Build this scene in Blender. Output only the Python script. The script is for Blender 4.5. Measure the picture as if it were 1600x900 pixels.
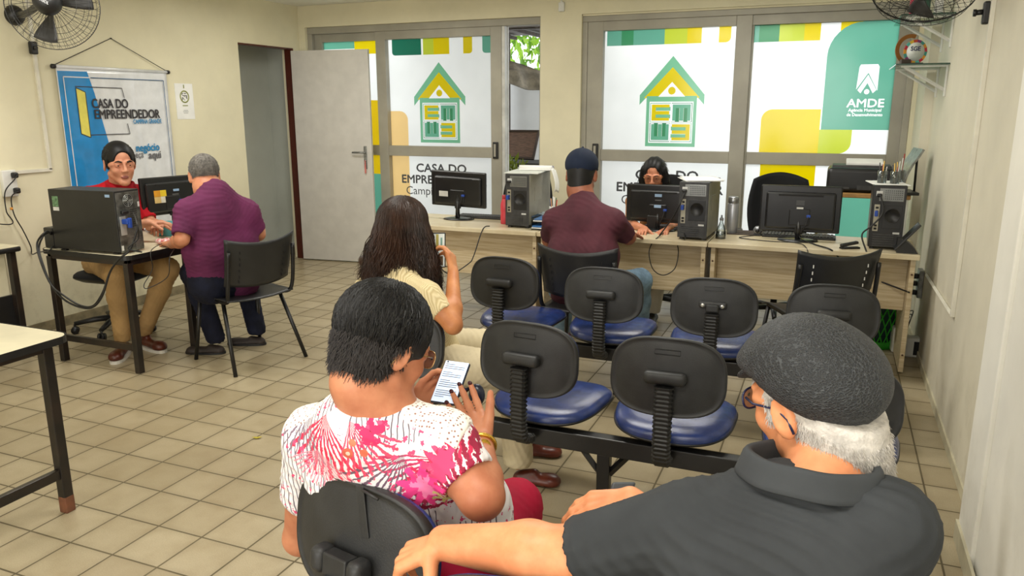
import bpy, bmesh, math, random
import numpy as np
from mathutils import Vector, Matrix, Euler, noise
for _o in list(bpy.data.objects): bpy.data.objects.remove(_o, do_unlink=True)
SC = bpy.context.scene
COL = SC.collection
rnd = random.Random(7)
PI = math.pi

# ------------------------------------------------------------------ camera
CC = [2.52732, -1.99642, 1.58588]
CR = [[0.9251, 0.379721, -0.001646], [0.084573, -0.210266, -0.973979], [-0.370187, 0.900889, -0.226631]]
FPX = 1206.0
cd = bpy.data.cameras.new('camera'); cam = bpy.data.objects.new('camera', cd); COL.objects.link(cam)
cd.sensor_width = 36.0; cd.lens = FPX / 1600 * 36.0; cd.clip_start = 0.05; cd.clip_end = 100
cam.matrix_world = Matrix(((CR[0][0], -CR[1][0], -CR[2][0], CC[0]), (CR[0][1], -CR[1][1], -CR[2][1], CC[1]),
                           (CR[0][2], -CR[1][2], -CR[2][2], CC[2]), (0, 0, 0, 1)))
SC.camera = cam
_R = np.array(CR); _C = np.array(CC)
def _ray(x, y): return _R.T @ np.array([(x - 800) / FPX, (y - 450) / FPX, 1.0])
def at(x, y, d): return Vector(_C + _ray(x, y) * d)
def onz(x, y, z=0.0):
    d = _ray(x, y); return Vector(_C + d * ((z - _C[2]) / d[2]))
def ony(x, y, Y):
    d = _ray(x, y); return Vector(_C + d * ((Y - _C[1]) / d[1]))
def onx(x, y, X):
    d = _ray(x, y); return Vector(_C + d * ((X - _C[0]) / d[0]))

# ------------------------------------------------------------------ view
vs = SC.view_settings
vs.view_transform = 'Standard'; vs.look = 'None'; vs.gamma = 1.0; vs.use_curve_mapping = False
vs.exposure = 0.0
SC.cycles.max_bounces = 8; SC.cycles.diffuse_bounces = 4; SC.cycles.transparent_max_bounces = 16

# ------------------------------------------------------------------ world and lights
w = bpy.data.worlds.new('sky'); SC.world = w; w.use_nodes = True
w.node_tree.nodes['Background'].inputs[0].default_value = (0.93, 0.97, 1.0, 1)
w.node_tree.nodes['Background'].inputs[1].default_value = 2.55
def area(name, loc, size, power, color, rot=(0, 0, 0)):
    l = bpy.data.lights.new(name, 'AREA'); l.shape = 'RECTANGLE'; l.size, l.size_y = size
    l.energy = power; l.color = color
    o = bpy.data.objects.new(name, l); COL.objects.link(o); o.location = loc; o.rotation_euler = rot; return o
# daylight through the open entrance behind the camera
area('doorway_daylight', (1.2, -4.4, 1.4), (3.2, 2.3), 115, (1.0, 0.985, 0.96), (PI / 2, 0, 0))
# ceiling lamps of the room
for _x, _y, _p in ((-1.3, 1.2, 30), (1.3, 1.2, 32), (1.9, -1.4, 30), (-1.0, -1.6, 26), (-1.2, 3.5, 26), (1.6, 3.3, 26)):
    area('ceiling_lamp_light', (_x, _y, 2.52), (1.2, 0.35), _p, (1.0, 0.97, 0.90))

# ------------------------------------------------------------------ materials
def lin(c):
    c = c / 255.0
    return c / 12.92 if c <= 0.04045 else ((c + 0.055) / 1.055) ** 2.4
def rgb(r, g, b): return (lin(r), lin(g), lin(b), 1.0)
class NT:
    def __init__(s, name):
        s.m = bpy.data.materials.new(name); s.m.use_nodes = True; s.t = s.m.node_tree; s.n = s.t.nodes
        s.b = s.n['Principled BSDF']; s.o = s.n['Material Output']; s._tc = None
    def new(s, ty, **kw):
        q = s.n.new(ty)
        for k, v in kw.items(): setattr(q, k, v)
        return q
    def link(s, a, b): s.t.links.new(a, b)
    def put(s, sock, v):
        if isinstance(v, bpy.types.NodeSocket): s.link(v, sock)
        else: sock.default_value = v
    def obj(s):
        if not s._tc: s._tc = s.new('ShaderNodeTexCoord')
        return s._tc.outputs['Object']
    def math(s, op, a, b=0.0, c=0.0):
        q = s.new('ShaderNodeMath', operation=op); s.put(q.inputs[0], a); s.put(q.inputs[1], b); s.put(q.inputs[2], c); return q.outputs[0]
    def mix(s, f, a, b):
        q = s.new('ShaderNodeMix', data_type='RGBA'); s.put(q.inputs[0], f); s.put(q.inputs[6], a); s.put(q.inputs[7], b); return q.outputs[2]
    def noise(s, scale, detail=4, rough=0.55, vec=None, dist=0.0):
        q = s.new('ShaderNodeTexNoise'); q.inputs['Scale'].default_value = scale; q.inputs['Detail'].default_value = detail
        q.inputs['Roughness'].default_value = rough; q.inputs['Distortion'].default_value = dist
        s.link(vec or s.obj(), q.inputs['Vector']); return q.outputs[0]
    def mapping(s, scale=(1, 1, 1), rot=(0, 0, 0), loc=(0, 0, 0), vec=None):
        q = s.new('ShaderNodeMapping'); q.inputs['Scale'].default_value = scale; q.inputs['Rotation'].default_value = rot
        q.inputs['Location'].default_value = loc; s.link(vec or s.obj(), q.inputs['Vector']); return q.outputs[0]
    def ramp(s, f, lo, hi):
        q = s.new('ShaderNodeMapRange'); s.put(q.inputs[0], f); q.inputs[1].default_value = lo; q.inputs[2].default_value = hi; return q.outputs[0]
    def bump(s, h, strength=0.3, dist=0.002):
        q = s.new('ShaderNodeBump'); q.inputs['Strength'].default_value = strength; q.inputs['Distance'].default_value = dist
        s.link(h, q.inputs['Height']); s.link(q.outputs[0], s.b.inputs['Normal'])
def mat(name, c, rough=0.5, metal=0.0, var=0.06, vs_=8.0, bump=0.0, bs=120.0, bd=0.002, c2=None, spec=0.5, sss=0.0, coat=0.0, stretch=None):
    t = NT(name); base = rgb(*c)
    if c2 is None: c2 = tuple(max(0, v * (1 - 2.2 * var)) for v in c)
    n = t.noise(vs_, 5, vec=t.mapping(scale=stretch) if stretch else None)
    t.link(t.mix(t.ramp(n, 0.35, 0.65), base, rgb(*c2)), t.b.inputs['Base Color'])
    t.b.inputs['Roughness'].default_value = rough; t.b.inputs['Metallic'].default_value = metal
    t.b.inputs['Specular IOR Level'].default_value = spec
    t.b.inputs['Coat Weight'].default_value = coat
    if sss: t.b.inputs['Subsurface Weight'].default_value = sss; t.b.inputs['Subsurface Radius'].default_value = (0.02, 0.008, 0.004); t.b.inputs['Subsurface Scale'].default_value = 0.3
    if bump: t.bump(t.noise(bs, 3), bump, bd)
    return t.m
def glow(name, c, s):
    t = NT(name); t.b.inputs['Base Color'].default_value = rgb(*c)
    t.b.inputs['Emission Color'].default_value = rgb(*c); t.b.inputs['Emission Strength'].default_value = s; return t.m
def glass_mat(name, c=(240, 245, 242), rough=0.05, alpha=0.75):
    t = NT(name); tr = t.new('ShaderNodeBsdfTransparent'); tr.inputs[0].default_value = rgb(*c)
    gl = t.new('ShaderNodeBsdfGlossy'); gl.inputs['Roughness'].default_value = rough
    fr = t.new('ShaderNodeFresnel'); fr.inputs[0].default_value = 1.45
    mx = t.new('ShaderNodeMixShader'); t.link(t.math('ADD', t.math('MULTIPLY', fr.outputs[0], 0.8), 1 - alpha - 0.15 if alpha < .85 else 0.02), mx.inputs[0])
    t.link(tr.outputs[0], mx.inputs[1]); t.link(gl.outputs[0], mx.inputs[2]); t.link(mx.outputs[0], t.o.inputs[0]); return t.m
def vinyl(name, c, tr=0.8):
    t = NT(name); a = t.new('ShaderNodeBsdfTranslucent'); d = t.new('ShaderNodeBsdfDiffuse'); col = rgb(*c)
    n = t.noise(3.0, 2); cc = t.mix(t.ramp(n, .3, .7), col, tuple(v * .94 for v in col[:3]) + (1,))
    t.link(cc, a.inputs[0]); t.link(cc, d.inputs[0])
    mx = t.new('ShaderNodeMixShader'); mx.inputs[0].default_value = tr
    t.link(d.outputs[0], mx.inputs[1]); t.link(a.outputs[0], mx.inputs[2])
    gl = t.new('ShaderNodeBsdfGlossy'); gl.inputs['Roughness'].default_value = 0.12; m2 = t.new('ShaderNodeMixShader'); m2.inputs[0].default_value = 0.04
    t.link(mx.outputs[0], m2.inputs[1]); t.link(gl.outputs[0], m2.inputs[2]); t.link(m2.outputs[0], t.o.inputs[0]); return t.m

# ------------------------------------------------------------------ mesh helpers
def rm(axis, deg): return Matrix.Rotation(math.radians(deg), 4, axis)
def T_(x, y=0, z=0): return Matrix.Translation(Vector((x, y, z)) if not isinstance(x, Vector) else x)
def nb(): return bmesh.new()
def _merge(bm, tb, M, mi, smooth):
    if M is not None: bmesh.ops.transform(tb, matrix=M, verts=tb.verts)
    for f in tb.faces: f.material_index = mi; f.smooth = smooth
    me = bpy.data.meshes.new('t'); tb.to_mesh(me); tb.free(); bm.from_mesh(me); bpy.data.meshes.remove(me)
def bx(bm, c, s, bev=0.0, M=None, mi=0, seg=2, smooth=False):
    tb = bmesh.new(); bmesh.ops.create_cube(tb, size=1.0)
    bmesh.ops.scale(tb, vec=Vector(s), verts=tb.verts)
    if bev: bmesh.ops.bevel(tb, geom=tb.edges[:], offset=min(bev, min(s) * .49), segments=seg, profile=0.5, affect='EDGES')
    bmesh.ops.translate(tb, vec=Vector(c), verts=tb.verts); _merge(bm, tb, M, mi, smooth); return bm
def bx2(bm, a, b, bev=0.0, mi=0, M=None):
    return bx(bm, [(a[i] + b[i]) / 2 for i in range(3)], [abs(b[i] - a[i]) for i in range(3)], bev, M, mi)
def frame_of(p0, p1):
    z = (p1 - p0).normalized(); x = z.orthogonal().normalized(); y = z.cross(x); m = Matrix((x, y, z)).transposed().to_4x4(); m.translation = p0; return m
def cyl(bm, p0, p1, r0, r1=None, seg=16, mi=0, smooth=True, caps=True):
    p0 = Vector(p0); p1 = Vector(p1); r1 = r0 if r1 is None else r1
    tb = bmesh.new(); bmesh.ops.create_cone(tb, cap_ends=caps, segments=seg, radius1=r0, radius2=max(r1, 1e-5), depth=(p1 - p0).length)
    bmesh.ops.translate(tb, vec=(0, 0, (p1 - p0).length / 2), verts=tb.verts); _merge(bm, tb, frame_of(p0, p1), mi, smooth)
    return bm
def sph(bm, c, r, M=None, mi=0, seg=16, sc=(1, 1, 1)):
    tb = bmesh.new(); bmesh.ops.create_uvsphere(tb, u_segments=seg, v_segments=max(6, seg // 2), radius=1)
    bmesh.ops.scale(tb, vec=Vector((r * sc[0], r * sc[1], r * sc[2])), verts=tb.verts)
    if M is not None: bmesh.ops.transform(tb, matrix=M, verts=tb.verts)
    bmesh.ops.translate(tb, vec=Vector(c), verts=tb.verts); _merge(bm, tb, None, mi, True); return bm
def lathe(bm, prof, c=(0, 0, 0), seg=24, M=None, mi=0, smooth=True):
    tb = bmesh.new(); rings = []
    for r, z in prof:
        rings.append([tb.verts.new((r * math.cos(2 * PI * k / seg), r * math.sin(2 * PI * k / seg), z)) for k in range(seg)])
    for a, b in zip(rings, rings[1:]):
        for k in range(seg): tb.faces.new((a[k], a[(k + 1) % seg], b[(k + 1) % seg], b[k]))
    if prof[0][0] > 1e-4: tb.faces.new(rings[0][::-1])
    if prof[-1][0] > 1e-4: tb.faces.new(rings[-1])
    bmesh.ops.remove_doubles(tb, verts=tb.verts, dist=1e-6)
    if M is not None: bmesh.ops.transform(tb, matrix=M, verts=tb.verts)
    bmesh.ops.translate(tb, vec=Vector(c), verts=tb.verts); _merge(bm, tb, None, mi, smooth); return bm
def spline(pts, n=8, closed=False):
    P = [Vector(p) for p in pts]; out = []; N = len(P)
    rng = range(N) if closed else range(N - 1)
    for i in rng:
        a = P[(i - 1) % N] if (closed or i > 0) else P[i]; b = P[i]; c = P[(i + 1) % N]; d = P[(i + 2) % N] if (closed or i + 2 < N) else c
        for k in range(n):
            t = k / n; out.append(0.5 * ((2 * b) + (c - a) * t + (2 * a - 5 * b + 4 * c - d) * t * t + (3 * b - a - 3 * c + d) * t ** 3))
    if not closed: out.append(P[-1])
    return out
def tube(bm, pts, r, seg=8, mi=0, closed=False, sq=None, caps=True):
    P = [Vector(p) for p in pts]; N = len(P); rings = []
    R_ = r if isinstance(r, (list, tuple)) else [r] * N
    nrm = None
    for i, p in enumerate(P):
        a = P[i - 1] if (i or closed) else P[i]; b = P[(i + 1) % N] if (i + 1 < N or closed) else P[i]
        t = (b - a)
        if t.length < 1e-9: t = Vector((0, 0, 1))
        t.normalize()
        if nrm is None: nrm = t.orthogonal().normalized() if sq is None else (Vector(sq) - t * t.dot(Vector(sq))).normalized()
        nrm = (nrm - t * t.dot(nrm)); nrm = nrm.normalized() if nrm.length > 1e-6 else t.orthogonal().normalized()
        bn = t.cross(nrm); ro = math.pi / seg if seg == 4 else 0
        rings.append([bm.verts.new(p + (nrm * math.cos(2 * PI * k / seg + ro) + bn * math.sin(2 * PI * k / seg + ro)) * R_[i]) for k in range(seg)])
    for i in range(N if closed else N - 1):
        a, b = rings[i], rings[(i + 1) % N]
        for k in range(seg):
            f = bm.faces.new((a[k], a[(k + 1) % seg], b[(k + 1) % seg], b[k])); f.material_index = mi; f.smooth = seg > 4
    if caps and not closed:
        f = bm.faces.new(rings[0][::-1]); f.material_index = mi; f = bm.faces.new(rings[-1]); f.material_index = mi
    return bm
def poly(bm, pts, th=(0, 0, 0), mi=0, smooth=False):
    """flat polygon extruded by vector th"""
    v = [bm.verts.new(Vector(p)) for p in pts]; th = Vector(th)
    f = bm.faces.new(v); f.material_index = mi
    if th.length > 0:
        w_ = [bm.verts.new(Vector(p) + th) for p in pts]
        g = bm.faces.new(w_[::-1]); g.material_index = mi; n = len(v)
        for i in range(n):
            h = bm.faces.new((v[i], w_[i], w_[(i + 1) % n], v[(i + 1) % n])); h.material_index = mi; h.smooth = smooth
    return bm
def rrect(x0, z0, x1, z1, rr=(0, 0, 0, 0), n=8):
    """outline (x,z), corner radii bl, br, tr, tl"""
    out = []
    for (cx, cz, r, a0) in ((x0 + rr[0], z0 + rr[0], rr[0], 180), (x1 - rr[1], z0 + rr[1], rr[1], 270), (x1 - rr[2], z1 - rr[2], rr[2], 0), (x0 + rr[3], z1 - rr[3], rr[3], 90)):
        if r == 0: out.append((cx, cz))
        else:
            for k in range(n + 1):
                a = math.radians(a0 + 90 * k / n); out.append((cx + r * math.cos(a), cz + r * math.sin(a)))
    return out
def grid_fn(bm, fn, nu, nv, mi=0, closed_u=False):
    V = [[bm.verts.new(fn(i / nu, j / nv)) for j in range(nv + 1)] for i in range(nu if closed_u else nu + 1)]
    L = len(V)
    for i in range(nu):
        for j in range(nv):
            f = bm.faces.new((V[i][j], V[(i + 1) % L][j], V[(i + 1) % L][j + 1], V[i][j + 1])); f.smooth = True; f.material_index = mi
    return bm

# ------------------------------------------------------------------ object helpers
def obj(name, bm, mats, parent=None, world=False, fix=True):
    if world and parent is not None:
        bmesh.ops.transform(bm, matrix=parent_mw(parent).inverted(), verts=bm.verts)
    if fix: bmesh.ops.recalc_face_normals(bm, faces=bm.faces)
    me = bpy.data.meshes.new(name); bm.to_mesh(me); bm.free()
    for m in (mats if isinstance(mats, (list, tuple)) else [mats]): me.materials.append(m)
    o = bpy.data.objects.new(name, me); COL.objects.link(o)
    if parent is not None: o.parent = parent
    return o
def parent_mw(o):
    m = Matrix.Identity(4)
    while o is not None:
        m = o.matrix_basis @ m; o = o.parent
    return m
def tag(o, label, cat, group=None):
    o['label'] = label; o['category'] = cat
    if group: o['group'] = group
    return o
def thing(name, label, cat, loc=(0, 0, 0), rotz=0.0, group=None):
    o = bpy.data.objects.new(name, None); COL.objects.link(o); o.empty_display_size = 0.05
    o.location = loc; o.rotation_euler = (0, 0, rotz); return tag(o, label, cat, group)
def single(name, bm, mats, label, cat, group=None, loc=None, rotz=0.0):
    """a thing that is one mesh; if loc given, verts are local"""
    if loc is None:
        xs = [v.co for v in bm.verts]; c = Vector((sum(v.x for v in xs) / len(xs), sum(v.y for v in xs) / len(xs), min(v.z for v in xs)))
        bmesh.ops.translate(bm, vec=-c, verts=bm.verts); loc = c
    o = obj(name, bm, mats); o.location = loc; o.rotation_euler = (0, 0, rotz); return tag(o, label, cat, group)
def struct(name, bm, mats, parent=None):
    o = obj(name, bm, mats, parent)
    if parent is None: o['kind'] = 'structure'
    return o
def dup(root, loc, rotz, label, group=None):
    def cp(o, par):
        c = o.copy(); COL.objects.link(c); c.parent = par
        for ch in [q for q in bpy.data.objects if q.parent == o]: cp(ch, c)
        return c
    r = cp(root, None); r.location = loc; r.rotation_euler = (0, 0, rotz); r['label'] = label
    if group: r['group'] = group
    return r
def text_bm(bm, s, size, M, mi=0, bold=0.0, th=0.0006, sx=1.0, align='LEFT', shear=0.0):
    cu = bpy.data.curves.new('t', 'FONT'); cu.body = s; cu.size = size; cu.offset = bold; cu.extrude = th; cu.align_x = align; cu.shear = shear
    cu.resolution_u = 3
    o = bpy.data.objects.new('t', cu); COL.objects.link(o)
    dg = bpy.context.evaluated_depsgraph_get(); me = bpy.data.meshes.new_from_object(o.evaluated_get(dg))
    me.transform(M @ Matrix.Scale(sx, 4, (1, 0, 0)))
    n0 = len(bm.faces); bm.from_mesh(me); bm.faces.ensure_lookup_table()
    for f in bm.faces[n0:]: f.material_index = mi
    bpy.data.objects.remove(o); bpy.data.curves.remove(cu); bpy.data.meshes.remove(me); return bm
XZ = Matrix(((1, 0, 0, 0), (0, 0, -1, 0), (0, 1, 0, 0), (0, 0, 0, 1)))   # text plane facing -Y
def face_mat(o, right, up):
    """matrix with x=right, y=up, z=out"""
    r = Vector(right).normalized(); u = Vector(up).normalized(); n = r.cross(u)
    m = Matrix((r, u, n)).transposed().to_4x4(); m.translation = Vector(o); return m

# shared materials
M_black = mat('black_plastic', (25, 25, 26), 0.42, var=0.12, vs_=14, bump=0.15, bs=400)
M_blackm = mat('black_metal', (22, 22, 23), 0.4, var=0.2, spec=0.5)
M_dgrey = mat('dark_grey_plastic', (62, 62, 62), 0.5, var=0.15, vs_=18, bump=0.2, bs=300)
M_white = mat('white_plastic', (226, 226, 220), 0.45, var=0.03)
M_steel = mat('galvanised_steel', (150, 152, 148), 0.4, 0.6, var=0.1, vs_=30)
M_silver = mat('silver_metal', (170, 172, 175), 0.3, 0.8)
M_alu = mat('grey_aluminium_frame', (164, 160, 146), 0.45, 0.1, var=0.04, vs_=3)
M_paper = mat('white_paper', (236, 236, 232), 0.8, var=0.02)
M_blue = mat('blue_plastic', (32, 74, 170), 0.4)
M_cable = mat('black_cable', (18, 18, 19), 0.5)
M_red = mat('red_plastic', (214, 66, 78), 0.35)
# ================================================================== ROOM
TS = 0.215
def floor_mat():
    t = NT('ceramic_floor_tiles'); sep = t.new('ShaderNodeSeparateXYZ'); t.link(t.obj(), sep.inputs[0])
    u = t.math('DIVIDE', sep.outputs[0], TS); v = t.math('DIVIDE', sep.outputs[1], TS)
    fu = t.math('FRACT', u); fv = t.math('FRACT', v)
    du = t.math('MINIMUM', fu, t.math('SUBTRACT', 1.0, fu)); dv = t.math('MINIMUM', fv, t.math('SUBTRACT', 1.0, fv))
    d = t.math('MINIMUM', du, dv)
    g = t.ramp(d, 0.013, 0.022)
    cmb = t.new('ShaderNodeCombineXYZ'); t.link(t.math('FLOOR', u), cmb.inputs[0]); t.link(t.math('FLOOR', v), cmb.inputs[1])
    wn = t.new('ShaderNodeTexWhiteNoise'); t.link(cmb.outputs[0], wn.inputs[0])
    base = t.mix(wn.outputs[0], rgb(184, 171, 142), rgb(167, 153, 124))
    spk = t.noise(230, 3, 0.7); base = t.mix(t.math('MULTIPLY', t.ramp(spk, 0.35, 0.68), 0.34), base, rgb(120, 106, 80))
    cl = t.noise(7, 4); base = t.mix(t.math('MULTIPLY', t.ramp(cl, 0.42, 0.75), 0.45), base, rgb(142, 124, 92))
    edge = t.math('MULTIPLY', t.math('SUBTRACT', 1.0, t.ramp(d, 0.02, 0.16)), 0.22)
    base = t.mix(edge, base, rgb(120, 106, 78))
    gr = t.mix(t.noise(3, 3), rgb(74, 64, 44), rgb(112, 102, 76))
    t.link(t.mix(g, gr, base), t.b.inputs['Base Color'])
    t.link(t.mix(g, (0.9,) * 3 + (1,), (0.3,) * 3 + (1,)), t.b.inputs['Roughness'])
    h = t.math('ADD', t.math('MULTIPLY', g, 1.0), t.math('MULTIPLY', spk, 0.10)); t.bump(h, 0.35, 0.0015)
    return t.m
def wall_mat(name, c, dirt=0.1):
    t = NT(name); n = t.noise(1.6, 5, 0.6); s = t.noise(6, 6, 0.7)
    c2 = tuple(v * 0.92 for v in c)
    col = t.mix(t.ramp(n, .3, .75), rgb(*c), rgb(*c2))
    sep = t.new('ShaderNodeSeparateXYZ'); t.link(t.obj(), sep.inputs[0])
    low = t.math('MULTIPLY', t.math('SUBTRACT', 1.0, t.ramp(sep.outputs[2], 0.0, 0.7)), t.math('MULTIPLY', t.ramp(s, .5, .7), dirt))
    col = t.mix(low, col, rgb(150, 138, 110))
    t.link(col, t.b.inputs['Base Color']); t.b.inputs['Roughness'].default_value = 0.62; t.b.inputs['Specular IOR Level'].default_value = 0.3
    t.bump(t.math('ADD', t.noise(14, 3), t.math('MULTIPLY', t.noise(90, 2), .4)), 0.12, 0.004); return t.m
M_floor = floor_mat()
M_wall = wall_mat('cream_wall_paint', (229, 222, 192), .5)
M_wallR = wall_mat('pale_wall_paint', (222, 216, 196), .35)
M_ceil = wall_mat('ceiling_paint', (236, 234, 222), 0)
M_skirt = mat('tile_skirting', (150, 138, 108), .5, var=.12, vs_=12)
M_brown = mat('varnished_door_frame', (92, 34, 20), .35, var=.15, stretch=(20, 20, 1.5))
M_leaf = mat('grey_door_paint', (206, 203, 196), .45, var=.02)
M_grwall = wall_mat('grey_corridor_paint', (196, 200, 192), .2)

Z_C = 2.61; XL = -2.70; XR = 3.147; YB = 4.92
bm = nb(); bx2(bm, (-3.6, -4.6, -0.12), (3.4, 5.2, 0)); struct('floor', bm, M_floor)
bm = nb(); bx2(bm, (-3.6, -4.6, Z_C), (3.4, 5.2, Z_C + .1)); struct('ceiling', bm, M_ceil)
# left wall with the door opening (Y 4.0..4.8, top 2.19)
bm = nb()
bx2(bm, (XL - .13, -4.6, 0), (XL, 4.0, Z_C)); bx2(bm, (XL - .13, 4.8, 0), (XL, YB + .2, Z_C)); bx2(bm, (XL - .13, 4.0, 2.19), (XL, 4.8, Z_C))
struct('wall_left', bm, M_wall)
bm = nb(); bx2(bm, (-3.3, 3.2, 0), (-3.16, 5.1, 2.6)); bx2(bm, (-3.16, 4.96, 0), (XL - .13, 5.1, 2.6)); bx2(bm, (-3.3, 3.1, 0), (XL - .13, 3.2, 2.6))
struct('wall_corridor', bm, M_grwall)
bm = nb(); bx2(bm, (-3.15, 4.945, 0), (XL - .13, 4.96, .08)); struct('baseboard_corridor', bm, M_skirt)
# back wall: two openings
bm = nb()
bx2(bm, (XL - .13, YB, 2.40), (3.3, 5.12, Z_C)); bx2(bm, (-0.03, YB, 0), (0.36, 5.12, 2.40)); bx2(bm, (XL - .13, YB, 0), (-2.62, 5.12, 2.40))
bx2(bm, (3.06, YB, 0), (3.3, 5.12, 2.40)); bx2(bm, (0.36, YB + .03, 2.385), (3.06, 5.12, 2.40)); struct('wall_back', bm, M_wall)
bm = nb()
bx2(bm, (XR, 1.07, 0), (XR + .15, 5.12, Z_C)); bx2(bm, (3.09, 4.32, 0), (XR, YB, Z_C))
struct('wall_right', bm, M_wallR)
bm = nb(); bx2(bm, (3.08, .80, 0), (XR + .15, 1.07, Z_C), .006); bx2(bm, (3.095, -4.6, 0), (XR + .15, .80, Z_C)); struct('wall_right_pillar', bm, wall_mat('white_pillar_paint', (236, 234, 224), .2))
bm = nb(); bx2(bm, (-3.6, -4.7, 0), (3.4, -4.6, Z_C)); struct('wall_front', bm, M_wall)
bm = nb(); bx2(bm, (XL, -4.5, 0), (XL + .012, 3.98, .075)); struct('baseboard_left', bm, M_skirt)
bm = nb(); bx2(bm, (XR - .008, 1.07, 0), (XR, 4.3, .05)); bx2(bm, (3.07, -4.5, 0), (3.08, 1.07, .08)); struct('baseboard_right', bm, mat('painted_skirting', (205, 198, 170), .5))

# door on the left wall: frame and open leaf
d1 = thing('door_1', '', ''); del d1['label']; del d1['category']; d1['kind'] = 'structure'
bm = nb(); bx2(bm, (XL - .085, 4.775, 0), (XL + .012, 4.80, 2.19), .003); bx2(bm, (XL - .085, 4.0, 2.175), (XL + .006, 4.775, 2.19), .003); bx2(bm, (XL - .13, 4.0, 0), (XL - .03, 4.015, 2.175), .003)
obj('door_frame', bm, M_brown, d1)
lf = Matrix.Translation((-2.672, 4.745, 0)) @ rm('Z', 6.5)
bm = nb(); bx(bm, (.43, 0, 1.085), (.86, .035, 2.15), .002, lf); leafo = obj('door_leaf', bm, M_leaf, d1)
bm = nb(); bx(bm, (.79, -.02, 1.10), (.035, .01, .23), .004, lf); cyl(bm, lf @ Vector((.79, -.02, 1.15)), lf @ Vector((.79, -.06, 1.15)), .011); tube(bm, [lf @ Vector(p) for p in ((.79, -.058, 1.15), (.74, -.06, 1.152), (.66, -.056, 1.15))], .009)
cyl(bm, lf @ Vector((.79, -.02, 1.07)), lf @ Vector((.79, -.035, 1.07)), .012); obj('door_handle', bm, M_steel, leafo)
bm = nb(); bx(bm, (.79, -.034, 1.05), (.012, .003, .05), .001, lf); bx(bm, (.79, -.036, .985), (.018, .002, .09), .001, lf @ rm('X', 0)); obj('key', bm, mat('red_tag', (206, 120, 112)), leafo)

# ---------------------------------------------------------------- glazing with printed vinyl
VW = vinyl('white_vinyl', (252, 253, 250), .82); V_teal = vinyl('teal_vinyl', (96, 164, 140)); V_green = vinyl('green_vinyl', (56, 138, 92)); V_dgreen = vinyl('dark_green_vinyl', (22, 108, 84))
V_lgreen = vinyl('light_green_vinyl', (118, 186, 146)); V_yel = vinyl('yellow_vinyl', (222, 198, 0)); V_ora = vinyl('amber_vinyl', (224, 188, 20)); V_lime = vinyl('lime_vinyl', (190, 202, 58)); V_txt = vinyl('dark_grey_vinyl', (78, 78, 78), .5)
V_mint = vinyl('mint_vinyl', (100, 172, 140)); V_tan = vinyl('faded_amber_vinyl', (246, 208, 140)); V_W2 = vinyl('white_print_vinyl', (255, 255, 255))
VM = [VW, V_teal, V_green, V_dgreen, V_lgreen, V_yel, V_ora, V_lime, V_txt, V_mint, V_tan, V_W2]
W_, TE, GR, DG, LG, YE, OR, LI, TX, MI_, TA, W2 = range(12)
YV = 5.03
_SH = []
def vp(bm, pts, mi, lay=1): _SH.append((lay, mi, [(x, z) for x, z in pts]))
def vr(bm, x0, z0, x1, z1, mi, lay=1, rr=(0, 0, 0, 0)): vp(bm, rrect(x0, z0, x1, z1, rr), mi, lay)
def scanfill(bm, x0, z0, x1, z1):
    """one sheet of vinyl: every row is cut where the topmost printed shape changes"""
    N = int(round((z1 - z0) / .0028)); h = (z1 - z0) / N; rows = [[] for _ in range(N)]
    for q, (lay, mi, P) in enumerate(_SH):
        lo = min(p[1] for p in P); hi = max(p[1] for p in P)
        for k in range(max(0, int((lo - z0) / h - .5)), min(N, int((hi - z0) / h + 1.5))):
            z = z0 + (k + .5) * h; xs = []
            for a, b in zip(P, P[1:] + P[:1]):
                if (a[1] > z) != (b[1] > z): xs.append(a[0] + (z - a[1]) / (b[1] - a[1]) * (b[0] - a[0]))
            xs.sort()
            for a, b in zip(xs[::2], xs[1::2]):
                a, b = max(a, x0), min(b, x1)
                if b - a > 1e-5: rows[k].append((a, b, lay + q * 1e-5, mi))
    open_ = []   # runs that continue upwards: merge equal rows
    def quad(a, b, za, zb, mi):
        f = bm.faces.new([bm.verts.new(p) for p in ((a, YV, za), (b, YV, za), (b, YV, zb), (a, YV, zb))]); f.material_index = mi
    prev = None; start = 0
    for k in range(N + 1):
        cur = None
        if k < N:
            cuts = sorted({x0, x1} | {s[0] for s in rows[k]} | {s[1] for s in rows[k]}); cur = []
            for a, b in zip(cuts, cuts[1:]):
                if b - a < 1e-6: continue
                m = (a + b) / 2; top = max((s for s in rows[k] if s[0] <= m <= s[1]), key=lambda s: s[2], default=None); mi = top[3] if top else 0
                if cur and cur[-1][2] == mi: cur[-1] = (cur[-1][0], b, mi)
                else: cur.append((a, b, mi))
            cur = [(round(a, 4), round(b, 4), mi) for a, b, mi in cur]
        if cur != prev:
            if prev:
                for a, b, mi in prev: quad(a, b, z0 + start * h, z0 + k * h, mi)
            start = k; prev = cur
    _SH.clear()
def PX(x, y):
    q = ony(x, y, YV); return q.x, q.z
def pane(name, x0, z0, x1, z1, par, fn=None):
    bm = nb()
    if fn: fn(bm)
    scanfill(bm, x0, z0, x1, z1)
    return obj(name, bm, VM, par, fix=False)
def vtext(s, size, x, z, mi, bold, sx, lay=9):
    tb = nb(); text_bm(tb, s, size, T_(x, 0, z) @ XZ, 0, 0.0, 0.0, sx, 'CENTER'); bmesh.ops.triangulate(tb, faces=tb.faces[:])
    for ox, oz in (((0, 0), (bold, 0), (-bold, 0), (0, bold), (0, -bold)) if bold > .0005 else ((0, 0),)):
        for f in tb.faces: vp(None, [(v.co.x + ox, v.co.z + oz) for v in f.verts], mi, lay)
    tb.free()
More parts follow.
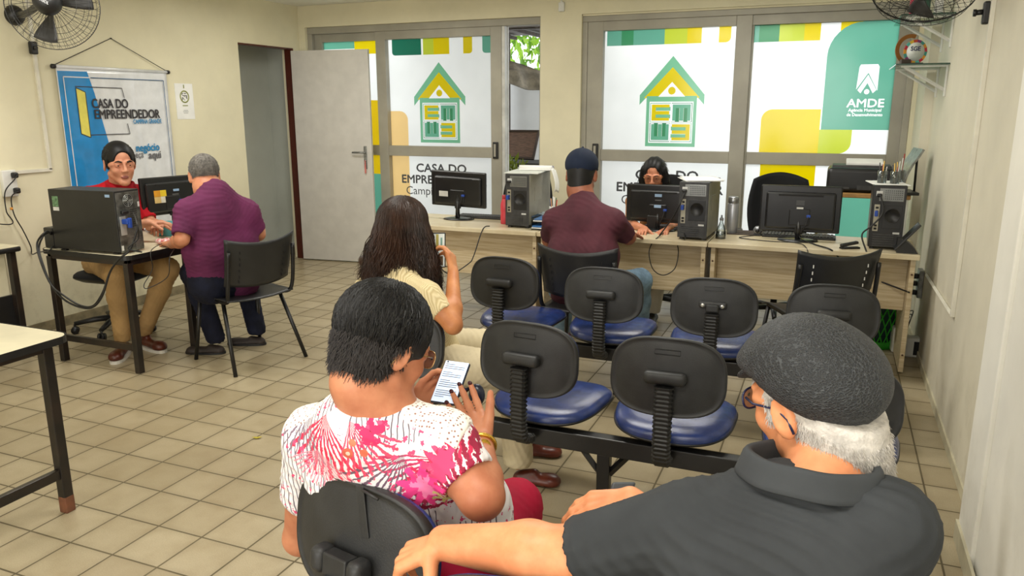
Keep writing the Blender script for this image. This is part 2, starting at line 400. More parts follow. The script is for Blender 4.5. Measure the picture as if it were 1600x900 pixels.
def eshape(cx, cz, w, h, rot):
    """E outline facing right, rotated in 90 degree steps"""
    t = .23
    P = [(-.5, -.5), (.5, -.5), (.5, -.5 + t * .8), (-.5 + t, -.5 + t * .8), (-.5 + t, -.11), (.5, -.11), (.5, .11), (-.5 + t, .11), (-.5 + t, .5 - t * .8), (.5, .5 - t * .8), (.5, .5), (-.5, .5)]
    c, s = [(1, 0), (0, 1), (-1, 0), (0, -1)][rot]
    return [(cx + (x * c - y * s) * w, cz + (x * s + y * c) * h) for x, y in P]
def house(bm, cx):
    z0, z1 = 1.25, 1.69; hw = .222
    def chev(ax, az, ex, ez, th, mi, lay, vert=True):
        for sg in (-1, 1):
            vp(bm, [(cx, az), (cx + sg * ex, ez), (cx + sg * ex, ez - th), (cx, az - th * 1.32)] if sg > 0 else [(cx, az), (cx, az - th * 1.32), (cx - ex, ez - th), (cx - ex, ez)], mi, lay)
    chev(cx, 2.03, .285, 1.70, .085, LG, 1)
    vp(bm, [(cx, 1.90), (cx + .20, 1.67), (cx - .20, 1.67)], YE, 2); vp(bm, [(cx - .2, 1.67), (cx - .245, 1.675), (cx - .0, 1.935), (cx + .0, 1.935), (cx + .245, 1.675), (cx + .2, 1.67), (cx, 1.89)], YE, 2)
    vp(bm, [(cx, 1.81), (cx + .118, 1.685), (cx - .118, 1.685)], W2, 4)
    vp(bm, [(cx + .033 * math.cos(a * PI / 12), 1.735 + .033 * math.sin(a * PI / 12)) for a in range(24)], YE, 5)
    vr(bm, cx - hw, z0, cx + hw, z1, LG, 3)
    vr(bm, cx - hw + .028, z0 + .032, cx + hw - .028, z1 - .048, W2, 4)
    a, b = z0 + .042, z1 - .058; mx, mz = cx, (a + b) / 2; e = .005
    x0, x1 = cx - hw + .036, cx + hw - .036
    vr(bm, x0, mz + e, mx - e, b, LG, 5); vr(bm, mx + e, mz + e, x1, b, GR, 5); vr(bm, x0, a, mx - e, mz - e, GR, 5); vr(bm, mx + e, a, x1, mz - e, LG, 5)
    w = (x1 - x0) / 2 - .01; h = (b - a) / 2 - .012; qx0, qx1 = (x0 + mx) / 2, (x1 + mx) / 2; qz0, qz1 = (a + mz) / 2, (b + mz) / 2
    for (qx, qz, r, c_) in ((qx0, qz1, 0, YE), (qx1, qz1, 3, LG), (qx0, qz0, 1, LG), (qx1, qz0, 2, YE)):
        vp(bm, eshape(qx, qz, w * .99, h * .99, r), W2, 6); ww, hh = w * .90, h * .89
        vp(bm, eshape(qx, qz, ww, hh, r), c_ if c_ == YE else MI_, 7)
def lettering(bm, cx):
    def tx(s, x, z, size, bold, sx=1.0, al='CENTER', lay=3):
        vtext(s, size, x, z, TX, bold, sx)
    tx('CASA DO', cx, .955, .118, .0034, 1.12); tx('EMPREENDEDOR', cx + .02, .838, .118, .0030, 1.08); tx('Campina Grande', cx, .722, .118, .0005, 1.02)
w1 = thing('window_1', '', ''); del w1['label']; del w1['category']; w1['kind'] = 'structure'
bm = nb()
bx2(bm, (-2.62, 4.955, 2.335), (-0.03, 5.07, 2.40), .004); bx2(bm, (-2.62, 4.955, 0), (-2.565, 5.07, 2.335), .004); bx2(bm, (-0.05, 4.955, 0), (-0.03, 5.07, 2.335), .003)
bx2(bm, (-2.62, 4.955, 0), (-0.03, 5.07, .03), .003); obj('window_frame', bm, M_alu, w1)
def sash(x0, x1, gx0, gx1, y0, y1, par, rail=(1.115, 1.217), top=2.255, zt=2.335, bot=.12):
    bm = nb()
    bx2(bm, (x0, y0, .03), (gx0, y1, zt), .003); bx2(bm, (gx1, y0, .03), (x1, y1, zt), .003); bx2(bm, (gx0, y0, top), (gx1, y1, zt), .003)
    bx2(bm, (gx0, y0, .03), (gx1, y1, bot), .003); bx2(bm, (gx0, y0 + .004, rail[0]), (gx1, y1, rail[1]), .003)
    return obj('sash', bm, M_alu, par)
s_ = sash(-2.565, -1.80, -2.475, -1.826, 5.0, 5.045, w1)
def p0f(bm):
    vr(bm, -2.475, 2.185, -2.10, 2.255, TE); vr(bm, -2.10, 2.13, -1.826, 2.255, YE); vr(bm, -2.3, 1.217, -1.826, 1.67, OR)
def p0b(bm): vr(bm, -2.3, .92, -1.826, 1.115, OR); vr(bm, -2.3, .12, -1.826, .92, TE)
pane('upper_pane', -2.475, 1.217, -1.826, 2.255, s_, p0f); pane('lower_pane', -2.475, .12, -1.826, 1.115, s_, p0b)
s_ = sash(-1.81, -0.437, -1.70, -0.55, 4.965, 5.035, w1)
def p1f(bm):
    def X(x): return PX(440 + x / 3.3333, 60)[0]
    zt, zb = 2.255, 2.105
    vr(bm, X(573), zb, X(725), zt, DG, 1, (.03, 0, 0, 0)); vr(bm, X(735), zb, X(790), zt, LI, 1); vr(bm, X(790), zb, X(872), zt, YE, 2); vr(bm, X(945), zb, X(992), zt, YE, 1, (0, .03, 0, 0)); vr(bm, X(1045), zb, -.55, zt, TE, 1, (.03, 0, 0, 0))
    vr(bm, -1.70, 1.217, -1.50, 1.56, TA, 1, (0, 0, .09, 0)); house(bm, -1.136)
def p1b(bm): vr(bm, -1.70, .5, -1.50, 1.115, TA, 1, (0, .03, 0, 0)); lettering(bm, -1.135)
pane('upper_pane', -1.70, 1.217, -.55, 2.255, s_, p1f); pane('lower_pane', -1.70, .12, -.55, 1.115, s_, p1b)
def handle(x, par):
    bm = nb(); bx2(bm, (x - .028, 4.948, 1.11), (x + .028, 4.966, 1.27), .006); o = obj('sash_handle', bm, M_black, par)
    bm = nb(); bx2(bm, (x - .016, 4.9475, 1.13), (x + .006, 4.9505, 1.25), .001); obj('recess', bm, M_alu, o)
handle(-.500, s_)
bm = nb(); bx2(bm, (-.437, 4.97, .03), (-.405, 5.03, 2.335), .003); bx2(bm, (-.437, 5.035, .03), (-.40, 5.06, 2.335), .002); obj('guide_rail', bm, mat('white_aluminium', (214, 214, 208), .4), w1)

w2 = thing('window_2', '', ''); del w2['label']; del w2['category']; w2['kind'] = 'structure'
bm = nb()
bx2(bm, (.36, 4.955, 2.335), (3.06, 5.07, 2.385), .004); bx2(bm, (.36, 4.955, 0), (.405, 5.07, 2.335), .004); bx2(bm, (3.01, 4.955, 0), (3.06, 5.07, 2.335), .004)
bx2(bm, (.36, 4.955, 0), (3.06, 5.07, .03), .003); bx2(bm, (1.80, 4.98, 2.255), (3.01, 5.06, 2.335), .003); obj('window_frame', bm, M_alu, w2)
s_ = sash(.405, 1.82, .548, 1.692, 4.965, 5.035, w2)
def p2f(bm):
    def X(x): return PX(900 + x / 3.3333, 55)[0]
    zt, zb = 2.255, 2.13
    for a, b, c_ in ((163, 238, TE), (238, 300, GR), (300, 462, TE), (462, 580, LI), (580, 655, YE)): vr(bm, X(a), zb, X(b), zt, c_, 1)
    vr(bm, X(745), zb, X(808), zt, YE, 1, (0, .04, 0, 0)); house(bm, 1.166)
pane('upper_pane', .548, 1.217, 1.692, 2.255, s_, p2f); pane('lower_pane', .548, .12, 1.692, 1.115, s_, lambda bm: lettering(bm, 1.15)); handle(.50, s_)
s_ = sash(1.80, 3.02, 1.835, 2.925, 5.0, 5.045, w2)
def p3f(bm):
    def X(x): return PX(900 + x / 3.3333, 50)[0]
    zt, zb = 2.255, 2.12
    for a, b, c_ in ((950, 1060, GR), (1060, 1190, LI), (1190, 1275, YE)): vr(bm, X(a), zb, X(b), zt, c_, 1)
    vr(bm, 1.835, zb, X(955), zt, TE, 1); vr(bm, X(1378), zb, X(1500), zt, YE, 1)
    vr(bm, 2.415, 1.41, 2.925, 2.255, TE, 2, (0, 0, 0, .26)); vr(bm, 1.935, 1.217, 2.405, 1.575, YE, 1, (0, 0, 0, .09)); vr(bm, 2.405, 1.217, 2.655, 1.41, LI, 1, (0, .09, 0, 0))
    # arrow emblem and agency lettering
    cx = 2.735; vp(bm, [(2.655, 1.73), (2.665, 1.905), (2.675, 1.925), (2.80, 1.925), (2.812, 1.905), (2.812, 1.72), (2.735, 1.86)], W2, 3)
    vp(bm, [(cx, 1.845), (cx + .07, 1.725), (cx + .045, 1.70), (cx, 1.78), (cx - .045, 1.70), (cx - .07, 1.725)], W2, 3)
    vp(bm, [(cx + .02 * math.cos(a * PI / 8), 1.712 + .02 * math.sin(a * PI / 8)) for a in range(16)], W2, 3)
    for s, z, sz, sx, b in (('AMDE', 1.592, .092, 1.12, .0022), ('Agência Municipal', 1.556, .034, 1.0, .0008), ('de Desenvolvimento', 1.52, .034, .94, .0008)):
        vtext(s, sz, 2.735, z, W2, b, sx)
def p3b(bm): vr(bm, 1.955, .60, 2.40, 1.115, YE, 1, (.07, 0, 0, 0)); vr(bm, 2.80, 1.0, 2.925, 1.115, LI, 1); vr(bm, 2.60, .12, 2.925, .90, TE, 1, (0, 0, 0, .03))
pane('upper_pane', 1.835, 1.217, 2.925, 2.255, s_, p3f); pane('lower_pane', 1.835, .12, 2.925, 1.115, s_, p3b)

# ---------------------------------------------------------------- yard seen through the open sash
bm = nb(); bx2(bm, (-3, 5.2, -.14), (4, 11, -.02)); struct('ground_yard', bm, mat('yard_concrete', (150, 146, 136), .8, var=.1))
bm = nb(); bx2(bm, (-3.5, 8.0, 0), (3, 8.15, 2.02)); bx2(bm, (-3.5, 7.985, 1.18), (3, 8.0, 1.215)); struct('wall_yard', bm, wall_mat('yard_wall_paint', (214, 214, 212), .6))
def tree(loc, r, n, label):
    t = thing('leafy_tree', label, 'tree', loc)
    bm = nb(); q = random.Random(3)
    for i in range(n):
        a = q.random() * 2 * PI; b = math.acos(2 * q.random() - 1); rr = r * q.random() ** .45
        p = Vector((rr * math.cos(a) * math.sin(b) * 1.5, rr * math.sin(a) * math.sin(b), 3.0 + rr * math.cos(b) * .8)); s = .05 + .07 * q.random()
        M = Matrix.Translation(p) @ Euler((q.random() * 6, q.random() * 6, q.random() * 6)).to_matrix().to_4x4()
        vv = [bm.verts.new(M @ Vector(v)) for v in ((-s, 0, 0), (-.2 * s, .38 * s, .05 * s), (s, 0, 0), (-.2 * s, -.38 * s, .05 * s))]; bm.faces.new(vv).material_index = q.randrange(2)
    obj('foliage', bm, [vinyl('leaf_green', (150, 190, 60), .5), vinyl('leaf_dark_green', (96, 140, 44), .5)], t, fix=False)
    bm = nb(); tube(bm, [(0, 0, 0), (.05, 0, 1.2), (-.05, 0, 2.2), (.1, 0, 3.0)], [.12, .1, .08, .05]); obj('trunk', bm, mat('bark', (92, 76, 58), .9), t)
tree((-1.2, 9.6, -.02), 1.25, 2600, 'leafy green tree rising behind the white yard wall')
A = ony(787, 75, 7.0); B = ony(850, 98, 7.0)
bm = nb()
def aw(u, v):
    x = A.x - .5 + u * (B.x - A.x + .8); sag = .26 * math.sin(PI * min(1, max(0, (u * 1.3 - .2)))) * (.4 + .6 * v) + .04 * math.sin(u * 19 + v * 4)
    return Vector((x, 7.0 + .25 * v + .02 * math.sin(u * 30), A.z + .10 - .36 * u - .06 - v * .26 - sag * .25 + (.02 * math.sin(v * 9 + u * 7))))
grid_fn(bm, aw, 40, 10); single('awning_cloth', bm, mat('weathered_canvas', (150, 140, 122), .85, var=.15, vs_=9, bump=.5, bs=60), 'sagging grey canvas cloth hung above the yard wall', 'awning')
for q in [bpy.data.objects['awning_cloth']]:
    md = q.modifiers.new('s', 'SOLIDIFY'); md.thickness = .006
bm = nb(); a = ony(780, 124, 7.6); b = ony(856, 124, 7.6); cyl(bm, (a.x - 1.2, 7.6, a.z), (b.x + .8, 7.6, a.z), .015); cyl(bm, (a.x - 1.2, 7.6, 0), (a.x - 1.2, 7.6, a.z), .02); cyl(bm, (b.x + .8, 7.6, 0), (b.x + .8, 7.6, a.z), .02)
single('metal_rail', bm, M_blackm, 'thin black horizontal rail crossing in front of the white yard wall', 'rail')
bm = nb(); a = ony(790, 40, 5.9)
bx2(bm, (-1.6, 5.75, a.z - .03), (.6, 5.85, a.z + .05)); bx2(bm, (-1.6, 6.5, a.z + .02), (.6, 6.58, a.z + .1)); bx2(bm, (-1.6, 5.3, a.z + .09), (.6, 8.0, a.z + .12))
for k in range(5): bx2(bm, (-1.5 + k * .42, 5.3, a.z + .03), (-1.46 + k * .42, 7.9, a.z + .07))
for x in (-1.6, .56):
    bx2(bm, (x, 5.77, 0), (x + .06, 5.83, a.z))
    bx2(bm, (x, 7.8, 0), (x + .06, 7.86, a.z + .1))
single('yard_canopy', bm, mat('rusty_roof_steel', (96, 84, 76), .7, var=.15), 'dark steel roof beams of a canopy over the yard', 'canopy')
bt = thing('wooden_board', 'brown framed wooden board leaning in the yard below the white wall', 'board', (0, 0, 0))
c0 = ony(790, 205, 6.8); c1 = ony(842, 205, 6.8); c2 = ony(833, 248, 6.6); c3 = ony(786, 246, 6.6)
bt.location = (c3.x, 6.6, c3.z)
bm = nb(); poly(bm, [c0, c1, c2, c3], (0, .03, 0)); obj('panel', bm, mat('old_wood', (116, 88, 70), .8, var=.15, stretch=(2, 2, 25)), bt, True)
bm = nb(); tube(bm, [c0, c1, c2, c3], .022, 4, closed=True); obj('frame', bm, mat('dark_wood', (66, 52, 42), .8), bt, True)
bm = nb(); zb = c2.z - .03
bx2(bm, (c3.x - .5, 6.3, zb - .05), (c1.x + .5, 6.9, zb), .005)
for x in (c3.x - .45, c1.x + .45):
    for y in (6.35, 6.85): bx2(bm, (x - .02, y - .02, -.02), (x + .02, y + .02, zb - .05))
single('yard_workbench', bm, mat('workbench_grey', (72, 72, 68), .8), 'dark bench in the yard carrying the leaning wooden board', 'bench')
bm = nb(); q = random.Random(5)
for i in range(260):
    p = Vector((c3.x + q.random() * (c1.x - c3.x + .1), 6.0 + q.random() * .2, zb - .35 + q.random() * .42)); s = .03 + .05 * q.random(); M = Matrix.Translation(p) @ Euler((q.random() * 6, q.random() * 6, q.random() * 6)).to_matrix().to_4x4()
    bm.faces.new([bm.verts.new(M @ Vector(v)) for v in ((-s, 0, 0), (0, .3 * s, 0), (s, 0, 0), (0, -.3 * s, 0))])
tube(bm, [(c3.x + .2, 6.1, -.02), (c3.x + .25, 6.12, zb)], .015); bm.verts.ensure_lookup_table()
single('yard_shrub', bm, vinyl('shrub_leaf', (120, 132, 50), .4), 'small green shrub growing in front of the yard bench', 'shrub')
# ================================================================== WAITING ROOM SEATING
M_shell = mat('black_chair_shell', (43, 44, 45), 0.5, var=0.14, vs_=10, bump=0.25, bs=260)
M_shellb = mat('darker_chair_shell', (30, 30, 31), 0.5, var=0.12, vs_=10, bump=0.2, bs=260)
M_vinylb = mat('blue_seat_vinyl', (42, 62, 122), 0.24, var=0.1, vs_=16, bump=0.5, bs=340, bd=.001, spec=.6)
M_bellow = mat('ribbed_rubber', (28, 28, 28), 0.45)
M_beam = mat('black_beam_paint', (26, 26, 27), 0.35, var=.2)
M_screw = mat('bright_screw', (210, 210, 205), .3, .6)
def sup(t, a, b, n):
    c, s = math.cos(t), math.sin(t)
    return a * math.copysign(abs(c) ** (2 / n), c), b * math.copysign(abs(s) ** (2 / n), s)
def backrest_bm(a=.205, b=.142, k=.75, n=2.9):
    bm = nb(); NU = 56
    rings = [(0.02, 0, 0), (.3, .000, 0), (.6, .0005, 0), (.86, .0015, 0), (.935, .003, 0), (.95, .0005, 0), (.985, -.001, 0), (1.0, .004, 0), (1.0, .018, 0), (.985, .024, 0)]
    V = []
    for (r, dy, _) in rings:
        row = []
        for i in range(NU):
            x, z = sup(2 * PI * i / NU, a, b, n); x *= r; z *= r
            x *= 1 + .04 * (-(z / b)) * .5
            row.append(bm.verts.new((x, k * x * x + dy + .25 * (z * z) - .004, z)))
        V.append(row)
    for p, q in zip(V, V[1:]):
        for i in range(NU):
            f = bm.faces.new((p[i], p[(i + 1) % NU], q[(i + 1) % NU], q[i])); f.smooth = True
    bm.faces.new(V[0]); return bm
def cushion_bm(a, b, k, n=2.9, y0=.02, th=.028):
    bm = nb(); NU = 48; V = []
    for r, dy in ((.97, 0), (1.0, .012), (.95, th * .8), (.7, th), (.35, th * 1.05), (.03, th * 1.05)):
        row = []
        for i in range(NU):
            x, z = sup(2 * PI * i / NU, a, b, n); x *= r; z *= r
            row.append(bm.verts.new((x, k * x * x + .25 * z * z + y0 + dy, z)))
        V.append(row)
    for p, q in zip(V, V[1:]):
        for i in range(NU):
            f = bm.faces.new((p[i], p[(i + 1) % NU], q[(i + 1) % NU], q[i])); f.smooth = True
    bm.faces.new(V[-1]); bm.faces.new(V[0]); return bm
def seat_bm(a=.228, b=.215, pan=False):
    bm = nb(); NU = 56; V = []
    prof = ((.03, .026), (.4, .025), (.7, .021), (.9, .011), (.975, -.004), (1.0, -.02), (.985, -.03)) if not pan else ((.02, -.06), (.55, -.062), (.8, -.055), (.97, -.036), (1.012, -.029), (1.012, -.024), (.97, -.022))
    for r, dz in prof:
        row = []
        for i in range(NU):
            x, y = sup(2 * PI * i / NU, a, b, 3.0); x *= 1 + .07 * (y / b); x *= r; y *= r
            row.append(bm.verts.new((x, y, dz - .012 * (y / b) ** 2 * (1.5 if y > 0 else .3) + .012 * (x / a) ** 2 * r)))
        V.append(row)
    for p, q in zip(V, V[1:]):
        for i in range(NU):
            f = bm.faces.new((p[i], p[(i + 1) % NU], q[(i + 1) % NU], q[i])); f.smooth = True
    bm.faces.new(V[0]); bm.faces.new(V[-1]); return bm
def bellows_bm(path, w=.033, d=.019, ribs=23):
    bm = nb(); P = spline(path, 12); L = [0]
    for a, b in zip(P, P[1:]): L.append(L[-1] + (b - a).length)
    def atl(s):
        for i in range(len(P) - 1):
            if L[i + 1] >= s: return P[i].lerp(P[i + 1], (s - L[i]) / max(1e-9, L[i + 1] - L[i])), (P[i + 1] - P[i]).normalized()
        return P[-1], (P[-1] - P[-2]).normalized()
    prev = None; n = ribs * 4
    for k in range(n + 1):
        p, t = atl(L[-1] * k / n); f = (1.0, 1.0, .84, .84)[k % 4]; y = Vector((1, 0, 0)).cross(t).normalized()
        ring = [bm.verts.new(p + Vector((1, 0, 0)) * (x * w * f) + y * (q * d * f)) for x, q in ((-1, -.5), (-.7, -1), (.7, -1), (1, -.5), (1, .5), (.7, 1), (-.7, 1), (-1, .5))]
        if prev:
            for i in range(8): bm.faces.new((prev[i], prev[(i + 1) % 8], ring[(i + 1) % 8], ring[i]))
        else: bm.faces.new(ring)
        prev = ring
    bm.faces.new(prev); return bm
def seating(label, loc, rotz, seats, x0, x1, legs):
    t = thing('linked_seating', label, 'chair', loc, rotz, None)
    bm = nb(); bx2(bm, (x0, .055, .30), (x1, .105, .37), .004); obj('beam', bm, M_beam, t)
    for x in legs:
        bm = nb(); bx2(bm, (x - .025, .06, .03), (x + .025, .10, .30), .003); bx2(bm, (x - .025, -.14, 0), (x + .025, .34, .035), .008)
        for s in (-1, 1): tube(bm, [(x + s * .02, .08, .22), (x + s * .09, .08, .305)], .014, 4)
        obj('leg', bm, M_beam, t)
    for (x, yaw, style, z, dy) in seats:
        M = T_(x, dy, 0) @ rm('Z', yaw)
        msh = M_shellb if style == 'dark' else M_shell
        bk = obj('backrest', backrest_bm(), msh, t); bk.matrix_basis = M @ T_(0, -.005, z) @ rm('X', -7)
        obj('cushion', cushion_bm(.198, .136, .75), M_vinylb, bk)
        bm = nb()
        if style == 'knob':
            bx(bm, (0, -.032, -.03), (.07, .036, .05), .004)
            for s in (-1, 1): bx(bm, (s * .054, -.03, -.03), (.042, .052, .06), .018, seg=4, smooth=True)
            bx(bm, (0, -.045, -.075), (.05, .03, .05), .006)
            lathe(bm, [(.0, -.02), (.022, -.018), (.027, -.008), (.027, .012), (.015, .018), (.0, .018)], (-.03, -.06, -.105), 8, rm('X', 90))
            cyl(bm, (-.03, -.02, -.105), (-.03, -.06, -.105), .008)
            bx(bm, (.05, -.004, .08), (.022, .003, .11), .001, rm('Y', -12)); tube(bm, [(.03, -.006, .137), (.075, -.004, .128)], .003)
        elif style == 'screws':
            bx(bm, (0, -.018, .015), (.13, .022, .034), .01); bx(bm, (0, -.03, 0), (.06, .026, .04), .008)
        else:
            bx(bm, (0, -.026, .004), (.15, .046, .046), .017, seg=4, smooth=True)
        br = obj('bracket', bm, msh, bk)
        if style == 'screws':
            bm = nb()
            for s in (-1, 1): cyl(bm, (s * .045, -.028, .012), (s * .045, -.032, .012), .009)
            obj('screw', bm, M_screw, br)
        if style != 'knob':
            bm = nb(); tube(bm, [(-.045, -.0045, .083), (.045, -.0045, .083), (.045, -.0045, .1), (-.045, -.0045, .1)], .0015, 4, closed=True); obj('embossed_mark', bm, msh, bk)
        bl = obj('stem_cover', bellows_bm([(0, -.045, z - .02 - (.08 if style == 'knob' else 0)), (0, -.05, z - .16), (0, -.046, .40), (0, -.02, .355), (0, .03, .34)], ribs=22), M_bellow, t); bl.matrix_basis = M
        st = obj('seat', seat_bm(), M_vinylb, t); st.matrix_basis = M @ T_(0, .255, .437) @ rm('X', 2.5)
        obj('seat_pan', seat_bm(pan=True), M_blackm, st)
    return t
seating('rear row of black-backed blue vinyl chairs on a black beam, nearest the desks', (0, 1.69, 0), 0,
        [(.945, -4, 'dark', .675, .02), (1.505, 2, 'n', .665, 0), (2.06, 2, 'screws', .66, -.03), (2.59, 5, 'n', .655, .06)], .72, 2.85, (1.22, 2.36))
seating('middle row of black-backed blue vinyl chairs joined by a black beam', (0, .585, 0), 0,
        [(.955, 0, 'n', .665, 0), (1.517, -5, 'n', .665, 0), (2.052, 2, 'n', .665, 0), (2.60, 0, 'n', .655, -.02)], .75, 2.86, (1.815, .82, 2.75))
seating('front row of black-backed chairs on a beam, nearest the camera', (1.655, -.755, 0), math.radians(-13),
        [(-.008, 1, 'knob', .675, 0), (.47, 22, 'n', .655, -.07), (.99, 4, 'n', .65, -.08)], -.25, 1.26, (.28, 1.05))

# ================================================================== STACKING CHAIRS
M_iso = mat('black_chair_plastic', (36, 37, 38), 0.42, var=0.1, bump=.3, bs=500, bd=.0006)
def iso_chair(label, loc, rotz, group=None, slots=True):
    t = thing('stacking_chair', label, 'chair', loc, rotz, group)
    def seat(u, v):
        x = (u - .5) * .46; y = (v - .5) * .42; return Vector((x, y, .445 + .018 * (2 * u - 1) ** 2 - .025 * max(0, v - .8) / .2 - .006))
    bm = nb(); grid_fn(bm, seat, 14, 12); o = obj('seat', bm, M_iso, t); m = o.modifiers.new('s', 'SOLIDIFY'); m.thickness = .008
    def back(u, v):
        a = 2 * u - 1; w = .225 + .015 * (v ** 2); x = a * w; ztop = .835 - .035 * (1 - a * a) ; z = .52 + (ztop - .52) * v
        if v < .2: z += .02 * a * a
        return Vector((x, -.225 - .07 * v + .055 * a * a - .0, z))
    bm = nb(); grid_fn(bm, back, 22, 12); o = obj('backrest', bm, M_iso, t); m = o.modifiers.new('s', 'SOLIDIFY'); m.thickness = .009
    if slots:
        bm = nb()
        for s in (-1, 1):
            for k in range(6):
                p = back(.5 + s * .33, .12 + k * .13); bx(bm, (p.x, p.y - .006, p.z), (.006, .003, .018), .001)
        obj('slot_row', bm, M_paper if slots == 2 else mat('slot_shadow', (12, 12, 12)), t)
    for s in (-1, 1):
        bm = nb(); tube(bm, [(s * .20, .17, .425), (s * .235, .235, 0)], .0125, 10); obj('leg', bm, M_blackm, t)
        bm = nb(); tube(bm, [(s * .20, -.10, .425), (s * .255, -.27, 0)], .0125, 10); obj('leg', bm, M_blackm, t)
        bm = nb(); tube(bm, spline([(s * .20, .17, .43), (s * .205, .0, .432), (s * .215, -.17, .44), (s * .228, -.215, .52), (s * .222, -.25, .76)], 6), .0125, 10)
        tube(bm, [(0, .12, .425), (s * .2, .12, .425)], .009); tube(bm, [(0, -.1, .425), (s * .2, -.1, .425)], .009); obj('side_frame', bm, M_blackm, t)
    return t
iso_chair('black plastic chair carrying the man in the purple shirt, by the left desk', (-.895, 1.80, 0), math.atan2(.3, -.954) - PI / 2, 'black stacking chairs')
iso_chair('black plastic chair under the man in the navy cap', (1.25, 2.33, 0), math.radians(-2), 'black stacking chairs')
iso_chair('empty black plastic chair turned towards the right end of the counter', (2.50, 2.72, 0), math.radians(27), 'black stacking chairs', slots=2)

# ================================================================== DESKS AT THE BACK
M_wood = mat('pale_wood_laminate', (206, 190, 158), .42, var=.07, vs_=3.0, stretch=(1.2, 10, 22), c2=(178, 158, 122))
M_woodt = mat('pale_desk_top', (214, 202, 172), .3, var=.05, vs_=3.0, stretch=(1.5, 14, 1), c2=(196, 180, 146))
M_edge = mat('desk_edge_band', (196, 178, 138), .4)
def desk(label, x0, x1):
    xc = (x0 + x1) / 2; t = thing('office_desk', label, 'desk', (xc, 3.3, 0), 0, 'pale wood desks'); L = (x1 - x0) / 2
    bm = nb(); bx2(bm, (-L + .002, -.30, .715), (L - .002, .30, .745), .003); obj('desk_top', bm, M_woodt, t)
    for s in (-1, 1):
        bm = nb(); bx2(bm, (s * (L - .03) - .014, -.25, 0.01), (s * (L - .03) + .014, .27, .714), .002)
        o = obj('side_panel', bm, M_wood, t)
        bm = nb(); cyl(bm, (s * (L - .03), -.251, .62), (s * (L - .03), -.254, .62), .006, seg=10); cyl(bm, (s * (L - .03), -.251, .12), (s * (L - .03), -.254, .12), .006, seg=10); obj('screw_cap', bm, mat('brown_cap', (90, 60, 40)), o)
    bm = nb(); bx2(bm, (-L + .045, -.13, .37), (L - .045, -.11, .714), .002); obj('front_panel', bm, M_wood, t)
    return t
desk('left one of the pale wood desks, under the red bottle', -.55, .655)
desk('middle one of the pale wood desks, in front of the woman with glasses', .657, 1.83)
desk('right one of the pale wood desks, ending by the right wall', 1.832, 3.05)

# ================================================================== STEEL FRAMED TABLES ON THE LEFT
M_cream = mat('cream_laminate', (222, 214, 184), .35, var=.04, vs_=4)
M_steelb = mat('chipped_black_steel', (22, 21, 20), .35, var=.2, c2=(44, 34, 28))
M_rust = mat('bare_rusty_steel', (120, 74, 50), .6, var=.25)
def frame_table(label, loc, rotz, W, D, legs, r=.06, stretch=None, rust=False, panel=False):
    t = thing('steel_frame_table', label, 'table', loc, rotz)
    P = [(x, y) for x, y in rrect(0, 0, W, D, (r, r, r, r), 6)]
    bm = nb(); poly(bm, [(x, y, .717) for x, y in P], (0, 0, .022)); obj('table_top', bm, M_cream, t)
    bm = nb(); n = len(P); c = Vector((W / 2, D / 2))
    for i in range(n):
        a, b = P[i], P[(i + 1) % n]
        def off(p, k): v = Vector(p) - c; return (p[0] + math.copysign(k, v.x), p[1] + math.copysign(k, v.y))
        a2, b2 = off(a, .004), off(b, .004); q = [bm.verts.new(v) for v in ((*a2, .712), (*b2, .712), (*b2, .7405), (*a2, .7405))]; bm.faces.new(q)
        a1, b1 = off(a, -.003), off(b, -.003); q2 = [bm.verts.new(v) for v in ((*a1, .7405), (*b1, .7405))]; bm.faces.new((q[3], q[2], q2[1], q2[0]))
        q3 = [bm.verts.new(v) for v in ((*a1, .712), (*b1, .712))]; bm.faces.new((q[1], q[0], q3[0], q3[1]))
    obj('edge_band', bm, M_black, t)
    bm = nb(); xs = [l[0] for l in legs]; ys = [l[1] for l in legs]; X0, X1, Y0, Y1 = min(xs), max(xs), min(ys), max(ys)
    for a, b in (((X0, Y0), (X1, Y0)), ((X1, Y0), (X1, Y1)), ((X1, Y1), (X0, Y1)), ((X0, Y1), (X0, Y0))):
        bx2(bm, (min(a[0], b[0]) - .015, min(a[1], b[1]) - .012, .675), (max(a[0], b[0]) + .015, max(a[1], b[1]) + .012, .715), .002)
    obj('apron', bm, M_steelb, t)
    for (x, y) in legs:
        bm = nb(); bx2(bm, (x - .02, y - .02, 0), (x + .02, y + .02, .69), .003)
        if rust: bx2(bm, (x - .0206, y - .0206, 0), (x + .0206, y + .0206, .07), .003, mi=1)
        obj('leg', bm, [M_steelb, M_rust], t)
    if stretch:
        for (a, b, z) in stretch:
            bm = nb(); bx2(bm, (min(a[0], b[0]) - .0125, min(a[1], b[1]) - .0125, z - .02), (max(a[0], b[0]) + .0125, max(a[1], b[1]) + .0125, z + .02), .002)
            obj('stretcher', bm, M_steelb, t)
    return t
frame_table('cream table with black steel legs carrying the large black computer tower on the left', (-2.0, 1.27, 0), 0, .73, 1.18,
            [(.035, .045), (.685, .045), (.685, .50), (.035, 1.13), (.685, 1.13)], stretch=[((.035, .045), (.685, .045), .16)])
_ta = math.atan2(-.04, .42)
frame_table('cream table with chipped black legs in the left foreground corner', (-1.30, -.69, 0), math.radians(0), 1.16, .70,
            [(1.08, .055), (1.08, .64), (.05, .055), (.05, .64)], stretch=[((1.08, .055), (1.08, .64), .17)], rust=True)
t = thing('side_desk', 'small cream topped desk with a black front at the left edge, under the white fan', 'desk', (-2.46, 1.0, 0))
bm = nb(); bx2(bm, (-2.68, .72, .715), (-2.235, 1.31, .74), .004); obj('desk_top', bm, M_cream, t, True)
bm = nb(); bx2(bm, (-2.68, .715, .70), (-2.228, 1.317, .735), .012); obj('edge_band', bm, M_black, t, True)
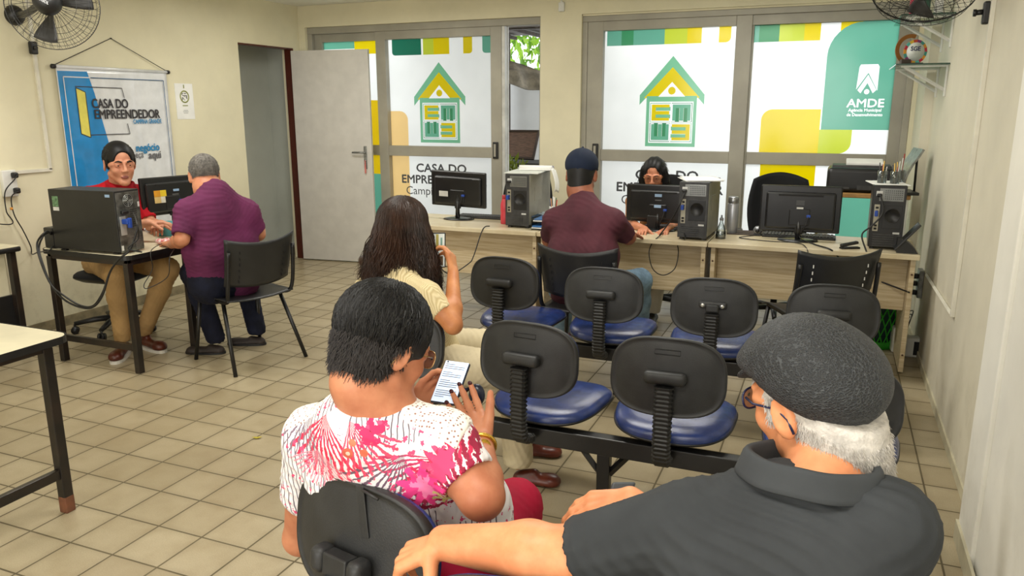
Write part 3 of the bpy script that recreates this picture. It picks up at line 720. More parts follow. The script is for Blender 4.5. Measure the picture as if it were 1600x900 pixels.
bm = nb(); bx2(bm, (-2.66, .74, .40), (-2.31, 1.26, .70), .003); obj('drawer_box', bm, M_cream, t, True)
bm = nb(); bx2(bm, (-2.665, .735, .1), (-2.29, 1.265, .42), .003); obj('side_board', bm, M_black, t, True)
for x, y in ((-2.27, .75), (-2.27, 1.27), (-2.65, 1.27), (-2.65, .75)):
    bm = nb(); bx2(bm, (x - .02, y - .02, 0), (x + .02, y + .02, .70), .003); obj('leg', bm, M_steelb, t, True)
# ================================================================== IMPLICIT SURFACES FOR BODIES AND CLOTHES
def V3(*a): return Vector(a)
class Soft:
    def __init__(s, k=.015): s.P = []; s.k = k
    def add(s, kind, data, lo, hi, k=None, op='u'): s.P.append((kind, data, np.array(lo, float), np.array(hi, float), s.k if k is None else k, op)); return s
    def cone(s, a, b, ra, rb=None, k=None, op='u', flat=None):
        """tapered capsule; flat=(axis, factor): thinner along that axis"""
        a = np.array(a, float); b = np.array(b, float); rb = ra if rb is None else rb; r = max(ra, rb) * (1 if not flat else max(1, flat[1]))
        return s.add('c', (a, b, ra, rb, None if flat is None else (np.array(flat[0], float) / np.linalg.norm(flat[0]), flat[1])), np.minimum(a, b) - r, np.maximum(a, b) + r, k, op)
    def path(s, pts, rs, k=None, op='u', flat=None):
        for i in range(len(pts) - 1): s.cone(pts[i], pts[i + 1], rs[i], rs[i + 1], k, op, flat)
        return s
    def ell(s, c, r, M=None, k=None, op='u'):
        c = np.array(c, float); R3 = np.identity(3) if M is None else np.array(M.to_3x3()); m = max(r)
        return s.add('e', (c, np.array(r, float), R3), c - m, c + m, k, op)
    def box(s, c, h, M=None, rd=.005, k=None, op='u'):
        c = np.array(c, float); R3 = np.identity(3) if M is None else np.array(M.to_3x3()); m = float(np.linalg.norm(h)) + rd
        return s.add('b', (c, np.array(h, float), R3, rd), c - m, c + m, k, op)
    def cut(s, p, n, k=.004):
        """remove everything on the side the normal points to"""
        return s.add('p', (np.array(p, float), np.array(n, float) / np.linalg.norm(n)), (-99,) * 3, (99,) * 3, k, 'i')
    def mesh(s, h):
        U = [q for q in s.P if q[5] == 'u']; lo = np.min([q[2] for q in U], 0) - 3 * h; hi = np.max([q[3] for q in U], 0) + 3 * h
        n = np.ceil((hi - lo) / h).astype(int) + 1; F = np.full(n, 9.0, np.float32); ax = [lo[i] + h * np.arange(n[i]) for i in range(3)]
        for kind, d, a, b, k, op in s.P:
            m = k + 3 * h; i0 = np.clip(np.floor((a - m - lo) / h).astype(int), 0, n); i1 = np.clip(np.ceil((b + m - lo) / h).astype(int) + 1, 0, n)
            if np.any(i1 <= i0): continue
            X = ax[0][i0[0]:i1[0], None, None]; Y = ax[1][None, i0[1]:i1[1], None]; Z = ax[2][None, None, i0[2]:i1[2]]
            if kind == 'c':
                A, B, ra, rb, fl = d; ba = B - A; l2 = max(1e-12, ba @ ba); x, y, z = X - A[0], Y - A[1], Z - A[2]
                t = np.clip((x * ba[0] + y * ba[1] + z * ba[2]) / l2, 0, 1); x = x - ba[0] * t; y = y - ba[1] * t; z = z - ba[2] * t; q = x * x + y * y + z * z
                if fl is not None:
                    w_ = x * fl[0][0] + y * fl[0][1] + z * fl[0][2]; q = q + w_ * w_ * (1 / fl[1] ** 2 - 1)
                D = np.sqrt(np.maximum(q, 0)) - (ra + (rb - ra) * t)
            elif kind == 'p':
                D = (X - d[0][0]) * d[1][0] + (Y - d[0][1]) * d[1][1] + (Z - d[0][2]) * d[1][2]
            else:
                c, r, R3 = d[:3]; x, y, z = X - c[0], Y - c[1], Z - c[2]
                L = [x * R3[0, j] + y * R3[1, j] + z * R3[2, j] for j in range(3)]
                if kind == 'e':
                    k0 = np.sqrt(sum((L[j] / r[j]) ** 2 for j in range(3))); k1 = np.sqrt(sum((L[j] / r[j] ** 2) ** 2 for j in range(3))) + 1e-9; D = k0 * (k0 - 1) / k1
                else:
                    q = [np.abs(L[j]) - r[j] for j in range(3)]; D = np.sqrt(sum(np.maximum(v, 0) ** 2 for v in q)) + np.minimum(np.maximum(q[0], np.maximum(q[1], q[2])), 0) - d[3]
            sl = F[i0[0]:i1[0], i0[1]:i1[1], i0[2]:i1[2]]; D = D.astype(np.float32)
            if op == 'u': hh = np.clip(.5 + .5 * (sl - D) / k, 0, 1); sl[...] = sl * (1 - hh) + D * hh - k * hh * (1 - hh)
            else:
                if op == 's': D = -D
                hh = np.clip(.5 - .5 * (sl - D) / k, 0, 1); sl[...] = sl * (1 - hh) + D * hh + k * hh * (1 - hh)
        S = F < 0; c = np.zeros(n - 1, np.int8)
        for i in (0, 1):
            for j in (0, 1):
                for l in (0, 1): c += S[i:n[0] - 1 + i, j:n[1] - 1 + j, l:n[2] - 1 + l]
        I = np.argwhere((c > 0) & (c < 8)); N = len(I); cor = [(i, j, l) for i in (0, 1) for j in (0, 1) for l in (0, 1)]
        val = np.stack([F[I[:, 0] + q[0], I[:, 1] + q[1], I[:, 2] + q[2]] for q in cor], 1); acc = np.zeros((N, 3)); cnt = np.zeros(N)
        for a in range(8):
            for b in range(a + 1, 8):
                if sum(abs(cor[a][q] - cor[b][q]) for q in range(3)) != 1: continue
                va, vb = val[:, a], val[:, b]; m = (va < 0) != (vb < 0); t = np.where(m, va / np.where(m, va - vb, 1), 0)
                p = np.array(cor[a])[None] + (np.array(cor[b]) - np.array(cor[a]))[None] * t[:, None]; acc[m] += p[m]; cnt[m] += 1
        vert = lo + h * (I + acc / cnt[:, None]); idx = np.full(n - 1, -1, np.int32); idx[I[:, 0], I[:, 1], I[:, 2]] = np.arange(N); Q = []
        for x in range(3):
            u, v = (x + 1) % 3, (x + 2) % 3; sa = [slice(None)] * 3; sb = [slice(None)] * 3; sa[x] = slice(0, n[x] - 1); sb[x] = slice(1, n[x])
            E = np.argwhere(S[tuple(sa)] != S[tuple(sb)]); E = E[(E[:, u] > 0) & (E[:, v] > 0) & (E[:, u] < n[u] - 1) & (E[:, v] < n[v] - 1)]
            ins = S[E[:, 0], E[:, 1], E[:, 2]]; quad = []
            for du, dv in ((-1, -1), (0, -1), (0, 0), (-1, 0)):
                e = E.copy(); e[:, u] += du; e[:, v] += dv; quad.append(idx[e[:, 0], e[:, 1], e[:, 2]])
            q = np.stack(quad, 1); q[~ins] = q[~ins][:, ::-1]; Q.append(q)
        Q = np.concatenate(Q); Q = Q[(Q >= 0).all(1)]; return vert, Q
def npmesh(name, vert, Q, mats, parent=None, disp=None, matfn=None, smooth=1, keep=None, uv=None):
    me = bpy.data.meshes.new(name); me.vertices.add(len(vert)); me.vertices.foreach_set('co', vert.astype(np.float32).ravel())
    me.loops.add(len(Q) * 4); me.loops.foreach_set('vertex_index', Q.astype(np.int32).ravel()); me.polygons.add(len(Q))
    me.polygons.foreach_set('loop_start', np.arange(0, len(Q) * 4, 4, dtype=np.int32)); me.polygons.foreach_set('loop_total', np.full(len(Q), 4, dtype=np.int32)); me.update(calc_edges=True)
    for _ in range(smooth):
        e = np.empty(len(me.edges) * 2, np.int32); me.edges.foreach_get('vertices', e); e = e.reshape(-1, 2); s_ = np.zeros_like(vert); c = np.zeros(len(vert))
        for a, b in ((0, 1), (1, 0)): np.add.at(s_, e[:, a], vert[e[:, b]]); np.add.at(c, e[:, a], 1)
        vert = vert * .5 + .5 * s_ / np.maximum(c, 1)[:, None]
    me.vertices.foreach_set('co', vert.astype(np.float32).ravel()); me.update()
    if disp is not None:
        nr = np.empty(len(vert) * 3, np.float32); me.vertices.foreach_get('normal', nr); vert = vert + nr.reshape(-1, 3) * disp(vert, nr.reshape(-1, 3))[:, None]
    if matfn is not None:
        cen = vert[Q].mean(1); me.polygons.foreach_set('material_index', matfn(cen).astype(np.int32))
    if parent is not None:
        mi = np.array(parent_mw(parent).inverted()); vert = vert @ mi[:3, :3].T + mi[:3, 3]
    me.vertices.foreach_set('co', vert.astype(np.float32).ravel()); me.polygons.foreach_set('use_smooth', np.ones(len(Q), bool)); me.update()
    for m in (mats if isinstance(mats, (list, tuple)) else [mats]): me.materials.append(m)
    o = bpy.data.objects.new(name, me); COL.objects.link(o)
    if parent is not None: o.parent = parent
    return o
def soft(name, S, h, mats, parent, **kw): v, q = S.mesh(h); return npmesh(name, v, q, mats, parent, **kw)
def folds(amp=.003, f=(22, 15, 30), ph=0.0, m=3.4):
    """soft creases: ridged waves, strong only in patches"""
    fn_ = [v * m for v in f]
    def fn(p, n):
        x, y, z = p[:, 0], p[:, 1], p[:, 2]
        w_ = np.sin(x * 9 + 2 * np.sin(y * 11 + ph)) + np.sin(y * 10 + z * 7 + ph)
        a = np.sin(fn_[0] * x + fn_[1] * y + fn_[2] * z + 3.2 * w_ + ph); b = np.sin(fn_[0] * 1.3 * y - fn_[2] * .9 * z + fn_[1] * .6 * x + 2.7 * w_ + ph * 2)
        msk = np.clip(.55 + .6 * np.sin(x * 13 + ph) * np.sin(z * 15 + y * 9 + 2 * ph), 0, 1)
        return amp * (.5 - np.abs(a)) * msk + amp * .6 * (.5 - np.abs(b)) * (1 - msk * .6)
    return fn
class Fr:
    """head frame: X right, Y forward, Z up"""
    def __init__(s, c, fwd, up=(0, 0, 1), roll=0, sc=1.0):
        s.c = Vector(c); s.y = Vector(fwd).normalized(); u = Vector(up); s.x = s.y.cross(u).normalized(); s.z = s.x.cross(s.y)
        if roll:
            q = Matrix.Rotation(math.radians(roll), 3, s.y); s.x = q @ s.x; s.z = q @ s.z
        s.s = sc; s.M = Matrix((s.x, s.y, s.z)).transposed()
    def __call__(s, x, y, z): return s.c + (s.x * x + s.y * y + s.z * z) * s.s
    def loc(s, p): # numpy points to local
        return ((p - np.array(s.c)) @ np.array(s.M)) / s.s
def head(S, f, neck_base, rn=.056, sex='m', ears=True):
    q = f.s
    def e(c, r, k=.012, op='u', M=None): S.ell(f(*c), [v * q for v in r], f.M if M is None else f.M @ M, k, op)
    def c(a, b, ra, rb, k=.012, op='u'): S.cone(f(*a), f(*b), ra * q, rb * q, k, op)
    c((0, -.028, -.045), (0, -.035, -.09), rn / q, rn / q * 1.02, .02)
    S.cone(f(0, -.035, -.08), neck_base, rn, rn * 1.12, .03)
    e((0, -.014, .034), (.073, .094, .083)); e((0, .034, -.03), (.058, .054, .076), .02)
    for s in (-1, 1):
        c((s * .049, .004, -.058), (s * .012, .066, -.098), .021, .017, .018)
        e((s * .036, .062, -.03), (.02, .02, .022), .018); c((s * .05, .06, .004), (s * .057, .03, -.004), .014, .014, .014)
        c((s * .014, .087, .02), (s * .045, .075, .018), .008, .007, .01)
    e((0, .069, -.103), (.021, .017, .016), .014)
    c((0, .085, .012), (0, .106, -.026), .0075, .0105, .008)
    for s in (-1, 1): e((s * .011, .098, -.032), (.0085, .011, .0075), .005)
    for s in (-1, 1): e((s * .031, .095, .001), (.018, .011, .0090), .009, 's')
    for s in (-1, 1): e((s * .031, .0765, .001), (.0155, .0105, .0115), .003); e((s * .031, .0768, .0056), (.0165, .0130, .0062), .003); e((s * .031, .0762, -.0062), (.0155, .0125, .0046), .003)
    e((0, .0845, -.063), (.022, .0085, .0048), .005); e((0, .0838, -.0705), (.019, .0085, .0055), .004)
    if ears:
        for s in (-1, 1):
            E3 = Euler((math.radians(-8), 0, math.radians(s * -22))).to_matrix()
            e((s * .0775, -.013, -.011), (.0088, .020, .035), .005, 'u', E3); e((s * .087, -.009, -.005), (.0062, .012, .024), .003, 's', E3); e((s * .080, -.004, -.010), (.005, .006, .010), .003, 'u', E3)
def arm(S, sh, el, wr, r=(.052, .044, .041, .027), k=.02):
    sh, el, wr = map(Vector, (sh, el, wr)); m = sh.lerp(el, .45); f = el.lerp(wr, .3)
    S.cone(sh, m, r[0], r[0] * .96, k); S.cone(m, el, r[0] * .96, r[1] * .92, k); S.cone(el, f, r[1] * .92, r[2] * 1.04, k); S.cone(f, wr, r[2] * 1.04, r[3], k)
def hand(S, wr, d, n, side=1, curl=(20, 30, 20), spread=3.0, size=1.0, thumb=(.55, .75, .35), tcurl=20, curls=None, k=.007, tips=None):
    """d: towards fingers, n: direction the palm faces; thumb lies at side*(d x n)"""
    d = Vector(d).normalized(); n = Vector(n); n = (n - d * n.dot(d)).normalized(); s_ = d.cross(n) * side; z = size; wr = Vector(wr)
    for i, (o, ln, w_) in enumerate(((.030, .95, .0095), (.010, 1.04, .0098), (-.010, .98, .0095), (-.028, .80, .0085))):
        kn = wr + (d * (.086 - (.004, 0, .003, .010)[i]) + s_ * o) * z
        S.cone(wr + s_ * o * .45 * z + d * .008 * z, kn, .0150 * z, .0118 * z, k)
        cu = curls[i] if curls else curl; a = 0; p = kn; dr = (d + s_ * math.tan(math.radians(spread * (1.5 - i)))).normalized()
        ax = None
        for j, (l, r0, r1) in enumerate(((.044, 1.0, .93), (.027, .93, .86), (.021, .86, .72))):
            a += math.radians(cu[j]); v = dr * math.cos(a) + n * math.sin(a); p2 = p + v * l * ln * z; S.cone(p, p2, w_ * r0 * z, w_ * r1 * z, .0035); p = p2
        if tips is not None: tips.append((p, v))
    b = wr + (d * .022 + s_ * .022) * z; v = (d * thumb[0] + s_ * thumb[1] + n * thumb[2]).normalized(); p = b
    for j, (l, r0, r1) in enumerate(((.044, .0150, .0122), (.031, .0118, .0105), (.025, .0103, .0080))):
        p2 = p + v * l * z; S.cone(p, p2, r0 * z, r1 * z, .006 if j == 0 else .0035, ); p = p2; v = (v + (d * .5 + n * .25) * math.tan(math.radians(tcurl)) * .6).normalized()
    if tips is not None: tips.append((p, v))
    return s_
def strands(name, paths, r0, mats, parent, seg=4, taper=.35):
    bm = nb()
    for P in paths:
        n = len(P); rr = r0 if not callable(r0) else r0(P); tube(bm, P, [rr * (1 - (1 - taper) * (i / (n - 1)) ** 1.6) for i in range(n)], seg, caps=False)
    return obj(name, bm, mats, parent, True, fix=False)
def eyes(f, t):
    for s in (-1, 1):
        bm = nb(); sph(bm, f(s * .031, .0768, .0), .0110 * f.s, seg=14); o = obj('eye', bm, mat('eye_white', (214, 206, 196), .2), t, True)
        bm = nb(); sph(bm, f(s * .031, .0828, .0), .0062 * f.s, seg=12); obj('iris', bm, mat('iris', (34, 22, 16), .2), o, True)
def brows(f, t, m, w=.0035):
    for s in (-1, 1):
        bm = nb(); tube(bm, [f(s * .014, .0925, .019), f(s * .031, .0905, .0245), f(s * .047, .0785, .019)], [w * f.s, w * 1.1 * f.s, w * .5 * f.s], 6); obj('eyebrow', bm, m, t, True)
def short_hairs(o, f, cond, n, L, r, m, seed=2, out=.5, back=.25):
    q = random.Random(seed); base = o.parent.location; vs = [v for v in o.data.vertices if cond(f.loc(np.array([base + v.co]))[0])]; paths = []
    for _ in range(n):
        v = vs[q.randrange(len(vs))]; p = base + v.co; nn = Vector(v.normal); l = L * (.7 + .6 * q.random()); dn = (-f.z * .8 - f.y * back + nn * out + V3(q.gauss(0, .18), q.gauss(0, .18), q.gauss(0, .18))).normalized()
        paths.append([p - nn * .001, p + dn * l * .5 + nn * l * .1, p + dn * l])
    return strands('hair_strands', paths, r, m, o, 3)
def collar_band(name, m, par, cc, rx, ry, prof, front=None, yaw=0.0, tiltz=.012):
    bm = nb(); c_, s_ = math.cos(yaw), math.sin(yaw)
    def band(u, v):
        a = 2 * PI * u; i_ = v * (len(prof) - 1); k_ = min(int(i_), len(prof) - 2); r_ = prof[k_][0] + (prof[k_ + 1][0] - prof[k_][0]) * (i_ - k_); z_ = prof[k_][1] + (prof[k_ + 1][1] - prof[k_][1]) * (i_ - k_)
        w_ = .002 * math.sin(3 * a + 1) + .0015 * math.sin(7 * a); g = (max(0, math.cos(a)) ** 6) if front else 0
        x, y = math.sin(a) * (r_ * rx + w_), math.cos(a) * (r_ * ry + w_) * (1 - .1 * g)
        return cc + V3(x * c_ - y * s_, x * s_ + y * c_, z_ - tiltz * math.cos(a) - (front or 0) * g)
    grid_fn(bm, band, 72, 20, closed_u=True); return obj(name, bm, m, par, True)
COLLAR = ((.074, -.03), (.078, -.01), (.083, .004), (.090, .006), (.095, -.002), (.101, -.022), (.109, -.046), (.106, -.050), (.098, -.030))
def glasses(f, t, m, w=.024, h=.018, round_=2.6, th=.0012, lens=True, y=.098, z=-.004):
    bm = nb(); fr = []
    for s in (-1, 1):
        P = []
        for i in range(28):
            x, zz = sup(2 * PI * i / 28, w, h, round_); P.append(f(s * .032 + x, y - .35 * (abs(s * .032 + x)) ** 1.6 * 1.2, z + zz))
        tube(bm, P, th, 6, closed=True); fr.append(P)
    tube(bm, [f(-.009, y, z + .004), f(0, y + .002, z + .006), f(.009, y, z + .004)], th, 6)
    for s in (-1, 1): tube(bm, [f(s * .057, y - .012, z + .006), f(s * .074, y - .045, z + .004), f(s * .079, -.002, z + .004), f(s * .080, -.022, z - .008), f(s * .078, -.030, z - .03)], th * 1.1, 6)
    g = obj('eyeglasses', bm, m, t, True)
    if lens:
        for P in fr: bm = nb(); poly(bm, P); obj('lens', bm, glass_mat('lens_glass', (238, 240, 242), .05, .9), g, True)
    return g
def lips_mat(f, yes):
    def fn(c):
        L = f.loc(c); return (((L[:, 0] / .021) ** 2 + ((L[:, 2] + .067) / .0088) ** 2 < 1) & (L[:, 1] > .078) & (L[:, 1] < .11)).astype(int)
    return fn
def skin(name, c, c2=None, bump=.12): return mat(name, c, .48, var=.05, vs_=16, c2=c2 or tuple(v * .9 for v in c), bump=bump, bs=420, bd=.0006, spec=.35, sss=.05)
def fabric(name, c, rough=.8, bs=500, var=.05, bump=.25, bd=.0008, vs_=6): return mat(name, c, rough, var=var, vs_=vs_, bump=bump, bs=bs, bd=bd, spec=.25)
def shoe_soft(heel, toe, h=.05, w=.042):
    heel = Vector(heel); toe = Vector(toe); d = (toe - heel).normalized(); S = Soft(.012)
    S.cone(heel + d * .03 + V3(0, 0, h * .5), toe - d * .035 + V3(0, 0, h * .4), w * .8, w * .95, flat=((0, 0, 1), .75)); S.cone(heel + d * .035 + V3(0, 0, h * .6), heel + d * .09 + V3(0, 0, h * .9), w * .72, w * .6)
    S.ell(toe - d * .05 + V3(0, 0, h * .45), (w, w, h * .55)); S.cut((heel.x, heel.y, heel.z + .004), (0, 0, -1)); return S
def sole_bm(heel, toe, w=.043, th=.018):
    heel = Vector(heel); toe = Vector(toe); d = (toe - heel); L = d.length; d.normalize(); s = d.cross(V3(0, 0, 1)); bm = nb(); P = []
    for i in range(24):
        a = 2 * PI * i / 24; x, y = sup(a, L / 2, w, 2.6); P.append(heel.lerp(toe, .5) + d * x + s * y * (1 + .12 * x / L))
    poly(bm, [p for p in P], (0, 0, th)); return bm
# ================================================================== PEOPLE
M_hairw = mat('white_hair', (216, 210, 202), .7, var=.08, vs_=60, bump=.5, bs=300)
M_hairk = mat('black_hair', (16, 15, 16), .5, var=.2, vs_=30, spec=.35)
M_hairbr = mat('dark_brown_hair', (30, 22, 18), .5, var=.25, vs_=9, c2=(60, 38, 27), spec=.35)
M_hairg = mat('grey_hair', (120, 116, 110), .75, var=.15, vs_=70, c2=(84, 80, 76), bump=.5, bs=400)
M_jean_l = fabric('light_blue_denim', (122, 150, 172), vs_=14, var=.12); M_jean_d = fabric('dark_navy_denim', (24, 28, 48), vs_=14, var=.15)
M_khaki = fabric('khaki_cotton', (176, 142, 94)); M_beigep = fabric('beige_trouser_cotton', (214, 200, 166)); M_tanleather = mat('brown_shoe_leather', (104, 44, 28), .35, var=.2); M_sole = mat('white_sole', (226, 222, 212), .6)
M_blacksh = mat('black_shoe', (24, 24, 26), .5)
def legs(S, hips, knees, ank, r=(.088, .062, .045), k=.03):
    for h, n, a in zip(hips, knees, ank):
        h, n, a = Vector(h), Vector(n), Vector(a); S.cone(h, n, r[0], r[1], k); S.cone(n, n.lerp(a, .35), r[1] * .93, r[1] * .9, k); S.cone(n.lerp(a, .35), a, r[1] * .9, r[2], k)
def person(label, base, group=None): return thing('person', label, 'person', base, 0, group)

# ---- 7: man in the flat cap --------------------------------------------------
def man_cap():
    t = person('man in a black mesh flat cap and charcoal polo, arm over the next chair', (2.56, -.78, 0))
    sk = skin('ruddy_skin', (228, 158, 112), (210, 132, 88)); lip = mat('lip', (170, 90, 78), .5)
    f = Fr(at(1270, 622, 1.27), (-.76, .65, -.20), roll=-3, sc=1.05); nb_ = at(1285, 775, 1.20)
    shL, shR = at(1080, 818, 1.285), at(1385, 822, 1.14); elL = at(888, 868, 1.37); wrL = at(694, 848, 1.455)
    kneeL = at(975, 822, 1.66); hipL, hipR = V3(2.50, -.80, .52), V3(2.69, -.84, .52); kneeR = V3(2.62, -.40, .52)
    wrR = at(985, 780, 1.60); elR = at(1290, 1010, 1.35)
    B = Soft(.02); head(B, f, nb_, .060)
    B.cone(shL, (shL + shR) / 2 + V3(0, .02, 0), .045, .045, .04); B.cone((shL + shR) / 2 + V3(0, .02, 0), shR, .045, .045, .04); B.cone((shL + shR) / 2 + V3(0, .03, -.03), (hipL + hipR) / 2 + V3(0, .02, .05), .08, .11, .05); legs(B, (hipL, hipR), (kneeL, kneeR), (V3(2.35, -.15, .12), V3(2.62, -.33, .1)), (.08, .055, .04))
    arm(B, shL, elL, wrL, (.052, .053, .051, .033)); arm(B, shR, elR, wrR)
    d = at(628, 872, 1.475) - wrL; tips = []
    hand(B, wrL, d, V3(.25, .15, -1), 1, curls=((48, 22, 14), (50, 24, 14), (52, 24, 14), (52, 26, 16)), spread=4, size=1.06, thumb=(.35, .55, .85), tcurl=5, tips=tips)
    hand(B, wrR, at(925, 790, 1.60) - wrR, V3(0, .3, -1), 1, curls=((25, 25, 20),) * 4, spread=1.5, size=1.0)
    soft('body', B, .0042, [sk, lip], t, matfn=lips_mat(f, 1)); brows(f, t, M_hairw); eyes(f, t)
    # polo shirt
    S = Soft(.05); mid = (shL + shR) / 2; pel = (hipL + hipR) / 2 + V3(0, 0, .02)
    S.cone(shL + V3(0, 0, -.004), mid + V3(0, .015, .015), .066, .070, .05); S.cone(mid + V3(0, .015, .015), shR + V3(0, 0, -.004), .070, .068, .05)
    S.cone(nb_ + V3(0, .01, -.035), mid + V3(0, .02, -.02), .070, .10, .04)
    ax = (shR - shL).normalized(); fb = ax.cross(V3(0, 0, 1))
    S.cone(mid + V3(0, 0, -.07) + ax * .07, pel + V3(0, 0, .08) + ax * .05, .120, .125, .05); S.cone(mid + V3(0, 0, -.07) - ax * .07, pel + V3(0, 0, .08) - ax * .05, .120, .125, .05)
    u = (elL - shL); c1 = shL + u * .83; S.cone(shL, c1, .068, .064, .03); S.cone(shR, shR + (elR - shR) * .75, .066, .062, .03)
    v = u.normalized(); S.P.append(('e', (np.array(c1 + v * .078), np.array([.08, .08, .08]), np.identity(3)), np.array(c1 + v * .078) - .08, np.array(c1 + v * .078) + .08, .004, 's'))
    o = soft('polo_shirt', S, .006, fabric('charcoal_pique', (58, 61, 64), bs=900, var=.08, bump=.35), t, disp=folds(.0048, (19, 13, 27), .6))
    # collar: a folded band around the neck
    collar_band('collar', fabric('charcoal_collar', (64, 67, 70), bs=900), o, at(1270, 716, 1.20), 1.08, .95, tuple((r_ if r_ < .092 else .092 + (r_ - .092) * .75, z_ * .78) for r_, z_ in COLLAR))
    # trousers
    S = Soft(.03); legs(S, (hipL, hipR), (kneeL, kneeR), (V3(2.35, -.15, .14), V3(2.62, -.33, .12)), (.095, .068, .055)); S.cone(hipL, hipR, .11, .11)
    soft('trousers', S, .011, fabric('grey_trouser', (72, 76, 80)), t)
    for a, b in ((V3(2.33, -.17, .05), V3(2.25, .05, .05)), (V3(2.62, -.38, 0), V3(2.60, -.13, 0))): soft('shoe', shoe_soft(a, b), .008, M_blacksh, t)
    # white cropped hair under the cap
    S = Soft(.01); S.ell(f(0, -.016, .030), [v * f.s for v in (.079, .099, .088)], f.M); S.cone(f(0, -.048, -.03), f(0, -.046, -.115), .066 * f.s, .067 * f.s, .02)
    for s in (-1, 1):
        S.cone(f(s * .068, .012, .02), f(s * .066, .020, -.02), .0145, .010, .01)
        S.add('e', (np.array(f(s * .09, .002, -.012)), np.array([.024, .024, .036]) * f.s, np.array(f.M)), np.array(f(s * .09, 0, -.012)) - .04, np.array(f(s * .09, 0, -.012)) + .04, .006, 's')
    S.cut(f(0, .028, 0), f.y, .004); S.cut(f(0, 0, .035), (f.z - f.y * .62), .004); S.cut(f(0, -.05, -.118), (f.y * .55 - f.z), .01)
    o = soft('hair', S, .004, M_hairw, t, disp=lambda p, n: .0012 * np.sin(p[:, 2] * 900 + 5 * np.sin(p[:, 0] * 300)) * np.sin(p[:, 0] * 700 + p[:, 1] * 500))
    short_hairs(o, f, lambda l: l[2] - .62 * l[1] < .012, 9000, .0085, .0006, M_hairw, 2, .28, .1)
    # the cap
    tm = NT('black_mesh_fabric'); vo = tm.new('ShaderNodeTexVoronoi'); vo.feature = 'DISTANCE_TO_EDGE'; vo.inputs['Scale'].default_value = 185; vo.inputs['Randomness'].default_value = .7
    tm.link(tm.mapping(scale=(1, 1.3, 1.5), rot=(.7, .5, .4)), vo.inputs['Vector']); ed = tm.ramp(vo.outputs[0], .04, .22); tm.link(tm.mix(ed, rgb(54, 57, 60), rgb(28, 29, 31)), tm.b.inputs['Base Color']); tm.b.inputs['Roughness'].default_value = .6; tm.bump(tm.math('MULTIPLY', ed, -1.0), .8, .0025)
    S = Soft(.02); S.ell(f(0, -.016, .047), [v * f.s for v in (.096, .114, .080)], f.M @ Euler((math.radians(22), 0, 0)).to_matrix()); S.ell(f(0, .045, .070), [v * f.s for v in (.088, .080, .036)], f.M @ Euler((math.radians(-22), 0, 0)).to_matrix(), .03)
    S.cut(f(0, 0, .020), (-f.z + f.y * .62), .006)
    def capd(p, n):
        L = f.loc(p); return .0016 * np.exp(-((L[:, 0]) / .004) ** 2) + .0012 * np.exp(-((L[:, 1] - .02) / .004) ** 2)
    cp = soft('flat_cap', S, .0042, tm.m, t, disp=capd)
    S = Soft(.01); S.ell(f(0, .082, .046), [v * f.s for v in (.066, .045, .010)], f.M @ Euler((math.radians(-28), 0, 0)).to_matrix()); soft('cap_peak', S, .004, tm.m, cp)
    glasses(f, t, mat('navy_frame', (26, 34, 70), .25), w=.025, h=.017, th=.002)
man_cap()
bm = nb(); M_ = face_mat(at(966, 786, 1.62), (.9, .38, 0), (.1, .6, .8)); bx(bm, (0, 0, 0), (.05, .09, .014), .005, M_, seg=3); single('phone_case', bm, mat('charcoal_phone_case', (62, 68, 74), .5), 'dark grey phone in the right hand of the man in the flat cap', 'phone')

# ---- 4: woman in the floral blouse -------------------------------------------
def floral():
    t = NT('tropical_print_cotton'); sep = t.new('ShaderNodeSeparateXYZ'); v0 = t.mapping(rot=(0, 0, math.radians(-18))); t.link(v0, sep.inputs[0]); X, Z = sep.outputs[0], sep.outputs[2]
    col = t.mix(0.0, rgb(230, 226, 228), rgb(230, 226, 228))
    nz = t.math('SUBTRACT', t.noise(26, 5, .7), .5)
    def frond(col, cx, cz, a0, spread, r, n, c, lo=.5):
        dx = t.math('SUBTRACT', X, cx); dz = t.math('SUBTRACT', Z, cz); rr = t.math('SQRT', t.math('ADD', t.math('MULTIPLY', dx, dx), t.math('MULTIPLY', dz, dz)))
        an = t.math('ARCTAN2', dz, dx); an = t.math('SUBTRACT', an, math.radians(a0)); an = t.math('ADD', an, t.math('MULTIPLY', nz, .25))
        inw = t.math('LESS_THAN', t.math('ABSOLUTE', an), math.radians(spread)); st = t.math('GREATER_THAN', t.math('SINE', t.math('MULTIPLY', an, n)), t.math('ADD', lo - 1, t.math('DIVIDE', rr, r)))
        m = t.math('MULTIPLY', t.math('MULTIPLY', inw, st), t.math('LESS_THAN', rr, t.math('ADD', r, t.math('MULTIPLY', nz, .05)))); return t.mix(m, col, rgb(*c))
    def blob(col, cx, cz, r, c, pet=0, nf=.09):
        dx = t.math('SUBTRACT', X, cx); dz = t.math('SUBTRACT', Z, cz); rr = t.math('SQRT', t.math('ADD', t.math('MULTIPLY', dx, dx), t.math('MULTIPLY', dz, dz)))
        lim = t.math('ADD', r, t.math('MULTIPLY', nz, nf))
        if pet: lim = t.math('ADD', lim, t.math('MULTIPLY', t.math('SINE', t.math('MULTIPLY', t.math('ARCTAN2', dz, dx), float(pet))), r * .25))
        return t.mix(t.math('LESS_THAN', rr, lim), col, rgb(*c))
    # grey pen lines
    wv = t.new('ShaderNodeTexWave'); wv.inputs['Scale'].default_value = 26; wv.inputs['Distortion'].default_value = 3.5; wv.inputs['Detail'].default_value = 1; t.link(v0, wv.inputs['Vector'])
    col = t.mix(t.math('MULTIPLY', t.math('GREATER_THAN', wv.outputs[1], .90), t.math('GREATER_THAN', t.noise(5, 2), .50)), col, rgb(96, 84, 98))
    return t, col, frond, blob, nz, X, Z
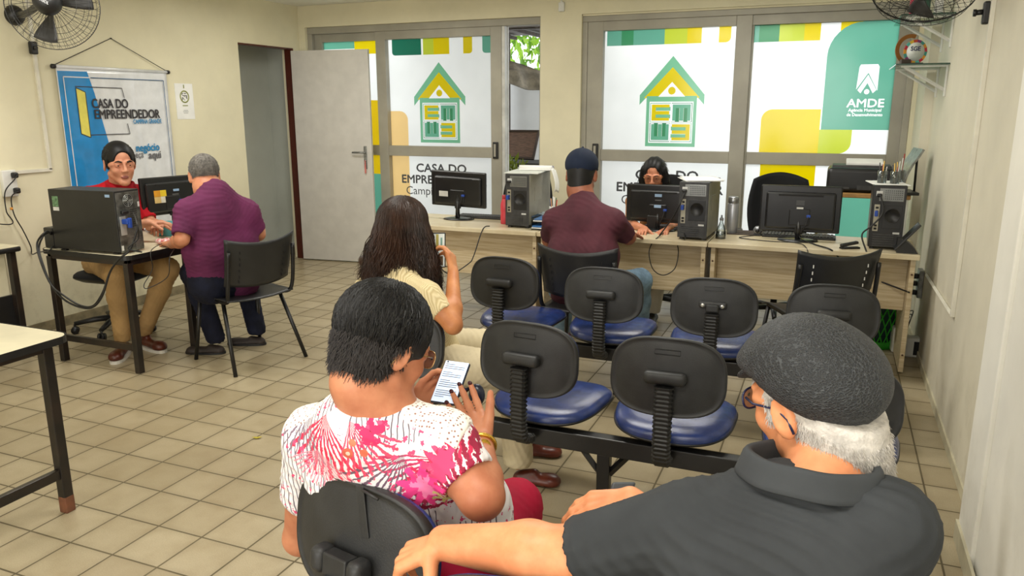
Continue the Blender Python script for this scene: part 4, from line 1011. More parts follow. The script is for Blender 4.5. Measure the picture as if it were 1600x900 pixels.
def woman_floral():
    t = person('woman with short black hair in a pink floral blouse looking at a phone', (1.66, -.56, 0))
    sk = skin('tan_skin_a', (196, 132, 98), (174, 108, 78)); lip = mat('lip_a', (150, 74, 70), .5)
    f = Fr(at(602, 540, 1.68), (.42, .90, -.46), roll=-4, sc=1.03); nb_ = at(592, 648, 1.68)
    shL, shR = at(492, 684, 1.80), at(692, 694, 1.66); elR = at(752, 776, 1.60); wrR = at(752, 690, 1.76); elL = at(470, 840, 1.98); wrL = at(640, 640, 2.02)
    hipL, hipR = V3(1.60, -.53, .54), V3(1.78, -.57, .54); knL, knR = V3(1.60, -.14, .53), V3(1.80, -.20, .52)
    B = Soft(.02); head(B, f, nb_ + V3(0, 0, -.01), .058)
    B.cone(shL, nb_ + V3(0, 0.01, -.03), .046, .056, .05); B.cone(nb_ + V3(0, .01, -.03), shR, .056, .046, .05); B.cone(nb_ + V3(0, .0, -.0), nb_ + V3(0, .02, -.08), .062, .07, .06); B.cone((shL + shR) / 2 + V3(0, .03, -.04), (hipL + hipR) / 2 + V3(0, .08, .06), .08, .09, .05); legs(B, (hipL, hipR), (knL, knR), (V3(1.62, -.08, .1), V3(1.82, -.12, .1)))
    arm(B, shR, elR, wrR, (.057, .050, .042, .026)); arm(B, shL, elL, wrL, (.055, .046, .038, .026)); tips = []
    hd = at(727, 640, 1.86) - wrR
    hand(B, wrR, hd, V3(-.55, .45, .45), 1, curls=((14, 16, 10), (12, 14, 10), (10, 14, 10), (8, 14, 10)), spread=3.2, size=.98, thumb=(.75, .5, .35), tips=tips)
    hand(B, wrL, at(668, 612, 2.02) - wrL, V3(.6, .1, .5), -1, curls=((20, 30, 20),) * 4, size=.95)
    soft('body', B, .004, [sk, lip], t, matfn=lips_mat(f, 1)); brows(f, t, M_hairk); eyes(f, t)
    M_nail = mat('dark_red_nail', (70, 16, 32), .2)
    for p, v in tips[:4]: bm = nb(); sph(bm, p + v * .0045 + V3(.001, -.004, .002), .0062, seg=10, sc=(1, .6, 1)); obj('fingernail', bm, M_nail, t, True)
    # blouse
    S = Soft(.05); mid = (shL + shR) / 2; pel = (hipL + hipR) / 2
    S.cone(shL, mid + V3(-.01, -.03, .035), .068, .090, .06); S.cone(mid + V3(-.01, -.03, .035), shR, .090, .070, .06)
    ax = (shR - shL).normalized()
    for s in (-1, 1): S.cone(mid + V3(0, .02, -.08) + ax * .085 * s, pel + V3(0, .05, .10) + ax * .085 * s, .112, .118, .05); S.cone(pel + V3(0, .05, .10) + ax * .085 * s, pel + V3(0, .08, .0) + ax * .08 * s, .118, .130, .05)
    u = (elR - shR); c1 = shR + u * .55; S.cone(shR, c1, .070, .066, .03); S.cone(shL, shL + (elL - shL) * .5, .070, .066, .03)
    v = u.normalized(); cpt = np.array(c1 + v * .085); S.P.append(('e', (cpt, np.array([.088] * 3), np.identity(3)), cpt - .088, cpt + .088, .004, 's'))
    # wide boat neckline
    S.cone(nb_ + V3(0, .0, -.032), nb_ + V3(0, .02, -.09), .082, .10, .05)
    nk = nb_ + V3(.0, .02, .074); S.P.append(('e', (np.array(nk), np.array([.098, .075, .055]), np.identity(3)), np.array(nk) - .11, np.array(nk) + .11, .02, 's'))
    T, col, frond, blob, nz, X_, Z_ = floral()
    ctr = Vector(t.location); rot = Matrix.Rotation(math.radians(-18), 4, 'Z')
    def LZ(px, py, d=1.66):
        q = rot @ (at(px, py, d) - ctr); return q.x, q.z
    def fr(px, py, *a, **k):
        nonlocal col; x, z = LZ(px, py); col = frond(col, x, z, *a, **k)
    def bl(px, py, *a, **k):
        nonlocal col; x, z = LZ(px, py); col = blob(col, x, z, *a, **k)
    fr(515, 640, -90, 48, .15, 38, (222, 44, 78)); fr(700, 690, -155, 50, .13, 42, (186, 50, 96)); fr(470, 650, -100, 40, .12, 40, (128, 110, 128), lo=.8); fr(640, 690, -115, 45, .15, 40, (110, 86, 104), lo=.8)
    fr(740, 760, 150, 70, .14, 34, (206, 40, 84)); fr(560, 640, -60, 45, .12, 40, (226, 70, 100)); fr(790, 790, 170, 60, .2, 60, (150, 24, 60), lo=.2); fr(500, 700, -90, 60, .1, 60, (228, 140, 160))
    bl(592, 655, .026, (226, 40, 96), 5); bl(592, 655, .007, (120, 20, 50)); bl(668, 745, .042, (232, 60, 136), 9); bl(668, 745, .022, (248, 130, 178), 7); bl(700, 700, .030, (216, 60, 110), 8); bl(720, 730, .018, (134, 40, 90), 7)
    bl(557, 688, .012, (196, 92, 70), nf=.01); bl(582, 686, .009, (206, 104, 76), nf=.01); bl(557, 688, .005, (240, 190, 170), nf=.005); bl(565, 670, .008, (214, 120, 90), nf=.01); bl(610, 768, .014, (216, 100, 110), nf=.02); bl(700, 765, .016, (206, 196, 120), 6); bl(470, 600, .02, (226, 90, 120), 5)
    # pink speckle
    col = T.mix(T.math('MULTIPLY', T.math('GREATER_THAN', T.noise(70, 2), .62), T.math('GREATER_THAN', T.noise(8, 2), .52)), col, rgb(214, 74, 118))
    T.link(col, T.b.inputs['Base Color']); T.b.inputs['Roughness'].default_value = .75; T.bump(T.noise(600, 2), .15, .0006)
    o = soft('blouse', S, .0055, T.m, t, disp=folds(.0028, (18, 10, 26), 1.7))
    # crocheted lace over the shoulders
    tl = NT('white_crochet_lace'); vo = tl.new('ShaderNodeTexVoronoi'); vo.inputs['Scale'].default_value = 120; vo.inputs['Randomness'].default_value = .35; tl.link(tl.obj(), vo.inputs['Vector'])
    ho = tl.ramp(vo.outputs[0], .20, .34); tl.link(tl.mix(ho, rgb(150, 104, 98), rgb(240, 237, 228)), tl.b.inputs['Base Color']); tl.b.inputs['Roughness'].default_value = .9; tl.bump(ho, .8, .0015)
    for s, sh_ in ((1, shR), (-1, shL)):
        L_ = Soft(.05); L_.P = [q for q in S.P]
        L_.P = [(k, ((d[0], d[1], d[2] + .003, d[3] + .003, d[4]) if k == 'c' else d), a - .003, b + .003, kk, op) for k, d, a, b, kk, op in L_.P]
        w_ = (sh_ - nb_).normalized(); c0 = nb_.lerp(sh_, .62) + V3(0, .01, .02); band = V3(0, 1, 0) * .9 + w_ * (.35)
        L_.cut(c0 + V3(0, -.055, 0), V3(0, -1, -.35) - w_ * .10, .003); L_.cut(c0 - w_ * .052, -w_ + V3(0, -.3, 0), .003); L_.cut(c0 + w_ * .105, w_, .003); L_.cut(c0 + V3(0, 0, -.11), (0, 0, -1), .003)
        soft('lace_yoke', L_, .005, tl.m, o, disp=folds(.0028, (18, 10, 26), 1.7))
    S = Soft(.03); legs(S, (hipL, hipR), (knL, knR), (V3(1.62, -.08, .14), V3(1.82, -.12, .14)), (.105, .07, .06)); S.cone(hipL + V3(-.0, .02, .0), hipR + V3(.0, .02, 0), .125, .125)
    soft('trousers', S, .009, fabric('crimson_cotton', (166, 16, 52), vs_=10), t, disp=folds(.003))
    for a, b in ((V3(1.62, -.10, 0), V3(1.60, .12, 0)), (V3(1.82, -.15, 0), V3(1.82, .07, 0))): soft('shoe', shoe_soft(a, b), .008, M_blacksh, t)
    # short black hair: a full cap of layered locks
    S = Soft(.015); S.ell(f(0, -.020, .036), [v * f.s for v in (.092, .104, .094)], f.M); S.ell(f(0, -.050, -.030), (.076, .060, .072), f.M, .02)
    for s in (-1, 1):
        S.cone(f(s * .075, .03, .03), f(s * .074, .035, .0), .016, .012); c_ = np.array(f(s * .095, .002, -.022)); S.P.append(('e', (c_, np.array([.026, .022, .036]), np.array(f.M)), c_ - .04, c_ + .04, .006, 's'))
    S.cut(f(0, .062, .03), f.y + f.z * -.5, .01); S.cut(f(0, -.06, -.095), -f.z + f.y * .3, .008)
    h = soft('hair', S, .0045, M_hairk, t)
    q = random.Random(4); paths = []
    for i in range(2400):
        a = q.uniform(-PI, PI); st = q.uniform(.02, 1.0); top = Vector((q.gauss(0, .02), -.03 + q.gauss(0, .025), .135)); P = []
        d = Vector((math.sin(a), -math.cos(a), 0)); L = q.uniform(.5, 1.25); front = max(0, -math.cos(a)); w0 = q.gauss(0, .10)
        for j in range(7):
            el = (.15 + st * .7 + j / 6 * L * (1.15 - .45 * front)) * 1.25; el = min(el, 2.05 + .42 * max(0, math.cos(a))); aa = a + w0 * j / 6 + .06 * math.sin(j * 1.3 + i); R_ = 1.02 + q.gauss(0, .006) + .015 * math.sin(j + i * .7)
            p = Vector((math.sin(aa) * math.sin(el) * .096 * R_, -math.cos(aa) * math.sin(el) * .105 * R_ - .02, .040 + math.cos(el) * .096 * R_)); P.append(f(*p))
        if f.loc(np.array([P[-1]]))[0][1] > .07 and f.loc(np.array([P[-1]]))[0][2] < .02: continue
        ls = f.loc(np.array([P[-1]]))[0]
        if abs(ls[0]) > .06 and -.03 < ls[1] < .04 and ls[2] < .005: continue
        paths.append(P)
    strands('hair_locks', paths, .0017, M_hairk, h, 4, .15)
    short_hairs(h, f, lambda l: l[2] < .01 and l[1] < .01, 4500, .015, .0009, mat('cropped_dark_hair', (38, 32, 30), .7), 5, .12, .05)
    glasses(f, t, mat('gold_frame', (196, 156, 104), .25, .7), w=.026, h=.019, th=.0016)
    # gold wrist watch
    M_gold = mat('gold', (222, 176, 72), .25, .85); c = wrR.lerp(elR, .08); ax = (wrR - elR).normalized(); e1 = ax.orthogonal().normalized(); e2 = ax.cross(e1)
    bm = nb(); tube(bm, [c + e1 * .031 * math.cos(a * PI / 12) + e2 * .031 * math.sin(a * PI / 12) for a in range(24)], .0055, 6, closed=True); wt = obj('wrist_watch', bm, M_gold, t, True)
    pc = c + (at(800, 700, 1.4) - c).normalized() * .034; bm = nb(); cyl(bm, pc, pc + (pc - c).normalized() * .008, .015, seg=20); obj('watch_case', bm, M_gold, wt, True)
    # phone
    tp = thing('smartphone', 'smartphone with a white page of text held by the woman in floral blouse', 'phone', at(707, 597, 1.93))
    TL, TR, BL = at(696, 562, 1.97), at(735, 567, 1.95), at(679, 620, 1.90); r_ = (TR - TL); up = (TL - BL); r_ = r_.normalized(); up = (up - r_ * up.dot(r_)).normalized()
    cen = (TR + BL) / 2; W, H = (TR - TL).length, (TL - BL).length * 1.12; cen = TL + r_ * W / 2 - up * H / 2; M = face_mat(cen, r_, up)
    bm = nb(); bx(bm, (0, 0, -.005), (W, H, .009), .0042, M, seg=3); obj('case', bm, mat('navy_phone_case', (28, 34, 54), .35), tp, True)
    bm = nb(); bx(bm, (0, 0, .0003), (W * .92, H * .965, .0012), .0004, M); sc = obj('screen', bm, glow('lit_screen', (206, 222, 244), .62), tp, True)
    bm = nb(); q = random.Random(1)
    for i in range(17):
        if i in (3, 7, 12): continue
        w_ = W * (.78 if i % 4 else .4) * q.uniform(.9, 1); bx(bm, (-W * .40 + w_ / 2, H * .40 - i * H * .048, .0013), (w_, H * .012, .0004), 0, M)
    obj('text_line', bm, mat('grey_text', (96, 104, 126)), sc, True)
    bm = nb(); cyl(bm, M @ V3(-W * .36, H * .455, .001), M @ V3(-W * .36, H * .455, .0014), .0022); obj('camera_hole', bm, M_black, tp, True)
    # small dark pouch on the wrist side
    bm = nb(); sph(bm, at(745, 617, 1.98), 1, M=None, sc=(.022, .018, .03)); single('coin_purse', bm, mat('navy_leather', (24, 30, 52), .3), 'small dark navy purse held behind the fingers with the phone', 'purse')
woman_floral()
def torso_shirt(S, shL, shR, nb_, pel, r=(.062, .10, .13), wide=.07, hi=.012, nr=.066):
    mid = (shL + shR) / 2; ax = (shR - shL).normalized(); top = mid.lerp(nb_, .6)
    S.cone(shL, top, r[0], r[1] * .8, .05); S.cone(top, shR, r[1] * .8, r[0], .05); S.cone(nb_ + (nb_ - pel).normalized() * hi, mid, nr, r[1], .04)
    m2 = mid.lerp(pel, .5) + V3(0, 0, 0)
    for s in (-1, 1): S.cone(mid.lerp(pel, .18) + ax * wide * s, m2 + ax * wide * s, r[1], r[2], .05); S.cone(m2 + ax * wide * s, pel + ax * wide * .9 * s, r[2], r[2] * 1.02, .05)
def sleeve(S, sh, el, f=.6, r=(.062, .056)):
    u = el - sh; c = sh + u * f; S.cone(sh, c, r[0], r[1], .03); v = u.normalized(); R_ = r[1] * 1.35; cp = np.array(c + v * R_ * .98); S.P.append(('e', (cp, np.array([R_] * 3), np.identity(3)), cp - R_, cp + R_, .004, 's'))
def basebody(B, f, nb_, shL, shR, arms, hips, knees, ank, rn=.054, legr=(.075, .055, .036), ar=(.052, .044, .041, .027), **kw):
    head(B, f, nb_, rn, **kw); B.cone(shL, nb_ + V3(0, 0, -.04), .045, .05, .03); B.cone(nb_ + V3(0, 0, -.04), shR, .05, .045, .03); B.cone((shL + shR) / 2 + V3(0, 0, -.03), (hips[0] + hips[1]) / 2, .06, .085, .04)
    legs(B, hips, knees, ank, legr)
    for (s, e, w_) in arms: arm(B, s, e, w_, ar)
# ---- 3: woman with long wavy hair, taking a photo ----------------------------
def woman_long():
    t = person('woman with long wavy brown hair in a beige ribbed top photographing with a phone', (.98, .82, 0))
    sk = skin('tan_skin_b', (196, 134, 88), (176, 112, 70)); lip = mat('lip_b', (150, 80, 72), .5)
    f = Fr(at(634, 358, 3.26), (.20, .97, -.10), sc=1.0); nb_ = at(628, 432, 3.20)
    shL, shR = at(575, 452, 3.30), at(668, 462, 3.10); elR = at(708, 508, 3.06); wrR = at(708, 424, 3.20); elL = at(600, 520, 3.45); wrL = at(668, 424, 3.42)
    hipL, hipR = V3(.93, .94, .53), V3(.99, .76, .53); knL, knR = V3(1.26, 1.16, .52), V3(1.36, .88, .50)
    B = Soft(.02); basebody(B, f, nb_, shL, shR, ((shR, elR, wrR), (shL, elL, wrL)), (hipL, hipR), (knL, knR), (V3(1.30, 1.12, .1), V3(1.38, .86, .1)), rn=.046, ar=(.044, .038, .034, .023))
    hand(B, wrR, at(699, 372, 3.26) - wrR, (-1, .15, .1), -1, curls=((35, 40, 30), (30, 40, 30), (26, 40, 30), (20, 40, 30)), spread=3, size=.95, thumb=(.8, .2, .4))
    hand(B, wrL, at(672, 396, 3.40) - wrL, (.9, .3, .1), 1, curls=((40, 40, 30),) * 4, size=.9)
    soft('body', B, .0055, [sk, lip], t, matfn=lips_mat(f, 1)); brows(f, t, M_hairbr); eyes(f, t)
    S = Soft(.03); torso_shirt(S, shL, shR, nb_, (hipL + hipR) / 2 + V3(0, 0, .02), (.054, .080, .105), .055); sleeve(S, shR, elR, .52, (.056, .050)); sleeve(S, shL, elL, .52, (.056, .050))
    tr = NT('beige_ribbed_knit'); wv = tr.new('ShaderNodeTexWave'); wv.bands_direction = 'X'; wv.inputs['Scale'].default_value = 55; tr.link(tr.mapping(rot=(0, .5, .6)), wv.inputs['Vector']); tr.link(tr.mix(wv.outputs[1], rgb(190, 172, 128), rgb(220, 205, 164)), tr.b.inputs['Base Color']); tr.b.inputs['Roughness'].default_value = .9; tr.bump(wv.outputs[1], .5, .002)
    soft('knit_top', S, .007, tr.m, t, disp=folds(.003, (18, 12, 24)))
    S = Soft(.03); legs(S, (hipL, hipR), (knL, knR), (V3(1.30, 1.12, .12), V3(1.38, .86, .12)), (.100, .075, .065)); S.cone(hipL, hipR, .12, .12); S.cut((0, 0, .085), (0, 0, -1), .004)
    soft('trousers', S, .008, M_beigep, t, disp=folds(.006, (30, 26, 20)))
    for a, b in ((V3(1.28, 1.12, 0), V3(1.47, 1.18, 0)), (V3(1.36, .86, 0), V3(1.56, .90, 0))): soft('shoe', shoe_soft(a, b), .008, M_tanleather, t)
    S = Soft(.03); S.ell(f(0, -.025, .030), (.086, .096, .088), f.M); S.cone(f(-.02, -.05, -.02), at(600, 418, 3.22), .072, .060, .06); S.cone(f(.03, -.04, -.02), at(645, 405, 3.22), .050, .026, .05)
    S.cone(f(-.045, -.02, -.05), at(578, 408, 3.30), .060, .040, .05); S.cut(f(0, .075, 0), f.y, .01)
    h = soft('hair', S, .0065, M_hairbr, t, disp=lambda p, n: .004 * np.sin(110 * p[:, 0] + 6 * np.sin(p[:, 2] * 18)) + .004 * np.sin(70 * p[:, 1] + 30 * p[:, 0] + 3 * np.sin(p[:, 2] * 25)))
    q = random.Random(9); paths = []
    for i in range(2600):
        a = q.uniform(-2.5, 2.5); P = []; L = q.uniform(.22, .42); R_ = 1.0 + q.uniform(-.03, .10); ph = round(q.uniform(0, 6)) + q.gauss(0, .25); amp = q.uniform(.008, .020); w0 = q.gauss(0, .12)
        st = q.uniform(.05, 1.0)
        for j in range(6):
            el = st + (1.55 - st) * j / 5; aa = a + w0 * j / 5
            P.append(f(math.sin(aa) * math.sin(el) * .096 * R_, -math.cos(aa) * math.sin(el) * .106 * R_ - .025, .035 + math.cos(el) * .097 * R_))
        side = f.x * math.sin(a) - f.y * math.cos(a); left = max(0, -math.sin(a + .35)); p0 = P[-1]
        for j in range(1, 12):
            u = j / 11; p = p0 + V3(0, 0, -L * u) + side * (.05 * u - .02 * u * u) + (-f.x) * (.09 * u ** 1.4 * (left + .25 * math.cos(a))) + f.x * .02 * u * max(0, math.sin(a)) - f.y * (.03 * u * max(0, math.cos(a)))
            p = p + f.x * amp * u ** .7 * math.sin(ph + u * 12) + f.y * amp * u ** .7 * math.cos(ph * 1.7 + u * 11); P.append(p)
        paths.append(P)
    strands('hair_strands', paths, .0023, M_hairbr, h, 4, .18)
    tp = thing('smartphone', 'black smartphone held up sideways by the woman with long hair', 'phone', at(684, 388, 3.34))
    c = at(683, 391, 3.33); M = face_mat(c, at(800, 391, 3.30) - at(683, 393, 3.33), (0, .05, 1)); bm = nb(); bx(bm, (0, 0, 0), (.074, .152, .009), .004, M, seg=3); obj('case', bm, M_black, tp, True)
    bm = nb(); bx(bm, (0, 0, .0050), (.067, .142, .001), .0004, M); s_ = obj('screen', bm, glow('camera_view_screen', (196, 200, 190), .55), tp, True)
    bm = nb()
    for x, y, w_, h_, k in ((-.02, .03, .01, .05, 0), (.002, .04, .012, .06, 1), (.02, .03, .008, .05, 0), (-.012, -.02, .03, .04, 2), (.012, -.045, .03, .04, 3)): bx(bm, (x, y, .0058), (w_, h_, .0004), 0, M, mi=k)
    obj('preview_shape', bm, [mat('preview_teal', (150, 200, 190)), mat('preview_yellow', (224, 214, 120)), mat('preview_dark', (60, 56, 56)), mat('preview_brown', (170, 140, 110))], s_, True)
woman_long()

# ---- 5: man in navy cap at the desk ------------------------------------------
def man_navy():
    t = person('man in a navy cap and maroon shirt seated at the middle desk', (1.18, 2.42, 0))
    sk = skin('brown_skin', (158, 98, 72), (134, 80, 58)); lip = mat('lip_c', (130, 70, 64), .5)
    f = Fr(at(909, 272, 4.78), (-.10, .98, -.22), sc=1.16); nb_ = at(911, 314, 4.72)
    shL, shR = at(867, 345, 4.72), at(958, 346, 4.60); elR = at(982, 372, 4.78); wrR = at(985, 366, 5.02); elL = at(858, 376, 4.86); wrL = at(880, 366, 5.08)
    hipL, hipR = V3(1.10, 2.36, .53), V3(1.29, 2.36, .53); knL, knR = V3(.96, 2.74, .53), V3(1.47, 2.70, .53)
    aL, aR = V3(.90, 2.88, .1), V3(1.44, 2.86, .1)
    B = Soft(.02); basebody(B, f, nb_, shL, shR, ((shR, elR, wrR), (shL, elL, wrL)), (hipL, hipR), (knL, knR), (aL, aR), rn=.072)
    for w_, e, s in ((wrR, elR, 1), (wrL, elL, -1)): hand(B, w_, w_ - e + V3(-.05 * s, .02, 0), (0, 0, -1), -s, size=1.0)
    soft('body', B, .007, [sk, lip], t, matfn=lips_mat(f, 1))
    S = Soft(.03); torso_shirt(S, shL, shR, nb_, (hipL + hipR) / 2, (.072, .105, .128), .085, hi=-.012, nr=.088); sleeve(S, shR, elR, .72, (.074, .066)); sleeve(S, shL, elL, .72, (.074, .066))
    soft('t_shirt', S, .009, fabric('maroon_cotton', (88, 46, 56), vs_=5, var=.1), t, disp=folds(.004, (14, 10, 18), 2))
    S = Soft(.03); legs(S, (hipL, hipR), (knL, knR), (aL, aR), (.095, .075, .06)); S.cone(hipL, hipR, .12, .12); S.cut((0, 0, .085), (0, 0, -1), .004); soft('jeans', S, .011, M_jean_l, t, disp=folds(.004))
    for a in (aL, aR):
        b = V3(a.x, a.y - .05, 0); o = soft('sneaker', shoe_soft(b, b + V3(-.03, .26, 0)), .008, mat('maroon_sneaker', (110, 34, 38), .6), t); bm = sole_bm(b + V3(0, -.01, 0), b + V3(-.03, .27, 0)); obj('sole', bm, M_sole, o, True)
    S = Soft(.008); S.ell(f(0, -.016, .030), [v * f.s for v in (.078, .099, .088)], f.M); S.cut(f(0, .02, 0), f.y, .004); S.cone(f(0, -.045, -.02), f(0, -.042, -.07), .066 * f.s, .064 * f.s, .02); S.cut(f(0, -.05, -.075), (f.y * .4 - f.z), .006)
    soft('hair', S, .006, M_hairk, t)
    S = Soft(.012); S.ell(f(0, -.014, .048), [v * f.s for v in (.089, .108, .088)], f.M); S.cut(f(0, 0, .026), (-f.z + f.y * .28), .006)
    c = soft('cap', S, .006, fabric('navy_cap_twill', (28, 38, 58)), t, disp=lambda p, n: .0022 * np.exp(-(f.loc(p)[:, 0] / .006) ** 2))
    S = Soft(.01); S.ell(f(0, .11, .045), (.08, .07, .012), f.M @ Euler((math.radians(-12), 0, 0)).to_matrix()); soft('cap_peak', S, .005, fabric('navy_peak', (28, 38, 58)), c)
    bm = nb(); sph(bm, f(0, -.014, .139), .007); obj('cap_button', bm, fabric('navy_button', (28, 38, 58)), c, True)
man_navy()

# ---- 6: woman with glasses behind the monitor --------------------------------
def woman_glasses():
    t = person('woman with dark straight hair and round glasses working behind a monitor', (1.32, 3.98, 0))
    sk = skin('tan_skin_c', (206, 140, 108), (188, 120, 88)); lip = mat('lip_d', (160, 80, 74), .5)
    f = Fr(at(1022, 272, 5.66), (.06, -.96, -.30), sc=1.0); nb_ = f(0, -.05, -.15)
    cx = f.c.x; shL, shR = V3(cx + .18, f.c.y + .05, .90), V3(cx - .17, f.c.y + .05, .90); elL, elR = at(1058, 350, 5.62), at(985, 350, 5.6); wrL, wrR = at(1040, 360, 5.36), at(1008, 358, 5.36)
    hipL, hipR = V3(cx + .10, 4.02, .52), V3(cx - .09, 4.02, .52); knL, knR = V3(1.42, 3.62, .50), V3(1.20, 3.62, .50)
    aL, aR = at(1016, 462, 5.55), at(995, 478, 5.5); aL.z = .12; aR.z = .12; aL.x = 1.385; aL.y = 3.56; aR.x = 1.21; aR.y = 3.56
    B = Soft(.02); basebody(B, f, nb_, shL, shR, ((shR, elR, wrR), (shL, elL, wrL)), (hipL, hipR), (knL, knR), (aL, aR), rn=.044, legr=(.06, .045, .032), ar=(.038, .034, .030, .022))
    for w_, e, s in ((wrR, elR, 1), (wrL, elL, -1)): hand(B, w_, V3(-.02 * s, -1, 0), (0, 0, -1), s, size=.88)
    soft('body', B, .005, [sk, lip], t, matfn=lips_mat(f, 1)); brows(f, t, M_hairk, .0026); eyes(f, t)
    S = Soft(.03); torso_shirt(S, shL, shR, nb_, (hipL + hipR) / 2, (.042, .070, .085), .045, hi=.0); sleeve(S, shR, elR, .85, (.046, .040)); sleeve(S, shL, elL, .85, (.046, .040))
    soft('blouse', S, .007, fabric('tan_blouse', (176, 118, 72)), t)
    S = Soft(.03); legs(S, (hipL, hipR), (knL, knR), (aL, aR), (.085, .062, .052)); S.cone(hipL, hipR, .10, .10); S.cut((0, 0, .10), (0, 0, -1), .004); soft('trousers', S, .008, fabric('white_trouser', (220, 216, 204)), t)
    for a in (aL, aR):
        b = V3(a.x, a.y + .05, .03); o = soft('shoe', shoe_soft(b, b + V3(0, -.23, 0), .06), .007, M_blacksh, t); obj('sole', sole_bm(b + V3(0, .01, -.005), b + V3(0, -.24, -.005), th=.02), M_sole, o, True)
    S = Soft(.02); S.ell(f(0, -.016, .032), (.083, .103, .092), f.M)
    for s in (-1, 1): S.path([f(s * .070, .01, .04), f(s * .084, .0, -.05), f(s * .088, -.01, -.14), f(s * .085, .0, -.24)], [.024, .026, .028, .022], .02)
    S.cone(f(0, -.06, -.02), f(0, -.08, -.2), .075, .07, .04); c_ = np.array(f(0, .108, -.010)); S.P.append(('e', (c_, np.array([.062, .080, .100]), np.array(f.M)), c_ - .1, c_ + .1, .01, 's')); S.cut(f(0, .080, 0), f.y, .01)
    h = soft('hair', S, .006, M_hairk, t, disp=lambda p, n: .002 * np.sin(140 * p[:, 0] + 4 * np.sin(p[:, 2] * 14)))
    short_hairs(h, f, lambda l: True, 2600, .045, .0012, M_hairk, 3, .06, .1)
    glasses(f, t, mat('thin_gold_frame', (200, 160, 110), .25, .8), w=.025, h=.022, round_=2, th=.0008)
woman_glasses()

# ---- 1: man in the red polo ---------------------------------------------------
def man_red():
    t = person('man in a red polo shirt seated at the left desk facing right', (-2.22, 1.95, 0))
    sk = skin('light_tan_skin', (206, 148, 118), (186, 124, 96)); lip = mat('lip_e', (160, 92, 84), .5)
    f = Fr(at(187, 255, 5.28), (.93, -.46, -.10), sc=1.20); nb_ = f(0, -.045, -.155)
    shR, shL = at(140, 308, 5.30), at(214, 304, 5.50); elR = at(150, 366, 5.1); elL = at(236, 352, 5.46); wrR = at(232, 348, 4.98); wrL = at(250, 350, 5.15)
    hipL, hipR = V3(-2.22, 2.08, .53), V3(-2.24, 1.88, .53); knL = at(262, 420, 5.18); knR = at(182, 428, 4.98); aL = at(222, 488, 5.22); aR = at(188, 500, 5.08); aL.z = .12; aR.z = .12
    B = Soft(.02); basebody(B, f, nb_, shL, shR, ((shR, elR, wrR), (shL, elL, wrL)), (hipL, hipR), (knL, knR), (aL, aR), rn=.058)
    for w_, s in ((wrR, 1), (wrL, -1)): hand(B, w_, V3(.5, .6 * s - .1, 0), (0, 0, -1), -s)
    soft('body', B, .0058, [sk, lip], t, matfn=lips_mat(f, 1)); brows(f, t, M_hairk, .0045); eyes(f, t)
    S = Soft(.03); torso_shirt(S, shL, shR, nb_, (hipL + hipR) / 2, (.068, .098, .115), .075, hi=.02); sleeve(S, shR, elR, .75, (.07, .06)); sleeve(S, shL, elL, .75, (.07, .06))
    o = soft('polo_shirt', S, .008, fabric('red_pique', (186, 14, 32)), t, disp=folds(.004, (16, 12, 20), 1))
    collar_band('collar', fabric('red_collar', (160, 10, 28)), o, f(0, -.035, -.118), .98, .92, COLLAR, .03, math.atan2(f.y.y, f.y.x) - PI / 2, .01)
    S = Soft(.03); legs(S, (hipL, hipR), (knL, knR), (aL, aR), (.095, .075, .052)); S.cone(hipL, hipR, .115, .115); S.cut((0, 0, .085), (0, 0, -1), .004); soft('trousers', S, .009, M_khaki, t, disp=folds(.005, (24, 20, 22)))
    for a, d in ((aL, V3(.85, -.2, 0)), (aR, V3(.5, -.75, 0))):
        d.normalize(); b = V3(a.x, a.y, .012) - d * .06; o = soft('shoe', shoe_soft(b, b + d * .28, .065, .045), .007, M_tanleather, t); obj('sole', sole_bm(b + V3(0, 0, -.012) - d * .01, b + d * .29 + V3(0, 0, -.012), .046, .02), M_sole, o, True)
    S = Soft(.008); S.ell(f(0, -.014, .036), [v * f.s for v in (.080, .101, .090)], f.M)
    for s in (-1, 1): S.cone(f(s * .073, .030, .03), f(s * .0745, .026, .005), .007, .005)
    c_ = np.array(f(0, .120, -.004)); S.P.append(('e', (c_, np.array([.072, .074, .102]) * f.s, np.array(f.M)), c_ - .12, c_ + .12, .006, 's'))
    for s in (-1, 1):
        c_ = np.array(f(s * .092, .0, -.014)); S.P.append(('e', (c_, np.array([.026, .024, .036]) * f.s, np.array(f.M)), c_ - .05, c_ + .05, .005, 's'))
    S.cut(f(0, -.05, -.05), (f.y * .5 - f.z), .006); h = soft('hair', S, .0048, M_hairk, t); short_hairs(h, f, lambda l: l[1] < .035, 2600, .013, .0011, M_hairk, 3, .25, .1)
man_red()

